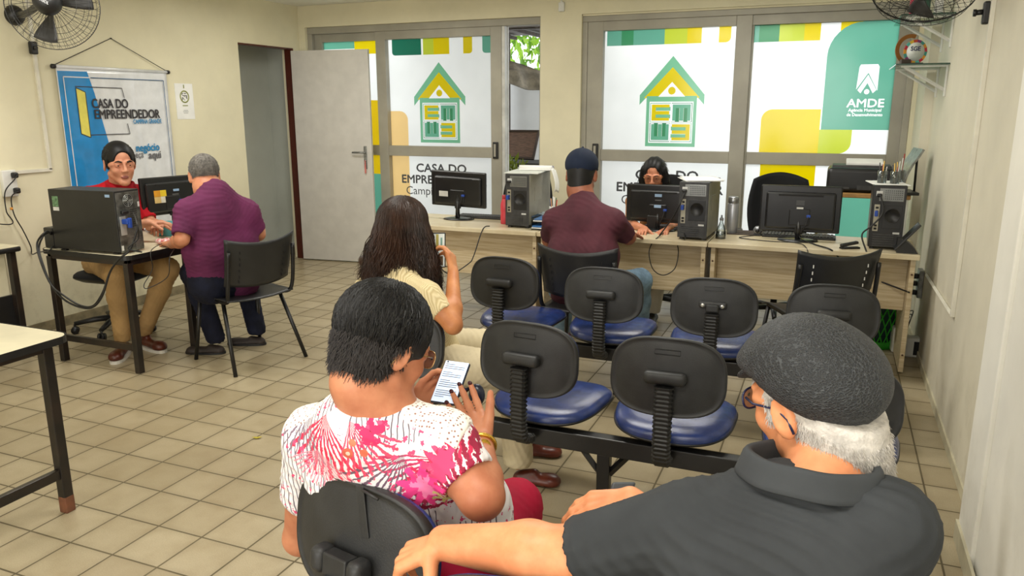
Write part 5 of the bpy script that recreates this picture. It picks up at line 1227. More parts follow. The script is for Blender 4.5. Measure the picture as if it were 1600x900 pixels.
# ---- 2: man in the purple shirt ------------------------------------------------
def man_purple():
    t = person('heavyset man with grey hair in a purple T-shirt leaning on the left desk', (-.92, 1.80, 0))
    sk = skin('light_tan_skin_b', (204, 142, 108), (184, 118, 86)); lip = mat('lip_f', (160, 92, 84), .5)
    f = Fr(at(319, 274, 4.78), (-.80, .60, -.28), roll=0, sc=1.10); nb_ = at(336, 300, 4.72)
    shL, shR = at(294, 332, 4.62), at(385, 332, 4.84); elL = at(284, 374, 4.56); wrL = at(268, 382, 4.80); elR = at(404, 366, 4.95); wrR = at(402, 352, 5.16)
    hipL, hipR = V3(-1.0, 1.64, .53), V3(-.95, 1.83, .53); knL, knR = V3(-1.28, 1.78, .54), V3(-1.18, 2.12, .54); aL = V3(-1.16, 1.80, .11); aR = V3(-1.04, 2.06, .11)
    B = Soft(.02); basebody(B, f, nb_, shL, shR, ((shR, elR, wrR), (shL, elL, wrL)), (hipL, hipR), (knL, knR), (aL, aR), rn=.074)
    hand(B, wrL, V3(-.8, .4, 0), (0, 0, -1), -1); hand(B, wrR, V3(-.7, .3, .2), (0, 0, -1), 1)
    soft('body', B, .0065, [sk, lip], t, matfn=lips_mat(f, 1)); brows(f, t, M_hairg); eyes(f, t)
    S = Soft(.03); torso_shirt(S, shL, shR, nb_, (hipL + hipR) / 2 + V3(.0, 0, .0), (.080, .120, .142), .085, hi=-.008, nr=.090); sleeve(S, shL, elL, .78, (.078, .066)); sleeve(S, shR, elR, .72, (.078, .066))
    S.ell((hipL + hipR) / 2 + V3(-.06, .03, .14), (.16, .19, .15))
    soft('t_shirt', S, .009, fabric('purple_cotton', (108, 44, 84), vs_=5, var=.1), t, disp=folds(.0045, (10, 8, 34), .4))
    S = Soft(.03); legs(S, (hipL, hipR), (knL, knR), (aL, aR), (.105, .078, .062)); S.cone(hipL, hipR, .14, .14); S.cut((0, 0, .075), (0, 0, -1), .004); soft('jeans', S, .011, M_jean_d, t, disp=folds(.006, (24, 18, 28)))
    for a in (aL, aR):
        d = V3(-.7, -.25, 0).normalized(); b = V3(a.x, a.y, .0) - d * .05; o = soft('shoe', shoe_soft(b, b + d * .25, .04, .043), .007, mat('dark_brown_sandal', (46, 36, 32), .6), t); obj('sole', sole_bm(b - d * .01, b + d * .26, .045, .014), M_blacksh, o, True)
    S = Soft(.008); S.ell(f(0, -.016, .032), [v * f.s for v in (.078, .099, .088)], f.M)
    for s in (-1, 1):
        c_ = np.array(f(s * .092, .0, -.014)); S.P.append(('e', (c_, np.array([.026, .026, .036]) * f.s, np.array(f.M)), c_ - .05, c_ + .05, .005, 's'))
    c_ = np.array(f(0, .115, -.01)); S.P.append(('e', (c_, np.array([.075, .075, .09]) * f.s, np.array(f.M)), c_ - .12, c_ + .12, .006, 's')); S.cut(f(0, -.05, -.045), (f.y * .4 - f.z), .006)
    h = soft('hair', S, .005, M_hairg, t); short_hairs(h, f, lambda l: True, 2600, .009, .0011, M_hairg, 3, .4, .1)
man_purple()
# ================================================================== COMPUTERS AND DESK THINGS
M_scr = mat('monitor_plastic', (28, 29, 30), .28, var=.1, spec=.6)
M_sticker = mat('blue_asset_label', (150, 180, 214), .5); M_lab = mat('white_label', (214, 214, 210), .6)
M_psu = mat('grey_steel_panel', (132, 134, 132), .35, .6, var=.1); M_dark = mat('vent_black', (12, 12, 12), .7); M_beigeio = mat('beige_io_plate', (176, 170, 150), .4, .4)
def monitor(label, loc, rotz, W=.47, H=.30, zb=.10, kind=0, tilt=0, roll=0):
    """screen faces +y, back faces -y; origin at the foot"""
    t = thing('computer_monitor', label, 'monitor', loc, rotz)
    M = T_(0, 0, zb + H / 2) @ rm('X', tilt) @ rm('Y', roll)
    bm = nb(); bx(bm, (0, .012, 0), (W, .024, H), .008, M); bx(bm, (0, -.008, -.01), (W * .86, .03, H * .80), .014, M); bx(bm, (0, -.022, -.05), (W * .26, .012, H * .36), .006, M); obj('housing', bm, M_scr, t)
    bm = nb(); bx(bm, (0, .0245, 0), (W * .94, .002, H * .9), .0005, M); obj('screen', bm, mat('dark_screen', (10, 11, 13), .1), t)
    bm = nb(); bx(bm, (0, -.0235, H * .30), (W * .55, .004, .012), .001, M); obj('vent_slot', bm, M_dark, t)
    bm = nb(); cyl(bm, (0, -.02, .008), (0, -.012, zb + H * .35), .018, .014, 12); bx(bm, (0, -.012, zb + .05), (.05, .02, .12), .006); obj('stand_neck', bm, M_scr, t)
    bm = nb(); lathe(bm, [(.0, 0), (.125, 0), (.125, .006), (.09, .013), (.02, .018), (0, .018)], (0, 0, 0), 36, Matrix.Diagonal((1, .72, 1, 1))); obj('base', bm, M_scr, t)
    bm = nb(); bx(bm, (.055, -.036, -.04), (.024, .02, .016), .003, M); tube(bm, spline([M @ V3(.055, -.046, -.042), M @ V3(.04, -.06, -.10), M @ V3(.01, -.04, -.16), V3(.02, -.05, .02)], 8), .003, 6, mi=1); obj('video_plug', bm, [M_blue, M_cable], t)
    if kind == 1:
        bm = nb(); bx(bm, (-.11, -.0335, -.035), (.075, .001, .042), 0, M); o = obj('spec_label', bm, M_lab, t)
    if kind == 2:
        for x, z in ((0, .06), (0, -.015)): bm = nb(); bx(bm, (x, -.0335 if z < 0 else -.0238, z), (.05, .001, .02), 0, M); obj('asset_label', bm, M_sticker, t)
        bm = nb(); bx(bm, (0, -.0238, .027), (.045, .001, .007), 0, M); obj('maker_mark', bm, mat('faint_mark', (96, 98, 100)), t)
        bm = nb(); bx(bm, (-.03, -.012, .055), (.09, .035, .11), .01); obj('stand_block', bm, M_black, t)
    if kind == 3:
        bm = nb(); bx(bm, (.0, -.0335, .01), (.04, .001, .012), 0, M); obj('spec_label', bm, M_lab, t)
        bm = nb()
        for k in range(4): bx(bm, (.0, -.0238, .055 - k * .008), (.05, .0008, .002), 0, M)
        obj('printed_text', bm, mat('faint_text', (120, 122, 122)), t)
    if kind == 4:
        bm = nb()
        for i, (x, z, w_, h_) in enumerate(((-.115, .02, .048, .044), (-.068, .02, .045, .044), (-.115, -.025, .048, .044), (-.068, -.025, .045, .044))): bx(bm, (x, -.0240, z), (w_, .0008, h_), 0, M, mi=i)
        obj('advert_sticker', bm, [mat('sticker_amber', (216, 150, 30)), mat('sticker_yellow', (240, 206, 40)), mat('sticker_sand', (222, 190, 120)), mat('sticker_pale', (226, 222, 204))], t)
        bm = nb(); bx(bm, (.035, -.0238, .035), (.045, .001, .016), 0, M); obj('asset_label', bm, M_sticker, t)
        bm = nb(); bx(bm, (.025, -.0238, .005), (.05, .001, .01), 0, M); obj('maker_mark', bm, mat('faint_mark2', (84, 84, 84)), t)
    return t
monitor('black monitor on the left desk with a yellow and amber sticker on its back', (-1.875, 2.23, .74), math.radians(78), .44, .27, .105, 4, tilt=-3)
monitor('black monitor at the left end of the pale desks, white label low on its back', (-.13, 3.38, .745), math.radians(2), .46, .275, .095, 1, tilt=4, roll=2)
monitor('black monitor in front of the woman with glasses, with blue stickers on its back', (1.425, 3.40, .745), math.radians(-2), .47, .265, .055, 2)
monitor('wide black monitor near the right end of the desks with a blue plug', (2.36, 3.30, .745), math.radians(1), .49, .30, .055, 3)
def tower(label, loc, rotz, w_=.185, h=.39, d=.42, style=0, side='black'):
    """rear faces -y; origin bottom centre"""
    t = thing('computer_tower', label, 'computer', loc, rotz)
    bm = nb(); bx(bm, (0, 0, h / 2 + .008), (w_, d, h - .012), .004); 
    for x in (-1, 1):
        for y in (-1, 1): bx(bm, (x * w_ * .38, y * d * .4, .005), (.025, .04, .01), .002)
    obj('case', bm, M_black if side == 'black' else M_dgrey, t); y = -d / 2
    if side == 'grey': bm = nb(); bx(bm, (w_ / 2 + .001, 0, h / 2 + .01), (.003, d * .96, h * .92), .001); bx(bm, (w_ / 2 + .003, -.03, h * .62), (.003, .14, .10), .003); obj('side_panel', bm, mat('grey_side_panel', (150, 146, 130), .35, .3), t)
    if style == 0:
        bm = nb(); bx(bm, (.012, y - .001, h * .865), (w_ * .72, .003, h * .20), .002); o = obj('power_supply', bm, M_psu, t)
        bm = nb()
        for i in range(9):
            for j in range(5): bx(bm, (.012 + (i - 3.0) * .011, y - .003, h * .865 + (j - 2) * .012), (.006, .0015, .006), 0)
        obj('grille', bm, mat('dark_mesh', (70, 72, 72), .5, .4), o)
        bm = nb(); bx(bm, (-w_ * .30, y - .004, h * .88), (.034, .006, .03), .002); obj('socket', bm, M_lab, o)
        bm = nb(); bx(bm, (-w_ * .30, y - .016, h * .86), (.03, .03, .018), .006); obj('power_plug', bm, M_black, o)
        bm = nb(); bx(bm, (-w_ * .33, y - .001, h * .50), (.03, .003, h * .42), .001); io = obj('port_panel', bm, M_beigeio, t)
        bm = nb()
        for z, c in ((.66, 0), (.60, 0), (.54, 0), (.38, 0), (.33, 0)): bx(bm, (-w_ * .33, y - .004, h * z), (.016, .006, .012), .001)
        obj('port', bm, M_dark, io)
        bm = nb(); bx(bm, (-w_ * .34, y - .018, h * .57), (.018, .034, .032), .004); obj('video_plug', bm, M_blue, io)
        bm = nb(); bx(bm, (.025, y - .001, h * .52), (w_ * .55, .003, h * .36), .002); lathe(bm, [(.0, 0), (.045, 0), (.045, .003), (.041, .004), (.040, .001), (0, .001)], (.025, y - .002, h * .54), 28, rm('X', 90)); obj('fan_grille', bm, M_black, t)
        bm = nb()
        for k in range(6): bx(bm, (-.012, y - .001, h * (.06 + .036 * k)), (w_ * .62, .004, .007), .001)
        bx(bm, (w_ * .40, y - .001, h * .15), (.012, .003, h * .22), .001); obj('slot_cover', bm, M_dgrey, t)
        bm = nb(); bx(bm, (w_ * .30, y - .003, h * .27), (.036, .001, .011), 0); obj('barcode_label', bm, M_lab, t)
    else:
        bm = nb(); bx(bm, (0, y - .001, h / 2), (w_ * .93, .003, h * .95), .001); rp = obj('rear_panel', bm, mat('galvanised_rear', (120, 124, 118), .38, .55, var=.2, vs_=20), t)
        bm = nb(); fz = h * .84
        for r in (.036, .026, .016, .007): tube(bm, [V3(r * math.cos(a * PI / 14), y - .004, fz + r * math.sin(a * PI / 14)) for a in range(28)], .0017, 4, closed=True)
        for a in range(4): tube(bm, [V3(.007 * math.cos(a * PI / 2), y - .004, fz + .007 * math.sin(a * PI / 2)), V3(.038 * math.cos(a * PI / 2), y - .004, fz + .038 * math.sin(a * PI / 2))], .002, 4)
        fo = obj('fan_grille', bm, M_steel, rp); bm = nb(); cyl(bm, (0, y - .0026, fz), (0, y - .0034, fz), .038, seg=28); obj('fan_opening', bm, M_dark, rp)
        bm = nb(); bx(bm, (-w_ * .22, y - .012, h * .665), (.05, .022, .022), .006); obj('power_plug', bm, M_black, rp)
        bm = nb(); bx(bm, (-w_ * .28, y - .0028, h * .45), (.045, .002, h * .30), .001); io = obj('port_panel', bm, mat('pale_io_plate', (190, 190, 184), .4, .3), rp)
        bm = nb(); bx(bm, (-w_ * .24, y - .025, h * .52), (.038, .045, .03), .005); bx(bm, (-w_ * .24, y - .045, h * .50), (.02, .02, .06), .004); obj('video_plug', bm, M_blue, io)
        bm = nb()
        for i in range(5):
            for j in range(9): bx(bm, (.012 + i * .011, y - .003, h * .42 + j * .0125), (.006, .0012, .006), 0)
        obj('vent_grid', bm, M_dark, rp)
        bm = nb()
        for z in (.26, .22, .18, .14): bx(bm, (.035, y - .003, h * z), (.07, .0012, .004), 0)
        bx(bm, (w_ * .22, y - .004, h * .12), (.03, .002, h * .16), .001); obj('slot_cover', bm, M_psu, rp)
        bm = nb(); bx(bm, (w_ * .42, y - .003, h * .76), (.014, .001, .03)); bx(bm, (-w_ * .4, y - .003, h * .1), (.016, .001, .03)); obj('white_label', bm, M_lab, rp)
        bm = nb(); x = -w_ / 2 - .0008; bx(bm, (x, d * .40, h * .81), (.0012, .045, .062)); bx(bm, (x, d * .40, h * .69), (.0012, .045, .022), mi=1); obj('certificate_label', bm, [mat('green_certificate', (108, 150, 108), var=.2, vs_=80), M_lab], t)
        bm = nb(); bx(bm, (x, -d * .40, h * .93), (.0012, .035, .016)); obj('asset_label', bm, M_sticker, t)
    return t
tower('large black computer tower on the left table, rear panel with cables facing right', (-1.600, 1.375, .74), math.radians(94), .19, .375, .505, 1)
tower('black computer tower beside the red bottle, papers on its top', (.47, 3.33, .745), math.radians(-3), .185, .385, .40, 0, 'grey')
tower('black computer tower between the middle monitor and the silver flask', (1.725, 3.27, .745), math.radians(-2), .19, .375, .42, 0, 'grey')
tower('black computer tower at the right end of the desks under clear pen cups', (2.865, 3.33, .745), math.radians(-1), .185, .385, .38, 0)
# small black adaptor box behind the left tower
bm = nb(); bx2(bm, (-1.985, 1.30, .74), (-1.90, 1.40, .87), .008); single('power_adaptor', bm, M_black, 'small black box standing behind the large tower at the left table corner', 'adaptor')
def keyboard(label, loc, rotz, W=.44):
    t = thing('keyboard', label, 'keyboard', loc, rotz); bm = nb(); bx(bm, (0, 0, .009), (W, .14, .016), .005); obj('base', bm, M_black, t)
    bm = nb()
    for r in range(5):
        for c in range(20): bx(bm, ((c - 9.5) * W * .047, (r - 2) * .024, .020), (W * .040, .019, .006), .0015, seg=1)
    obj('keys', bm, M_dgrey, t)['kind'] = 'stuff'; return t
keyboard('black keyboard behind the leftmost desk monitor', (.03, 3.52, .745), .04, .46); keyboard('black keyboard under the hands of the woman with glasses', (1.50, 3.50, .745), -.05, .40); keyboard('black keyboard behind the wide right monitor', (2.36, 3.44, .745), 0, .46)
# red bottle
t = thing('water_bottle', 'red plastic water bottle standing left of the computer tower', 'bottle', (.30, 3.29, .745))
bm = nb(); lathe(bm, [(.0, 0), (.030, 0), (.034, .006), (.034, .06), (.031, .08), (.034, .10), (.034, .145), (.022, .185), (.020, .19), (0, .19)], seg=28); obj('body', bm, M_red, t)
bm = nb(); lathe(bm, [(.0, .188), (.022, .188), (.023, .205), (.021, .215), (0, .215)], seg=28); obj('cap', bm, mat('red_cap', (196, 52, 64), .35), t)
# silver flask
t = thing('thermos_flask', 'tall brushed silver flask standing right of the middle computer tower', 'flask', (1.925, 3.46, .745))
bm = nb(); lathe(bm, [(.0, 0), (.035, 0), (.037, .005), (.037, .20), (.034, .207), (0, .207)], seg=28); obj('body', bm, mat('brushed_silver', (176, 178, 184), .35, .5), t)
bm = nb(); lathe(bm, [(.0, .207), (.034, .207), (.036, .212), (.036, .245), (.031, .252), (0, .252)], seg=28); obj('lid', bm, M_silver, t)
# small glass bottle
t = thing('spray_bottle', 'small clear bottle of liquid in front of the silver flask', 'bottle', (1.885, 3.20, .745))
bm = nb(); lathe(bm, [(.0, 0), (.032, 0), (.034, .006), (.032, .05), (.014, .10), (.010, .115), (.012, .12), (0, .12)], seg=24); obj('body', bm, glass_mat('clear_plastic', (226, 232, 232), .08, .72), t)
bm = nb(); lathe(bm, [(.0, .004), (.029, .004), (.029, .045), (0, .045)], seg=24); obj('liquid', bm, glass_mat('pale_liquid', (206, 212, 216), .05, .7), t)
bm = nb(); lathe(bm, [(.0, .12), (.013, .12), (.013, .135), (.006, .14), (.006, .155), (0, .156)], seg=16); obj('nozzle', bm, mat('grey_nozzle', (120, 122, 124), .4), t)
# papers on the towers
def sheets(label, c, W, D, n, rot=0, curl=0, cat='papers', m=None, name='paper_stack'):
    t = thing(name, label, cat, c, rot); q = random.Random(hash(label) % 99 if False else len(label))
    for k in range(n):
        bm = nb(); a = q.uniform(-.07, .07); dx, dy = q.uniform(-.008, .008), q.uniform(-.01, .01)
        def fn(u, v): x = (u - .5) * W; y = (v - .5) * D; return V3(x * math.cos(a) - y * math.sin(a) + dx, x * math.sin(a) + y * math.cos(a) + dy, .0015 + k * .0022 + curl * max(0, u - .7) ** 2 * 3)
        grid_fn(bm, fn, 8, 4); o = obj('sheet', bm, m or M_paper, t); md = o.modifiers.new('s', 'SOLIDIFY'); md.thickness = .0009
    return t
sheets('loose papers lying on top of the middle computer tower', (1.725, 3.27, 1.122), .24, .32, 4, .3)
bm = nb(); bx(bm, (0, 0, .004), (.25, .36, .008), .002); single('clipboard', bm, mat('white_board', (226, 230, 222), .4), 'white clipboard lying flat on the tower beside the red bottle', 'clipboard', loc=(.46, 3.33, 1.131), rotz=.12)
t = thing('notebook', 'open curled notebook on the white clipboard, pages hanging down its right side', 'notebook', (.52, 3.42, 1.14), .1)
bm = nb(); tube(bm, [V3(-.15, 0, .018), V3(.10, 0, .018)], .017, 14); bx(bm, (-.02, 0, .006), (.24, .12, .01), .003); obj('rolled_pages', bm, M_paper, t)
bm = nb(); grid_fn(bm, lambda u, v: V3(.115 + .03 * math.sin(v * 2.2), -.09 + u * .14, .012 - v * .17 + .01 * math.sin(u * 5)), 6, 10); o = obj('hanging_page', bm, M_paper, t); o.modifiers.new('s', 'SOLIDIFY').thickness = .001
bm = nb(); tube(bm, [V3(.102 + .01 * math.cos(a * PI / 8), 0, .018 + .014 * math.sin(a * PI / 8)) for a in range(16)], .0018, 5, closed=True); obj('spiral', bm, M_blue, t)
# acrylic document tray and pens beside the first tower
t = thing('document_tray', 'clear acrylic tray with blue folders right of the tower beside the red bottle', 'tray', (.70, 3.20, .745))
M_acr = glass_mat('clear_acrylic', (232, 238, 238), .05, .8)
for nm, a, b, m in (('shelf', (-.11, -.12, .004), (.11, .15, .008), M_acr), ('shelf', (-.11, -.12, .055), (.11, .15, .059), M_acr), ('side', (-.11, -.12, 0), (-.106, .15, .10), M_acr), ('side', (.106, -.12, 0), (.11, .15, .10), M_acr)):
    bm = nb(); bx2(bm, a, b, .001); obj(nm, bm, m, t)
for k, (c_, z) in enumerate((((226, 228, 230), .010), ((60, 120, 190), .022), ((230, 232, 234), .062), ((70, 110, 160), .072))):
    bm = nb(); bx(bm, (.004 * k - .005, 0, z + .005), (.20, .25, .009), .002, rm('Z', 2 * k - 3)); single('folder', bm, mat('folder_%d' % k, c_, .6), ['white papers at the bottom of the clear tray', 'blue folder near the bottom of the clear tray', 'white papers on the upper level of the clear tray', 'blue grey folder topmost in the clear tray'][k], 'folder', loc=(.70, 3.20, .745))
t = thing('pen_cup', 'white cup with pens and scissors on the clear tray', 'cup', (.70, 3.24, .828))
bm = nb(); lathe(bm, [(.0, 0), (.028, 0), (.033, .07), (.031, .07), (.026, .004), (0, .004)], seg=20); obj('cup', bm, M_white, t)
for k in range(6):
    bm = nb(); a = k * 1.05; cyl(bm, (.012 * math.cos(a), .012 * math.sin(a), .006), (.026 * math.cos(a), .026 * math.sin(a), .12 + .01 * (k % 3)), .0035, seg=8); obj('pen', bm, [mat('pen_c%d' % k, c) for c in (((200, 60, 50), (40, 90, 60), (230, 230, 226), (60, 70, 120), (220, 160, 110), (226, 226, 222))[k],)], t)
# pen cups on the right tower
for k, (dx, dy, lab) in enumerate(((-.04, -.03, 'clear cup of pens at the left on the right tower'), (.03, -.05, 'clear cup of pens in the middle on the right tower'), (.06, .06, 'clear cup with a brush at the right on the right tower'))):
    t = thing('pen_cup', lab, 'cup', (2.86 + dx, 3.34 + dy, 1.133)); bm = nb(); lathe(bm, [(.0, 0), (.026, 0), (.028, .075), (.0265, .075), (.0245, .003), (0, .003)], seg=18); obj('cup', bm, M_acr, t)
    for j in range(4):
        bm = nb(); a = j * 1.6 + k; hh = .10 + .012 * j if k < 2 else .10 + .025 * j; cyl(bm, (.01 * math.cos(a), .01 * math.sin(a), .005), (.021 * math.cos(a), .021 * math.sin(a), hh), .0034, seg=8); obj('pen', bm, mat('cup_pen_%d_%d' % (k, j), ((206, 206, 200), (150, 40, 36), (60, 60, 64), (220, 180, 90))[(j + k) % 4]), t)
bm = nb(); bx(bm, (0, 0, .003), (.2, .3, .005), .001); single('white_tray', bm, M_paper, 'flat white sheet under the pen cups on the right tower', 'paper', loc=(2.855, 3.34, 1.127), rotz=.15)
# printer on a small wooden shelf in the right corner
t = thing('printer', 'black printer with paper on top in the right back corner', 'printer', (2.72, 4.05, 1.01))
bm = nb(); bx(bm, (0, 0, .085), (.44, .32, .165), .03, seg=4); obj('body', bm, M_black, t)
bm = nb(); bx(bm, (0, .03, .172), (.38, .2, .02), .004); obj('lid', bm, M_dgrey, t)
bm = nb(); bx(bm, (.02, .08, .19), (.24, .16, .02), .004, rm('X', 8)); obj('paper', bm, M_paper, t)
bm = nb(); bx(bm, (-.10, -.161, .03), (.06, .003, .015), .001); bx(bm, (.06, -.161, .035), (.16, .003, .03), .001); obj('front_slot', bm, M_dgrey, t)
t = thing('printer_stand', 'small wooden stand carrying the black printer in the right corner', 'stand', (2.76, 4.06, 0))
bm = nb(); bx2(bm, (-.27, -.19, .975), (.28, .2, 1.008), .006); obj('stand_top', bm, mat('honey_wood', (178, 134, 76), .45, stretch=(2, 14, 2)), t)
for x in (-.24, .25):
    for y in (-.16, .17): bm = nb(); bx2(bm, (x - .018, y - .018, 0), (x + .018, y + .018, .975), .003); obj('leg', bm, M_white if x > 0 else M_white, t)
# laptop-like screen leaning in the corner
t = thing('tilted_screen', 'thin grey framed screen standing edge-on beside the printer by the corner', 'screen', (3.03, 3.98, 1.008), math.radians(8))
bm = nb(); P = spline([V3(-.075, 0, .02), V3(-.06, 0, .12), V3(-.03, 0, .20), V3(.01, 0, .27), V3(.03, 0, .31)], 6); w0 = .13
for i in range(len(P) - 1):
    a, b = P[i], P[i + 1]; bmq = [bm.verts.new(v) for v in (a + V3(0, -w0, 0), b + V3(0, -w0, 0), b + V3(0, w0, 0), a + V3(0, w0, 0))]; bm.faces.new(bmq)
bmesh.ops.remove_doubles(bm, verts=bm.verts, dist=1e-5); o = obj('back', bm, M_steel, t); o.modifiers.new('s', 'SOLIDIFY').thickness = .014
bm = nb(); bx2(bm, (-.10, -.13, 0), (.04, .13, .02), .004); tube(bm, [V3(.03, 0, .30), V3(.035, 0, .01)], .008); obj('foot', bm, M_black, t)
# black wedge shaped stand (payment tablet) at the right end
t = thing('tablet_stand', 'black tablet on a curved stand at the right end of the desks', 'tablet', (2.98, 3.10, .745), 0)
bm = nb(); n = 14; P = [V3(-.055, 0, 0)] + [V3(-.055 + .115 * (i / n), 0, .085 * math.cos(i / n * PI / 2) ** .8) for i in range(n + 1)]; poly(bm, [p + V3(0, -.05, 0) for p in P], (0, .11, 0)); obj('base', bm, M_black, t)
bm = nb(); bx(bm, (0, 0, .0), (.012, .13, .20), .004, T_(-.005, 0, .095) @ rm('Y', 38)); obj('tablet', bm, M_scr, t)
# stapler, webcam, mouse pad
t = thing('stapler', 'black stapler lying left of the right computer tower', 'stapler', (2.67, 3.10, .745), .5); bm = nb(); bx(bm, (0, 0, .006), (.12, .035, .012), .004); bx(bm, (0, 0, .03), (.11, .03, .018), .006, rm('Y', -10)); obj('body', bm, M_black, t)
t = thing('webcam', 'small silver and black webcam left of the wide monitor', 'webcam', (2.10, 3.42, .745)); bm = nb(); sph(bm, (0, 0, .035), .03, seg=18); obj('head', bm, M_silver, t); bm = nb(); cyl(bm, (0, -.022, .035), (0, -.034, .035), .014); obj('lens', bm, M_black, t); bm = nb(); bx(bm, (0, 0, .006), (.05, .05, .012), .004); obj('clip', bm, M_black, t)
bm = nb(); bx(bm, (0, 0, .002), (.26, .2, .004), .001); single('mouse_pad', bm, mat('brown_pad', (70, 58, 50), .8), 'dark brown mouse pad between the flask and the webcam', 'mouse pad', loc=(2.02, 3.50, .745), rotz=.1)
# things on the left table
t = thing('tissue_box', 'teal and purple cardboard box under the left monitor', 'box', (-1.60, 1.99, .74), math.radians(8)); bm = nb(); bx(bm, (0, 0, .045), (.22, .12, .09), .004); obj('box', bm, mat('teal_card', (82, 160, 164), .5, var=.1), t); bm = nb(); bx(bm, (.07, -.0605, .045), (.075, .002, .088), 0); bx(bm, (.111, 0, .045), (.002, .12, .088), 0); bx(bm, (.075, -.062, .06), (.03, .001, .03), 0, mi=1); obj('end_print', bm, [mat('purple_print', (84, 58, 140), .5), M_white], t)
bm = nb()
for k in range(6): sph(bm, (.014 * math.cos(k * 1.1), .02 * math.sin(k * 1.7), .018 + .004 * (k % 2)), .024, seg=10, sc=(1.4, 1, .75))
single('snack_packet', bm, mat('red_white_packet', (196, 40, 42), .35, var=.1, vs_=60, c2=(236, 226, 220)), 'small red and white packet beside the left tower', 'packet', loc=(-1.40, 1.68, .74))
# ---------------------------------------------------------------- office chairs
def office_chair(label, loc, rotz, back=True, h=.44, arms=True):
    t = thing('office_chair', label, 'chair', loc, rotz)
    for k in range(5):
        a = 2 * PI * k / 5 + .3; d = V3(math.cos(a), math.sin(a), 0); bm = nb(); tube(bm, [V3(0, 0, .10), d * .15 + V3(0, 0, .095), d * .28 + V3(0, 0, .075)], [.024, .021, .016], 8); lg = obj('base_arm', bm, M_black, t)
        bm = nb(); s_ = d.cross(V3(0, 0, 1)); c = d * .28 + V3(0, 0, .028)
        for q in (-1, 1): cyl(bm, c + s_ * .006 * q, c + s_ * .022 * q, .027, seg=16)
        cyl(bm, c, c + V3(0, 0, .045), .008); obj('caster', bm, M_black, lg)
    bm = nb(); cyl(bm, (0, 0, .08), (0, 0, h - .04), .025, .02); obj('gas_column', bm, M_blackm, t)
    bm = seat_bm(.235, .225); bmesh.ops.translate(bm, vec=(0, 0, h), verts=bm.verts); s_ = obj('seat', bm, fabric('black_seat_cloth', (30, 30, 32)), t); bm = seat_bm(.232, .222, True); bmesh.ops.translate(bm, vec=(0, 0, h), verts=bm.verts); obj('seat_pan', bm, M_black, s_)
    if back:
        def bk(u, v):
            a = 2 * u - 1; return V3(a * (.20 + .035 * math.sin(v * PI)), -.25 - .06 * v + .07 * a * a, h + .13 + v * .50 - .05 * (a * a) * v)
        bm = nb(); grid_fn(bm, bk, 16, 14); o = obj('backrest', bm, fabric('black_back_mesh', (26, 27, 29)), t); o.modifiers.new('s', 'SOLIDIFY').thickness = .025
        bm = nb(); tube(bm, spline([V3(0, -.05, h - .04), V3(0, -.24, h - .02), V3(0, -.30, h + .2)], 6), .02, 8); obj('back_bar', bm, M_black, t)
    if arms:
        for s in (-1, 1): bm = nb(); tube(bm, spline([V3(s * .2, .0, h - .03), V3(s * .285, 0, h + .02), V3(s * .285, -.02, h + .19)], 6), .012, 8); bx(bm, (s * .285, .02, h + .2), (.05, .24, .025), .01); obj('armrest', bm, M_black, t)
    return t
office_chair('black swivel chair under the man in the red polo', (-2.24, 1.97, 0), -1.4, False, .44, False)
office_chair('black swivel chair behind the leftmost desk monitor, castors showing under the desk', (.10, 4.05, 0), PI, True, .42)
office_chair('black swivel chair of the woman with glasses', (1.33, 4.05, 0), PI, True, .43, False)
office_chair('empty black high-backed chair behind the wide right monitor', (2.20, 4.08, 0), PI + .12, True, .47)
# ---------------------------------------------------------------- banner on the left wall
t = thing('wall_banner', 'blue and white hanging banner with a yellow door logo on the left wall', 'banner', (XL + .02, 2.56, .72))
Y0, Y1, ZT, ZB = 2.075, 3.085, 1.885, .62; XB = XL + .022
b = {}
LAY = {}
def bp(mi, pts, lay): LAY.setdefault(mi, []).append((pts, lay))
def quad_on(pts, lay, mi, bm): poly(bm, [V3(XB + .006 + .0009 * lay, y, z) for y, z in pts], mi=mi)
BM_ = [mat('banner_white', (228, 230, 232), .22, var=.03, coat=.5), mat('banner_blue', (22, 138, 208), .22, var=.05, coat=.5), mat('banner_yellow', (240, 228, 104), .3), mat('banner_dark', (52, 48, 52), .4), mat('banner_navy', (30, 84, 130), .4), mat('banner_grey', (110, 110, 114), .4), mat('banner_cyan', (40, 140, 196), .4)]
bm = nb()
def surf(u, v):
    y = Y0 + (Y1 - Y0) * u; z = ZB + (ZT - ZB) * v; return V3(XB + .004 * math.sin(u * 9 + v * 3) * (1 - v), y, z)
grid_fn(bm, lambda u, v: surf(u, v), 30, 30); obj('sheet', bm, BM_[0], t, True).modifiers.new('s', 'SOLIDIFY').thickness = .001
def L_(y, z, k=0): return V3(XB + .0055 + .0011 * k, y, z)
def line(bm, a, b, w_, mi, k=2):
    a = Vector(a); b = Vector(b); d = (b - a).normalized(); n = Vector((-d.y, d.x)) * w_ / 2; poly(bm, [L_(*(a + n), k), L_(*(b + n), k), L_(*(b - n), k), L_(*(a - n), k)], mi=mi)
def BP(px_, py_):
    q = onx(px_, py_, XB); return (q.y, q.z)
bm = nb(); C_ = [BP(86, 108), BP(135, 112), BP(147, 146), BP(169, 222), BP(190, 290), BP(196, 312)]; e1 = (C_[-1][0] + .05, ZB + .01)
poly(bm, [L_(Y0 + .004, ZT - .03, 0)] + [L_(*p, 0) for p in C_[1:]] + [L_(*e1, 0), L_(Y0 + .004, ZB + .01, 0)], mi=1)
poly(bm, [L_(*BP(*p), 2) for p in ((117, 138), (132, 144), (141, 215), (126, 209))], mi=2); o = obj('print', bm, BM_, t, True, fix=False)
bm = nb(); 
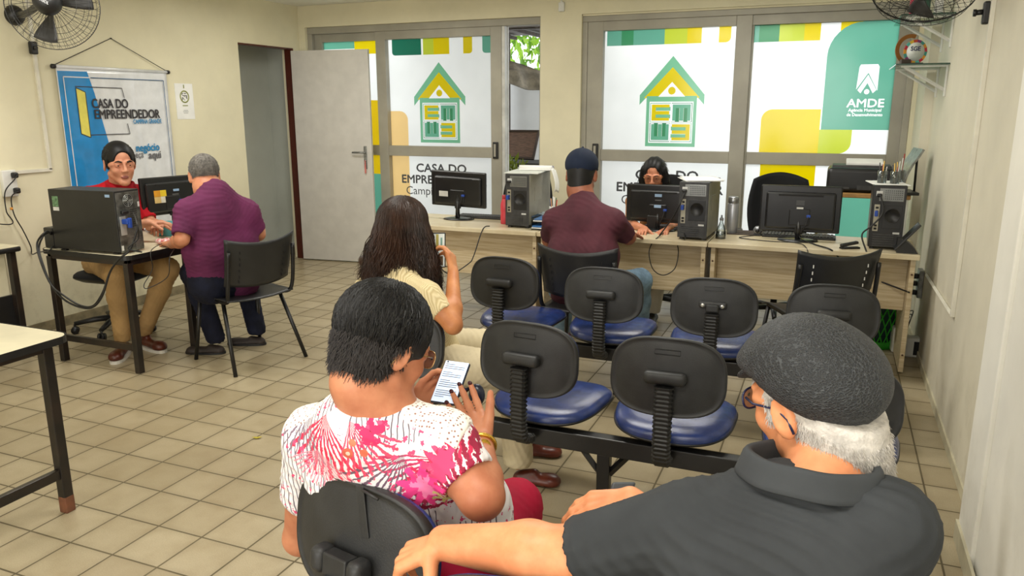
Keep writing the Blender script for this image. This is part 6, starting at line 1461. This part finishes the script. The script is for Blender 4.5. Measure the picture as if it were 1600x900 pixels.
for a, b2 in (((116, 135), (189, 138)), ((189, 138), (193, 153)), ((198, 193), (202, 209)), ((202, 209), (141, 211)), ((117, 137), (126, 209)), ((117, 137), (132, 144)), ((132, 144), (141, 215)), ((126, 209), (141, 215))): line(bm, BP(*a), BP(*b2), .006, 3, 3)
line(bm, (Y0 + .045, ZT - .07), (Y0 + .045, ZB + .05), .008, 0, 3); line(bm, (Y0 + .045, ZT - .07), (Y0 + .27, ZT - .07), .008, 0, 3); line(bm, (Y0 + .27, ZT - .07), (Y1 - .045, ZT - .07), .006, 4, 3); line(bm, (Y1 - .045, ZT - .07), (Y1 - .045, ZB + .05), .006, 4, 3)
obj('outline', bm, BM_, t, True, fix=False)
bm = nb()
def tb_(s, px_, py_, size, mi, bold, sx):
    y, z = BP(px_, py_); text_bm(bm, s, size, face_mat(V3(XB + .0105, y, z), (0, 1, 0), (0, 0, 1)), mi, 0, .0001, sx)
    if bold: text_bm(bm, s, size, face_mat(V3(XB + .0106, y + bold, z), (0, 1, 0), (0, 0, 1)), mi, 0, .0003, sx); text_bm(bm, s, size, face_mat(V3(XB + .0107, y + bold * .5, z + bold * .6), (0, 1, 0), (0, 0, 1)), mi, 0, .0003, sx)
tb_('CASA DO', 142, 169, .098, 3, .006, .78); tb_('EMPREENDEDOR', 146, 186, .098, 3, .006, .84); tb_('CAMPINA GRANDE', 207, 193.5, .050, 6, .002, .66)
tb_('Seu', 188, 235, .062, 5, 0, 1.0); tb_('negócio', 211, 237, .086, 6, .006, .88); tb_('começa', 193, 248, .074, 5, .002, .82); tb_('aqui', 231, 248, .084, 5, .006, .94)
obj('lettering', bm, BM_, t, True, fix=False)
for z in (ZT, ZB): bm = nb(); cyl(bm, (XB, Y0 - .02, z), (XB, Y1 + .02, z), .013); cyl(bm, (XB, Y0 - .03, z), (XB, Y0 - .005, z), .016, mi=1); cyl(bm, (XB, Y1 + .005, z), (XB, Y1 + .03, z), .016, mi=1); obj('roller_bar', bm, [BM_[0], M_black], t, True)
bm = nb(); nl = onx(173, 60, XL + .006); tube(bm, [V3(XB, Y0, ZT + .012), V3(nl.x, nl.y, nl.z), V3(XB, Y1, ZT + .012)], .0028, 6); cyl(bm, (XL, nl.y, nl.z), (XL + .014, nl.y, nl.z), .004); obj('hanging_cord', bm, M_cable, t, True)
# small notice
a, b2 = onx(272, 130, XL + .002), onx(305, 186, XL + .002); t = thing('wall_notice', 'small white notice with a green round emblem beside the banner', 'poster', (XL + .002, (a.y + b2.y) / 2, b2.z))
bm = nb(); bx2(bm, (XL, a.y, b2.z), (XL + .003, b2.y, a.z)); obj('sheet', bm, M_paper, t, True); cy, cz = (a.y + b2.y) / 2, a.z - .11
bm = nb(); M0 = face_mat(V3(XL + .0035, cy, cz), (0, 1, 0), (0, 0, 1)); tube(bm, [M0 @ V3(.047 * math.cos(k * PI / 16), .047 * math.sin(k * PI / 16), 0) for k in range(32)], .006, 4, closed=True)
q = random.Random(3)
for i in range(7):
    for j in range(7):
        if q.random() < .55: bx(bm, ((i - 3) * .009, (j - 3) * .009, .0), (.008, .008, .001), 0, M0, mi=1)
for k, w_ in enumerate((.05, .06, .05)): bx(bm, (0, -.115 - k * .012, 0), (w_, .003, .001), 0, M0, mi=1)
bx(bm, (0, -.075, 0), (.06, .008, .001), 0, M0, mi=0); bx(bm, (0, .085, 0), (.012, .03, .001), .002, M0, mi=0); obj('emblem', bm, [mat('olive_print', (146, 152, 84), .6), mat('grey_print', (120, 120, 116), .6)], t, True)
# ---------------------------------------------------------------- conduits and sockets
M_cond = mat('white_conduit', (224, 220, 204), .45, var=.03)
bm = nb(); c1, c2, c3 = onx(46, -10, XL + .01), onx(80, 265, XL + .01), onx(20, 272, XL + .01); yv = onx(60, 130, XL + .01).y
bx2(bm, (XL, yv - .012, c2.z), (XL + .018, yv + .012, Z_C), .002); bx2(bm, (XL, 1.66, c2.z - .012), (XL + .018, yv + .012, c2.z + .012), .002)
single('cable_conduit', bm, M_cond, 'white cable duct running down the left wall to the power socket', 'cable duct')
t = thing('power_socket', 'white wall socket with two black plugs on the left wall', 'socket', (XL, 1.62, 1.02)); so_ = onx(12, 284, XL)
bm = nb(); bx2(bm, (XL, so_.y - .055, so_.z - .10), (XL + .035, so_.y + .045, so_.z + .08), .006); obj('plate', bm, M_white, t, True)
for dz in (.045, -.06): bm = nb(); bx2(bm, (XL + .035, so_.y + .0, so_.z + dz - .02), (XL + .075, so_.y + .035, so_.z + dz + .02), .01); obj('plug', bm, M_black, t, True)
def cable(label, pts, r=.004, n=10, m=None, group=None):
    bm = nb(); tube(bm, spline(pts, n), r, 7); return single('power_cable', bm, m or M_cable, label, 'cable', group)
X_ = XL + .05
cable('black cable hanging from the upper plug on the left wall', [V3(XL + .08, so_.y + .02, so_.z + .05), V3(XL + .10, so_.y - .02, so_.z + .02), onx(8, 300, X_), onx(10, 330, X_), onx(18, 350, X_), V3(-2.60, 1.28, .86), V3(-2.50, 1.1, .745)])
cable('black cable with an orange tag running from the left wall socket to the table', [V3(XL + .08, so_.y + .02, so_.z - .06), onx(18, 308, X_), onx(22, 335, X_), onx(36, 360, X_), onx(48, 385, X_), onx(50, 397, X_), at(60, 394, 4.75), at(76, 392, 4.55), V3(-1.93, 1.31, .752)])
bm = nb(); p = onx(18, 326, X_); cyl(bm, p - V3(0, 0, .008), p + V3(0, 0, .008), .009); single('cable_tag', bm, mat('orange_tag', (226, 150, 50)), 'small orange tag on the cable on the left wall', 'tag')
for k, (a0, dz) in enumerate(((.0, 0), (.012, -.012))):
    cable(['upper one of two black cables looping from the left table corner below it', 'lower one of two black cables looping from the left table corner below it'][k], [V3(-1.92, 1.30, .83 - dz), at(72 - 3 * k, 362 + 5 * k, 4.42), at(58 + 3 * k, 380 + 6 * k, 4.40), at(64 + 2 * k, 410, 4.36), at(80, 445, 4.34), at(100, 462 + 6 * k, 4.30), at(125, 477 + 3 * k, 4.28), at(145, 478 + 2 * k, 4.26), at(160, 458 + 4 * k, 4.22), at(172, 425, 4.18), at(186, 405, 4.14), at(203, 390, 4.14), at(214, 360, 4.15)], .0055)
cable('thin black cable drooping from the left table edge', [V3(-1.34, 1.62, .76), at(236, 392, 4.45), at(238, 420, 4.44), at(225, 445, 4.42), at(232, 450, 4.42), at(262, 432, 4.46), at(266, 400, 4.48), V3(-1.36, 1.78, .745)], .0025)
cable('black cable lying over the left tower rear and across the table', [V3(-1.32, 1.40, .98), at(213, 345, 4.12), at(216, 372, 4.12), at(200, 388, 4.1), at(222, 394, 4.14)], .004)
cable('black power cable hanging below the leftmost desk monitor to the floor', [V3(.28, 3.05, .76), V3(.25, 2.995, .74), at(740, 400, 5.45), at(732, 412, 5.42), at(705, 428, 5.35), at(690, 418, 5.35), V3(-.1, 3.25, .4)], .004)
cable('black cable looping below the middle desk edge', [V3(1.50, 3.30, .756), V3(1.50, 3.03, .752), at(1020, 378, 5.16), at(1014, 395, 5.15), at(1020, 420, 5.14), at(1036, 430, 5.13), at(1054, 420, 5.12), at(1060, 395, 5.12), at(1058, 375, 5.16), V3(1.68, 3.04, .752), V3(1.66, 3.08, .80)], .0035)
cable('black cables crossing the right desk edge behind the empty chair', [V3(2.36, 3.30, .76), V3(2.48, 3.12, .752), V3(2.56, 3.00, .750), at(1310, 402, 4.72), V3(2.72, 3.02, .55)], .005)
cable('thin black cable lying over the right desk by the webcam', [V3(2.10, 3.40, .75), V3(2.0, 3.25, .75), V3(2.18, 3.18, .75), V3(2.36, 3.17, .75), V3(2.42, 3.02, .752), V3(2.44, 2.99, .70), V3(2.43, 2.99, .66)], .003)
cable('black power cable running down the rear of the right tower', [V3(2.81, 3.11, 1.08), V3(2.83, 3.07, .98), V3(2.78, 3.06, .90), V3(2.73, 3.07, .84), V3(2.76, 3.03, .75), V3(2.78, 2.99, .70)], .005)
cable('black power cable running from the middle tower down behind the monitor', [V3(1.67, 3.04, 1.07), V3(1.64, 3.01, .98), V3(1.60, 3.03, .90), V3(1.56, 3.06, .84), V3(1.50, 3.10, .757)], .005)
cable('black cable from the right wall socket to the empty chair side', [at(1421, 457, 4.6), at(1400, 449, 4.7), at(1365, 436, 4.8), V3(2.82, 3.17, .55)], .005)
# right wall: conduit, clip, socket cluster
bm = nb(); c1 = onx(1487, 495, XR - .012); c2 = onx(1447, 432, XR - .012)
bx2(bm, (XR - .02, c1.y - .012, c1.z), (XR, c1.y + .012, Z_C), .002); bm2 = nb(); d = (c2 - c1)
tube(bm, [V3(XR - .01, c1.y, c1.z + .008), V3(XR - .01, c2.y, c2.z + .01)], .011, 4); single('cable_conduit', bm, M_cond, 'white cable duct running down the right wall', 'cable duct')
p = onx(1545, 20, XR - .02); t = thing('fan_switch', 'small black cable grip on the duct on the right wall', 'switch', (XR - .02, p.y, p.z - .05)); bm = nb(); bx(bm, (-.01, 0, .05), (.03, .04, .10), .008); obj('body', bm, M_black, t); bm = nb(); cyl(bm, (-.02, -.0, .055), (-.055, 0, .052), .012); cyl(bm, (-.05, 0, .052), (-.062, 0, .052), .016); obj('knob', bm, M_black, t)
p = onx(50, 75, XL + .02); t = thing('fan_switch', 'small black cable grip on the duct on the left wall', 'switch', (XL + .02, p.y, p.z - .05)); bm = nb(); bx(bm, (.012, 0, .05), (.035, .05, .085), .008); obj('body', bm, M_black, t); bm = nb(); cyl(bm, (.03, 0, .05), (.045, 0, .05), .012); obj('knob', bm, M_dgrey, t)
t = thing('power_socket', 'wall socket cluster with black plugs at the right end of the desks', 'socket', (XR, 3.55, .42)); p = onx(1440, 437, XR - .01)
bm = nb(); bx2(bm, (XR - .03, p.y - .03, p.z - .12), (XR, p.y + .10, p.z + .06), .004); obj('plate', bm, M_steel, t, True)
for k in range(3): bm = nb(); c = V3(XR - .05, p.y + .01 + .03 * (k % 2), p.z + .02 - .055 * k); bx(bm, c, (.045, .035, .032), .008); obj('plug', bm, M_black, t, True)
q = random.Random(12)
for k in range(7):
    y0 = p.y + .03 * (k % 3); pts = [V3(XR - .06, y0, p.z - .03 * (k % 4)), V3(XR - .07 - .02 * q.random(), y0 - .03, p.z - .13 - .02 * k), V3(XR - .05 - .05 * q.random(), y0 + .04 * q.random(), p.z - .26), V3(XR - .09 * q.random() - .03, y0 - .04 * q.random(), .22 + .05 * q.random()), V3(XR - .07, y0 - .04, .13)]
    cable('thin black cable in the tangle hanging from the right wall socket', pts, .0032, 8, group='tangled cables at the right wall')
for k, (px_, py_, lab) in enumerate(((1399, 540, 'white power strip standing by the right desk leg, left of it'), (1428, 545, 'white voltage stabiliser on the floor between the desk leg and right wall'))):
    c = onz(px_ - 2, 552 + 8 * k, 0); t = thing('power_strip' if k == 0 else 'voltage_stabiliser', lab, 'power strip' if k == 0 else 'stabiliser', c, .1)
    bm = nb(); bx(bm, (0, .06, .085 - .02 * k), (.035 if k == 0 else .10, .10, .17 - .04 * k), .015, seg=3); obj('body', bm, M_white, t)
    bm = nb()
    for j in range(4 if k == 0 else 1): bx(bm, (.004 if k == 0 else .015, .009, (.03 + .034 * j) if k == 0 else .065), (.018 if k == 0 else .03, .004, .016 if k == 0 else .09), .001)
    obj('outlet', bm, M_black, t)
# green basket under the right desk
t = thing('laundry_basket', 'bright green plastic lattice basket under the right desk', 'basket', (2.90, 3.66, 0)); bm = nb(); R0, R1, H_ = .13, .16, .30
for k in range(20):
    for s in (-1, 1): tube(bm, [V3((R0 + (R1 - R0) * j / 6) * math.cos(2 * PI * k / 20 + s * j * .12), (R0 + (R1 - R0) * j / 6) * math.sin(2 * PI * k / 20 + s * j * .12), .03 + H_ * j / 6) for j in range(7)], .004, 4)
obj('lattice', bm, mat('green_plastic', (60, 190, 50), .4), t)
bm = nb(); lathe(bm, [(0, 0), (R0, 0), (R0 + .004, .05), (R0 - .002, .05), (R0 - .005, .006), (0, .006)], seg=32); tube(bm, [V3(R1 * math.cos(a * PI / 16), R1 * math.sin(a * PI / 16), .03 + H_) for a in range(32)], .008, 6, closed=True); obj('rim_and_base', bm, mat('green_plastic_b', (52, 178, 44), .4), t)
bm = nb(); lathe(bm, [(0, 0), (R0 * .85, 0), (R1 * .85, .24), (.02, .27), (0, .27)], (2.90, 3.66, .008), 24); single('basket_contents', bm, mat('dark_teal_cloth', (40, 66, 66), .9), 'dark cloth filling the green basket', 'cloth')
# ---------------------------------------------------------------- glass shelves and what stands on them
M_glassg = glass_mat('greenish_shelf_glass', (206, 230, 218), .03, .8)
for k, (z, lab) in enumerate(((1.855, 'lower glass shelf on white brackets on the right wall'), (2.15, 'upper glass shelf on white brackets on the right wall, behind the fan'))):
    t = thing('glass_shelf', lab, 'shelf', (XR, 3.75, z)); bm = nb(); bx2(bm, (2.845, 3.58, z - .008), (XR - .002, 4.28, z), .001); obj('glass_plate', bm, M_glassg, t, True)
    bm = nb(); bx2(bm, (2.845, 3.579, z - .0078), (XR - .002, 3.583, z - .0002)); obj('glass_edge', bm, mat('dark_green_glass_edge', (38, 70, 56), .2), t, True)
    for y in (3.66, 4.14):
        bm = nb(); bx2(bm, (XR - .012, y - .012, z - .20), (XR, y + .012, z - .008), .002); tube(bm, [V3(2.90, y, z - .016), V3(XR - .01, y, z - .16)], .010, 4); bx2(bm, (2.88, y - .01, z - .02), (XR, y + .01, z - .009), .001); obj('bracket', bm, M_white, t, True)
def ring_plaque(name, label, c, R, facing, segs, colors, cat='award', disc=None, text=None, gap=None):
    t = thing(name, label, cat, V3(c[0], c[1], c[2] - R)); M = face_mat(Vector(c), *facing); bm = nb()
    for k in range(segs):
        if gap and gap[0] <= k < gap[1]: continue
        a0, a1 = 2 * PI * k / segs, 2 * PI * (k + 1) / segs; P = [(R * math.cos(a0), R * math.sin(a0)), (R * math.cos(a1), R * math.sin(a1)), (R * .74 * math.cos(a1), R * .74 * math.sin(a1)), (R * .74 * math.cos(a0), R * .74 * math.sin(a0))]
        poly(bm, [M @ V3(x, y, -.003) for x, y in P], M.to_3x3() @ V3(0, 0, .006), mi=k % len(colors))
    obj('ring', bm, [mat(name + '_c%d' % i, c_, .4) for i, c_ in enumerate(colors)], t, True)
    if disc: bm = nb(); cyl(bm, M @ V3(disc[1], disc[2], -.002), M @ V3(disc[1], disc[2], .0045), R * disc[0], seg=28); obj('disc', bm, mat(name + '_disc', disc[3], .4), t, True)
    if text: bm = nb(); text_bm(bm, text, R * .5, M @ T_(-R * .45, R * .08, .006), 0, .001, .0005, 1.0); obj('lettering', bm, mat('navy_lettering', (30, 40, 90), .5), t, True)
    bm = nb(); bx(bm, (0, 0, .004), (.10, .04, .008), .002, T_(c[0], c[1], c[2] - R - .001)); obj('foot', bm, M_dgrey, t, True); return t
fc = ((.925, .38, 0), (0, 0, 1)); z = 1.855
g1 = ony(1422, 76, 3.80); ring_plaque('wooden_plaque', 'round brown wooden plaque with an open ring on the lower glass shelf', (g1.x, 3.80, z + .098), .095, fc, 36, ((150, 96, 36),), disc=(.44, .02, .0, (176, 122, 44)), gap=(0, 7))
g2 = ony(1430, 82, 3.72); ring_plaque('colour_wheel_plaque', 'round multicoloured ring plaque with letters on the lower glass shelf', (g2.x, 3.72, z + .078), .075, fc, 17, ((190, 30, 60), (220, 150, 40), (60, 150, 140), (130, 40, 110), (200, 70, 40), (230, 190, 60), (90, 190, 180)), disc=(.76, 0, 0, (226, 230, 226)), text='SGE')
bm = nb(); bx(bm, (0, 0, .015), (.06, .03, .03), .003); single('name_plate', bm, mat('dark_plate', (60, 50, 46), .4), 'small dark block at the front left of the lower glass shelf', 'block', loc=(2.90, 3.66, z), rotz=.4)
z = 2.15
for k, (x, y, c_, h) in enumerate(((2.92, 3.70, (200, 60, 90), .13), (2.99, 3.76, (40, 90, 70), .12), (3.06, 3.72, (226, 226, 222), .16))):
    bm = nb(); bx(bm, (0, 0, h / 2), (.05, .03, h), .004); single('trophy', bm, mat('trophy_%d' % k, c_, .4), ['small pink trophy block at the left on the upper shelf', 'small green trophy block in the middle of the upper shelf', 'white trophy block at the right on the upper shelf'][k], 'trophy', loc=(x, y, z))
# junction box on the pillar and a card
p = ony(878, 10, YB - .01); bm = nb(); bx(bm, (0, 0, .04), (.055, .03, .08), .006); sph(bm, (0, -.005, .085), .012); single('sensor_box', bm, M_white, 'small white box high on the pillar between the windows', 'box', loc=(p.x, YB - .017, p.z - .045))
# ---------------------------------------------------------------- wall fans
def wall_fan(label, hub, axis, wallp, R_=.26, brand=None, nring=4):
    """hub: motor centre; axis: direction the air blows"""
    t = thing('wall_fan', label, 'fan', wallp); hub = Vector(hub); ax = Vector(axis).normalized(); M = frame_of(hub, hub + ax)
    def P(r, a, z): return M @ V3(r * math.cos(a), r * math.sin(a), z)
    prof = [(.055, .055), (R_ * .55, .065), (R_ * .86, .085), (R_, .125), (R_ * .9, .165), (R_ * .6, .195), (.05, .205)]
    bm = nb(); n = 72
    for k in range(n):
        a = 2 * PI * k / n; sk_ = .16 if k % 2 else -.16
        tube(bm, [P(r, a + sk_ * (r / R_) ** 2, z) for r, z in prof[:4]], .0011, 3, caps=False)
        if k % 2 == 0: tube(bm, [P(r, a + sk_ * 1.5 * ((r / R_) ** 2), z) for r, z in prof[3:]], .0011, 3, caps=False)
    for r, z in ((R_, .125), (R_, .120), (R_ * .86, .085), (R_ * .80, .080), (R_ * .55, .065), (R_ * .9, .165), (R_ * .6, .195)): tube(bm, [P(r, 2 * PI * k / 48, z) for k in range(48)], .0022 if r == R_ else .0014, 5, closed=True)
    obj('wire_guard', bm, M_blackm, t, True)
    bm = nb(); lathe(bm, [(0, -.075), (.03, -.075), (.062, -.055), (.075, -.02), (.078, .03), (.070, .055), (0, .06)], seg=28, M=M); mo = obj('motor_housing', bm, M_black, t, True)
    if brand:
        ax = ax.copy()
        u = Vector((0, 0, 1)); rgt = (u.cross(-ax)).normalized(); up = (-ax).cross(rgt); bm = nb(); text_bm(bm, brand, .022, face_mat(hub - ax * .0765 - rgt * .055 + up * .01, rgt, up) @ rm('Z', -28), 0, .0004, .0004, .9); obj('brand_mark', bm, mat('grey_mark', (150, 150, 150), .5), mo, True)
    bm = nb(); cyl(bm, hub + ax * .06, hub + ax * .15, .03, .028, 18)
    hb = obj('hub', bm, M_black, t, True)
    for k in range(3):
        bm = nb(); a0 = 2 * PI * k / 3 + .4
        def bl(u, v, a0=a0):
            r = .03 + (R_ * .86 - .03) * u; wd = .45 + .75 * u - .55 * u * u; return P(r, a0 + (v - .5) * wd, .115 + (v - .5) * .055 * (1 - .3 * u))
        grid_fn(bm, bl, 10, 6); o = obj('blade', bm, glass_mat('smoky_blade', (150, 150, 150), .2, .62) if False else M_dgrey, t, True); o.modifiers.new('s', 'SOLIDIFY').thickness = .002
    wp = Vector(wallp); nrm = V3(1 if wp.x < 0 else -1, 0, 0)
    bm = nb(); lathe(bm, [(.0, .0), (.066, .0), (.066, .02), (.05, .05), (.02, .065), (0, .066)], seg=28, M=frame_of(wp, wp + nrm)); obj('wall_mount', bm, M_black, t, True)
    bm = nb(); tube(bm, spline([wp + nrm * .05, wp.lerp(hub, .45) + V3(0, 0, -.02), hub - ax * .03], 6), .022, 10); obj('arm', bm, M_black, t, True)
    return t
hubL = at(73, 2, 4.60); wpL = onx(21, 24, XL)
wall_fan('black wall fan with a round wire guard on the left wall above the banner', hubL, (-.62, .78, -.06), wpL, .262, 'VENTISOL')
axR = V3(-.10, -.50, -.86).normalized(); hubR = at(1443, -12, 3.62) - axR * .125; wpR = V3(XR, hubR.y + .10, hubR.z + .02)
wall_fan('black wall fan with a wire guard high on the right wall', hubR, axR, wpR, .225)
# white table fan at the left edge
t = thing('table_fan', 'white table fan at the left picture edge on the small desk', 'fan', (-2.42, 1.17, .74)); bm = nb(); lathe(bm, [(0, 0), (.075, 0), (.075, .03), (.06, .045), (.03, .05), (.02, .12), (0, .12)], seg=24); obj('base', bm, M_white, t)
c = V3(0, 0, .22); ax = V3(.6, -.8, 0).normalized(); M = frame_of(c, c + ax); bm = nb()
for R_, z in ((.125, 0), (.125, .03), (.09, .045), (.05, .055), (.09, -.015)): tube(bm, [M @ V3(R_ * math.cos(k * PI / 20), R_ * math.sin(k * PI / 20), z) for k in range(40)], .0025, 5, closed=True)
for k in range(32): a = k * PI / 16; tube(bm, [M @ V3(.02 * math.cos(a), .02 * math.sin(a), .058), M @ V3(.09 * math.cos(a), .09 * math.sin(a), .045), M @ V3(.125 * math.cos(a), .125 * math.sin(a), .015), M @ V3(.09 * math.cos(a), .09 * math.sin(a), -.015), M @ V3(.03 * math.cos(a), .03 * math.sin(a), -.02)], .0013, 4, caps=False)
obj('wire_guard', bm, M_white, t); bm = nb(); cyl(bm, M @ V3(0, 0, -.06), M @ V3(0, 0, .0), .035, .04); obj('motor_housing', bm, M_white, t)
for k in range(3):
    bm = nb(); a0 = 2.1 * k; grid_fn(bm, lambda u, v: M @ V3((.02 + .09 * u) * math.cos(a0 + (v - .5) * 1.1), (.02 + .09 * u) * math.sin(a0 + (v - .5) * 1.1), .02 + (v - .5) * .02), 6, 5); obj('blade', bm, M_white, t).modifiers.new('s', 'SOLIDIFY').thickness = .0015
# door stop leaf and small bits on the floor
for k, (px_, py_, c_, lab) in enumerate(((402, 685, (176, 160, 40), 'small yellow dry leaf on the floor tiles in the open aisle'), (792, 685, (150, 92, 50), 'small brown dry leaf on the floor behind the middle row'))):
    p = onz(px_, py_, .001); bm = nb(); grid_fn(bm, lambda u, v: V3((u - .5) * (.05 + .02 * k), (v - .5) * .022 * math.sin(max(.05, u) * PI) + .0, .004 + .008 * abs(u - .5)), 8, 3); single('dry_leaf', bm, mat('leaf_c%d' % k, c_, .7), lab, 'leaf', loc=p, rotz=.5 + k * -.4)
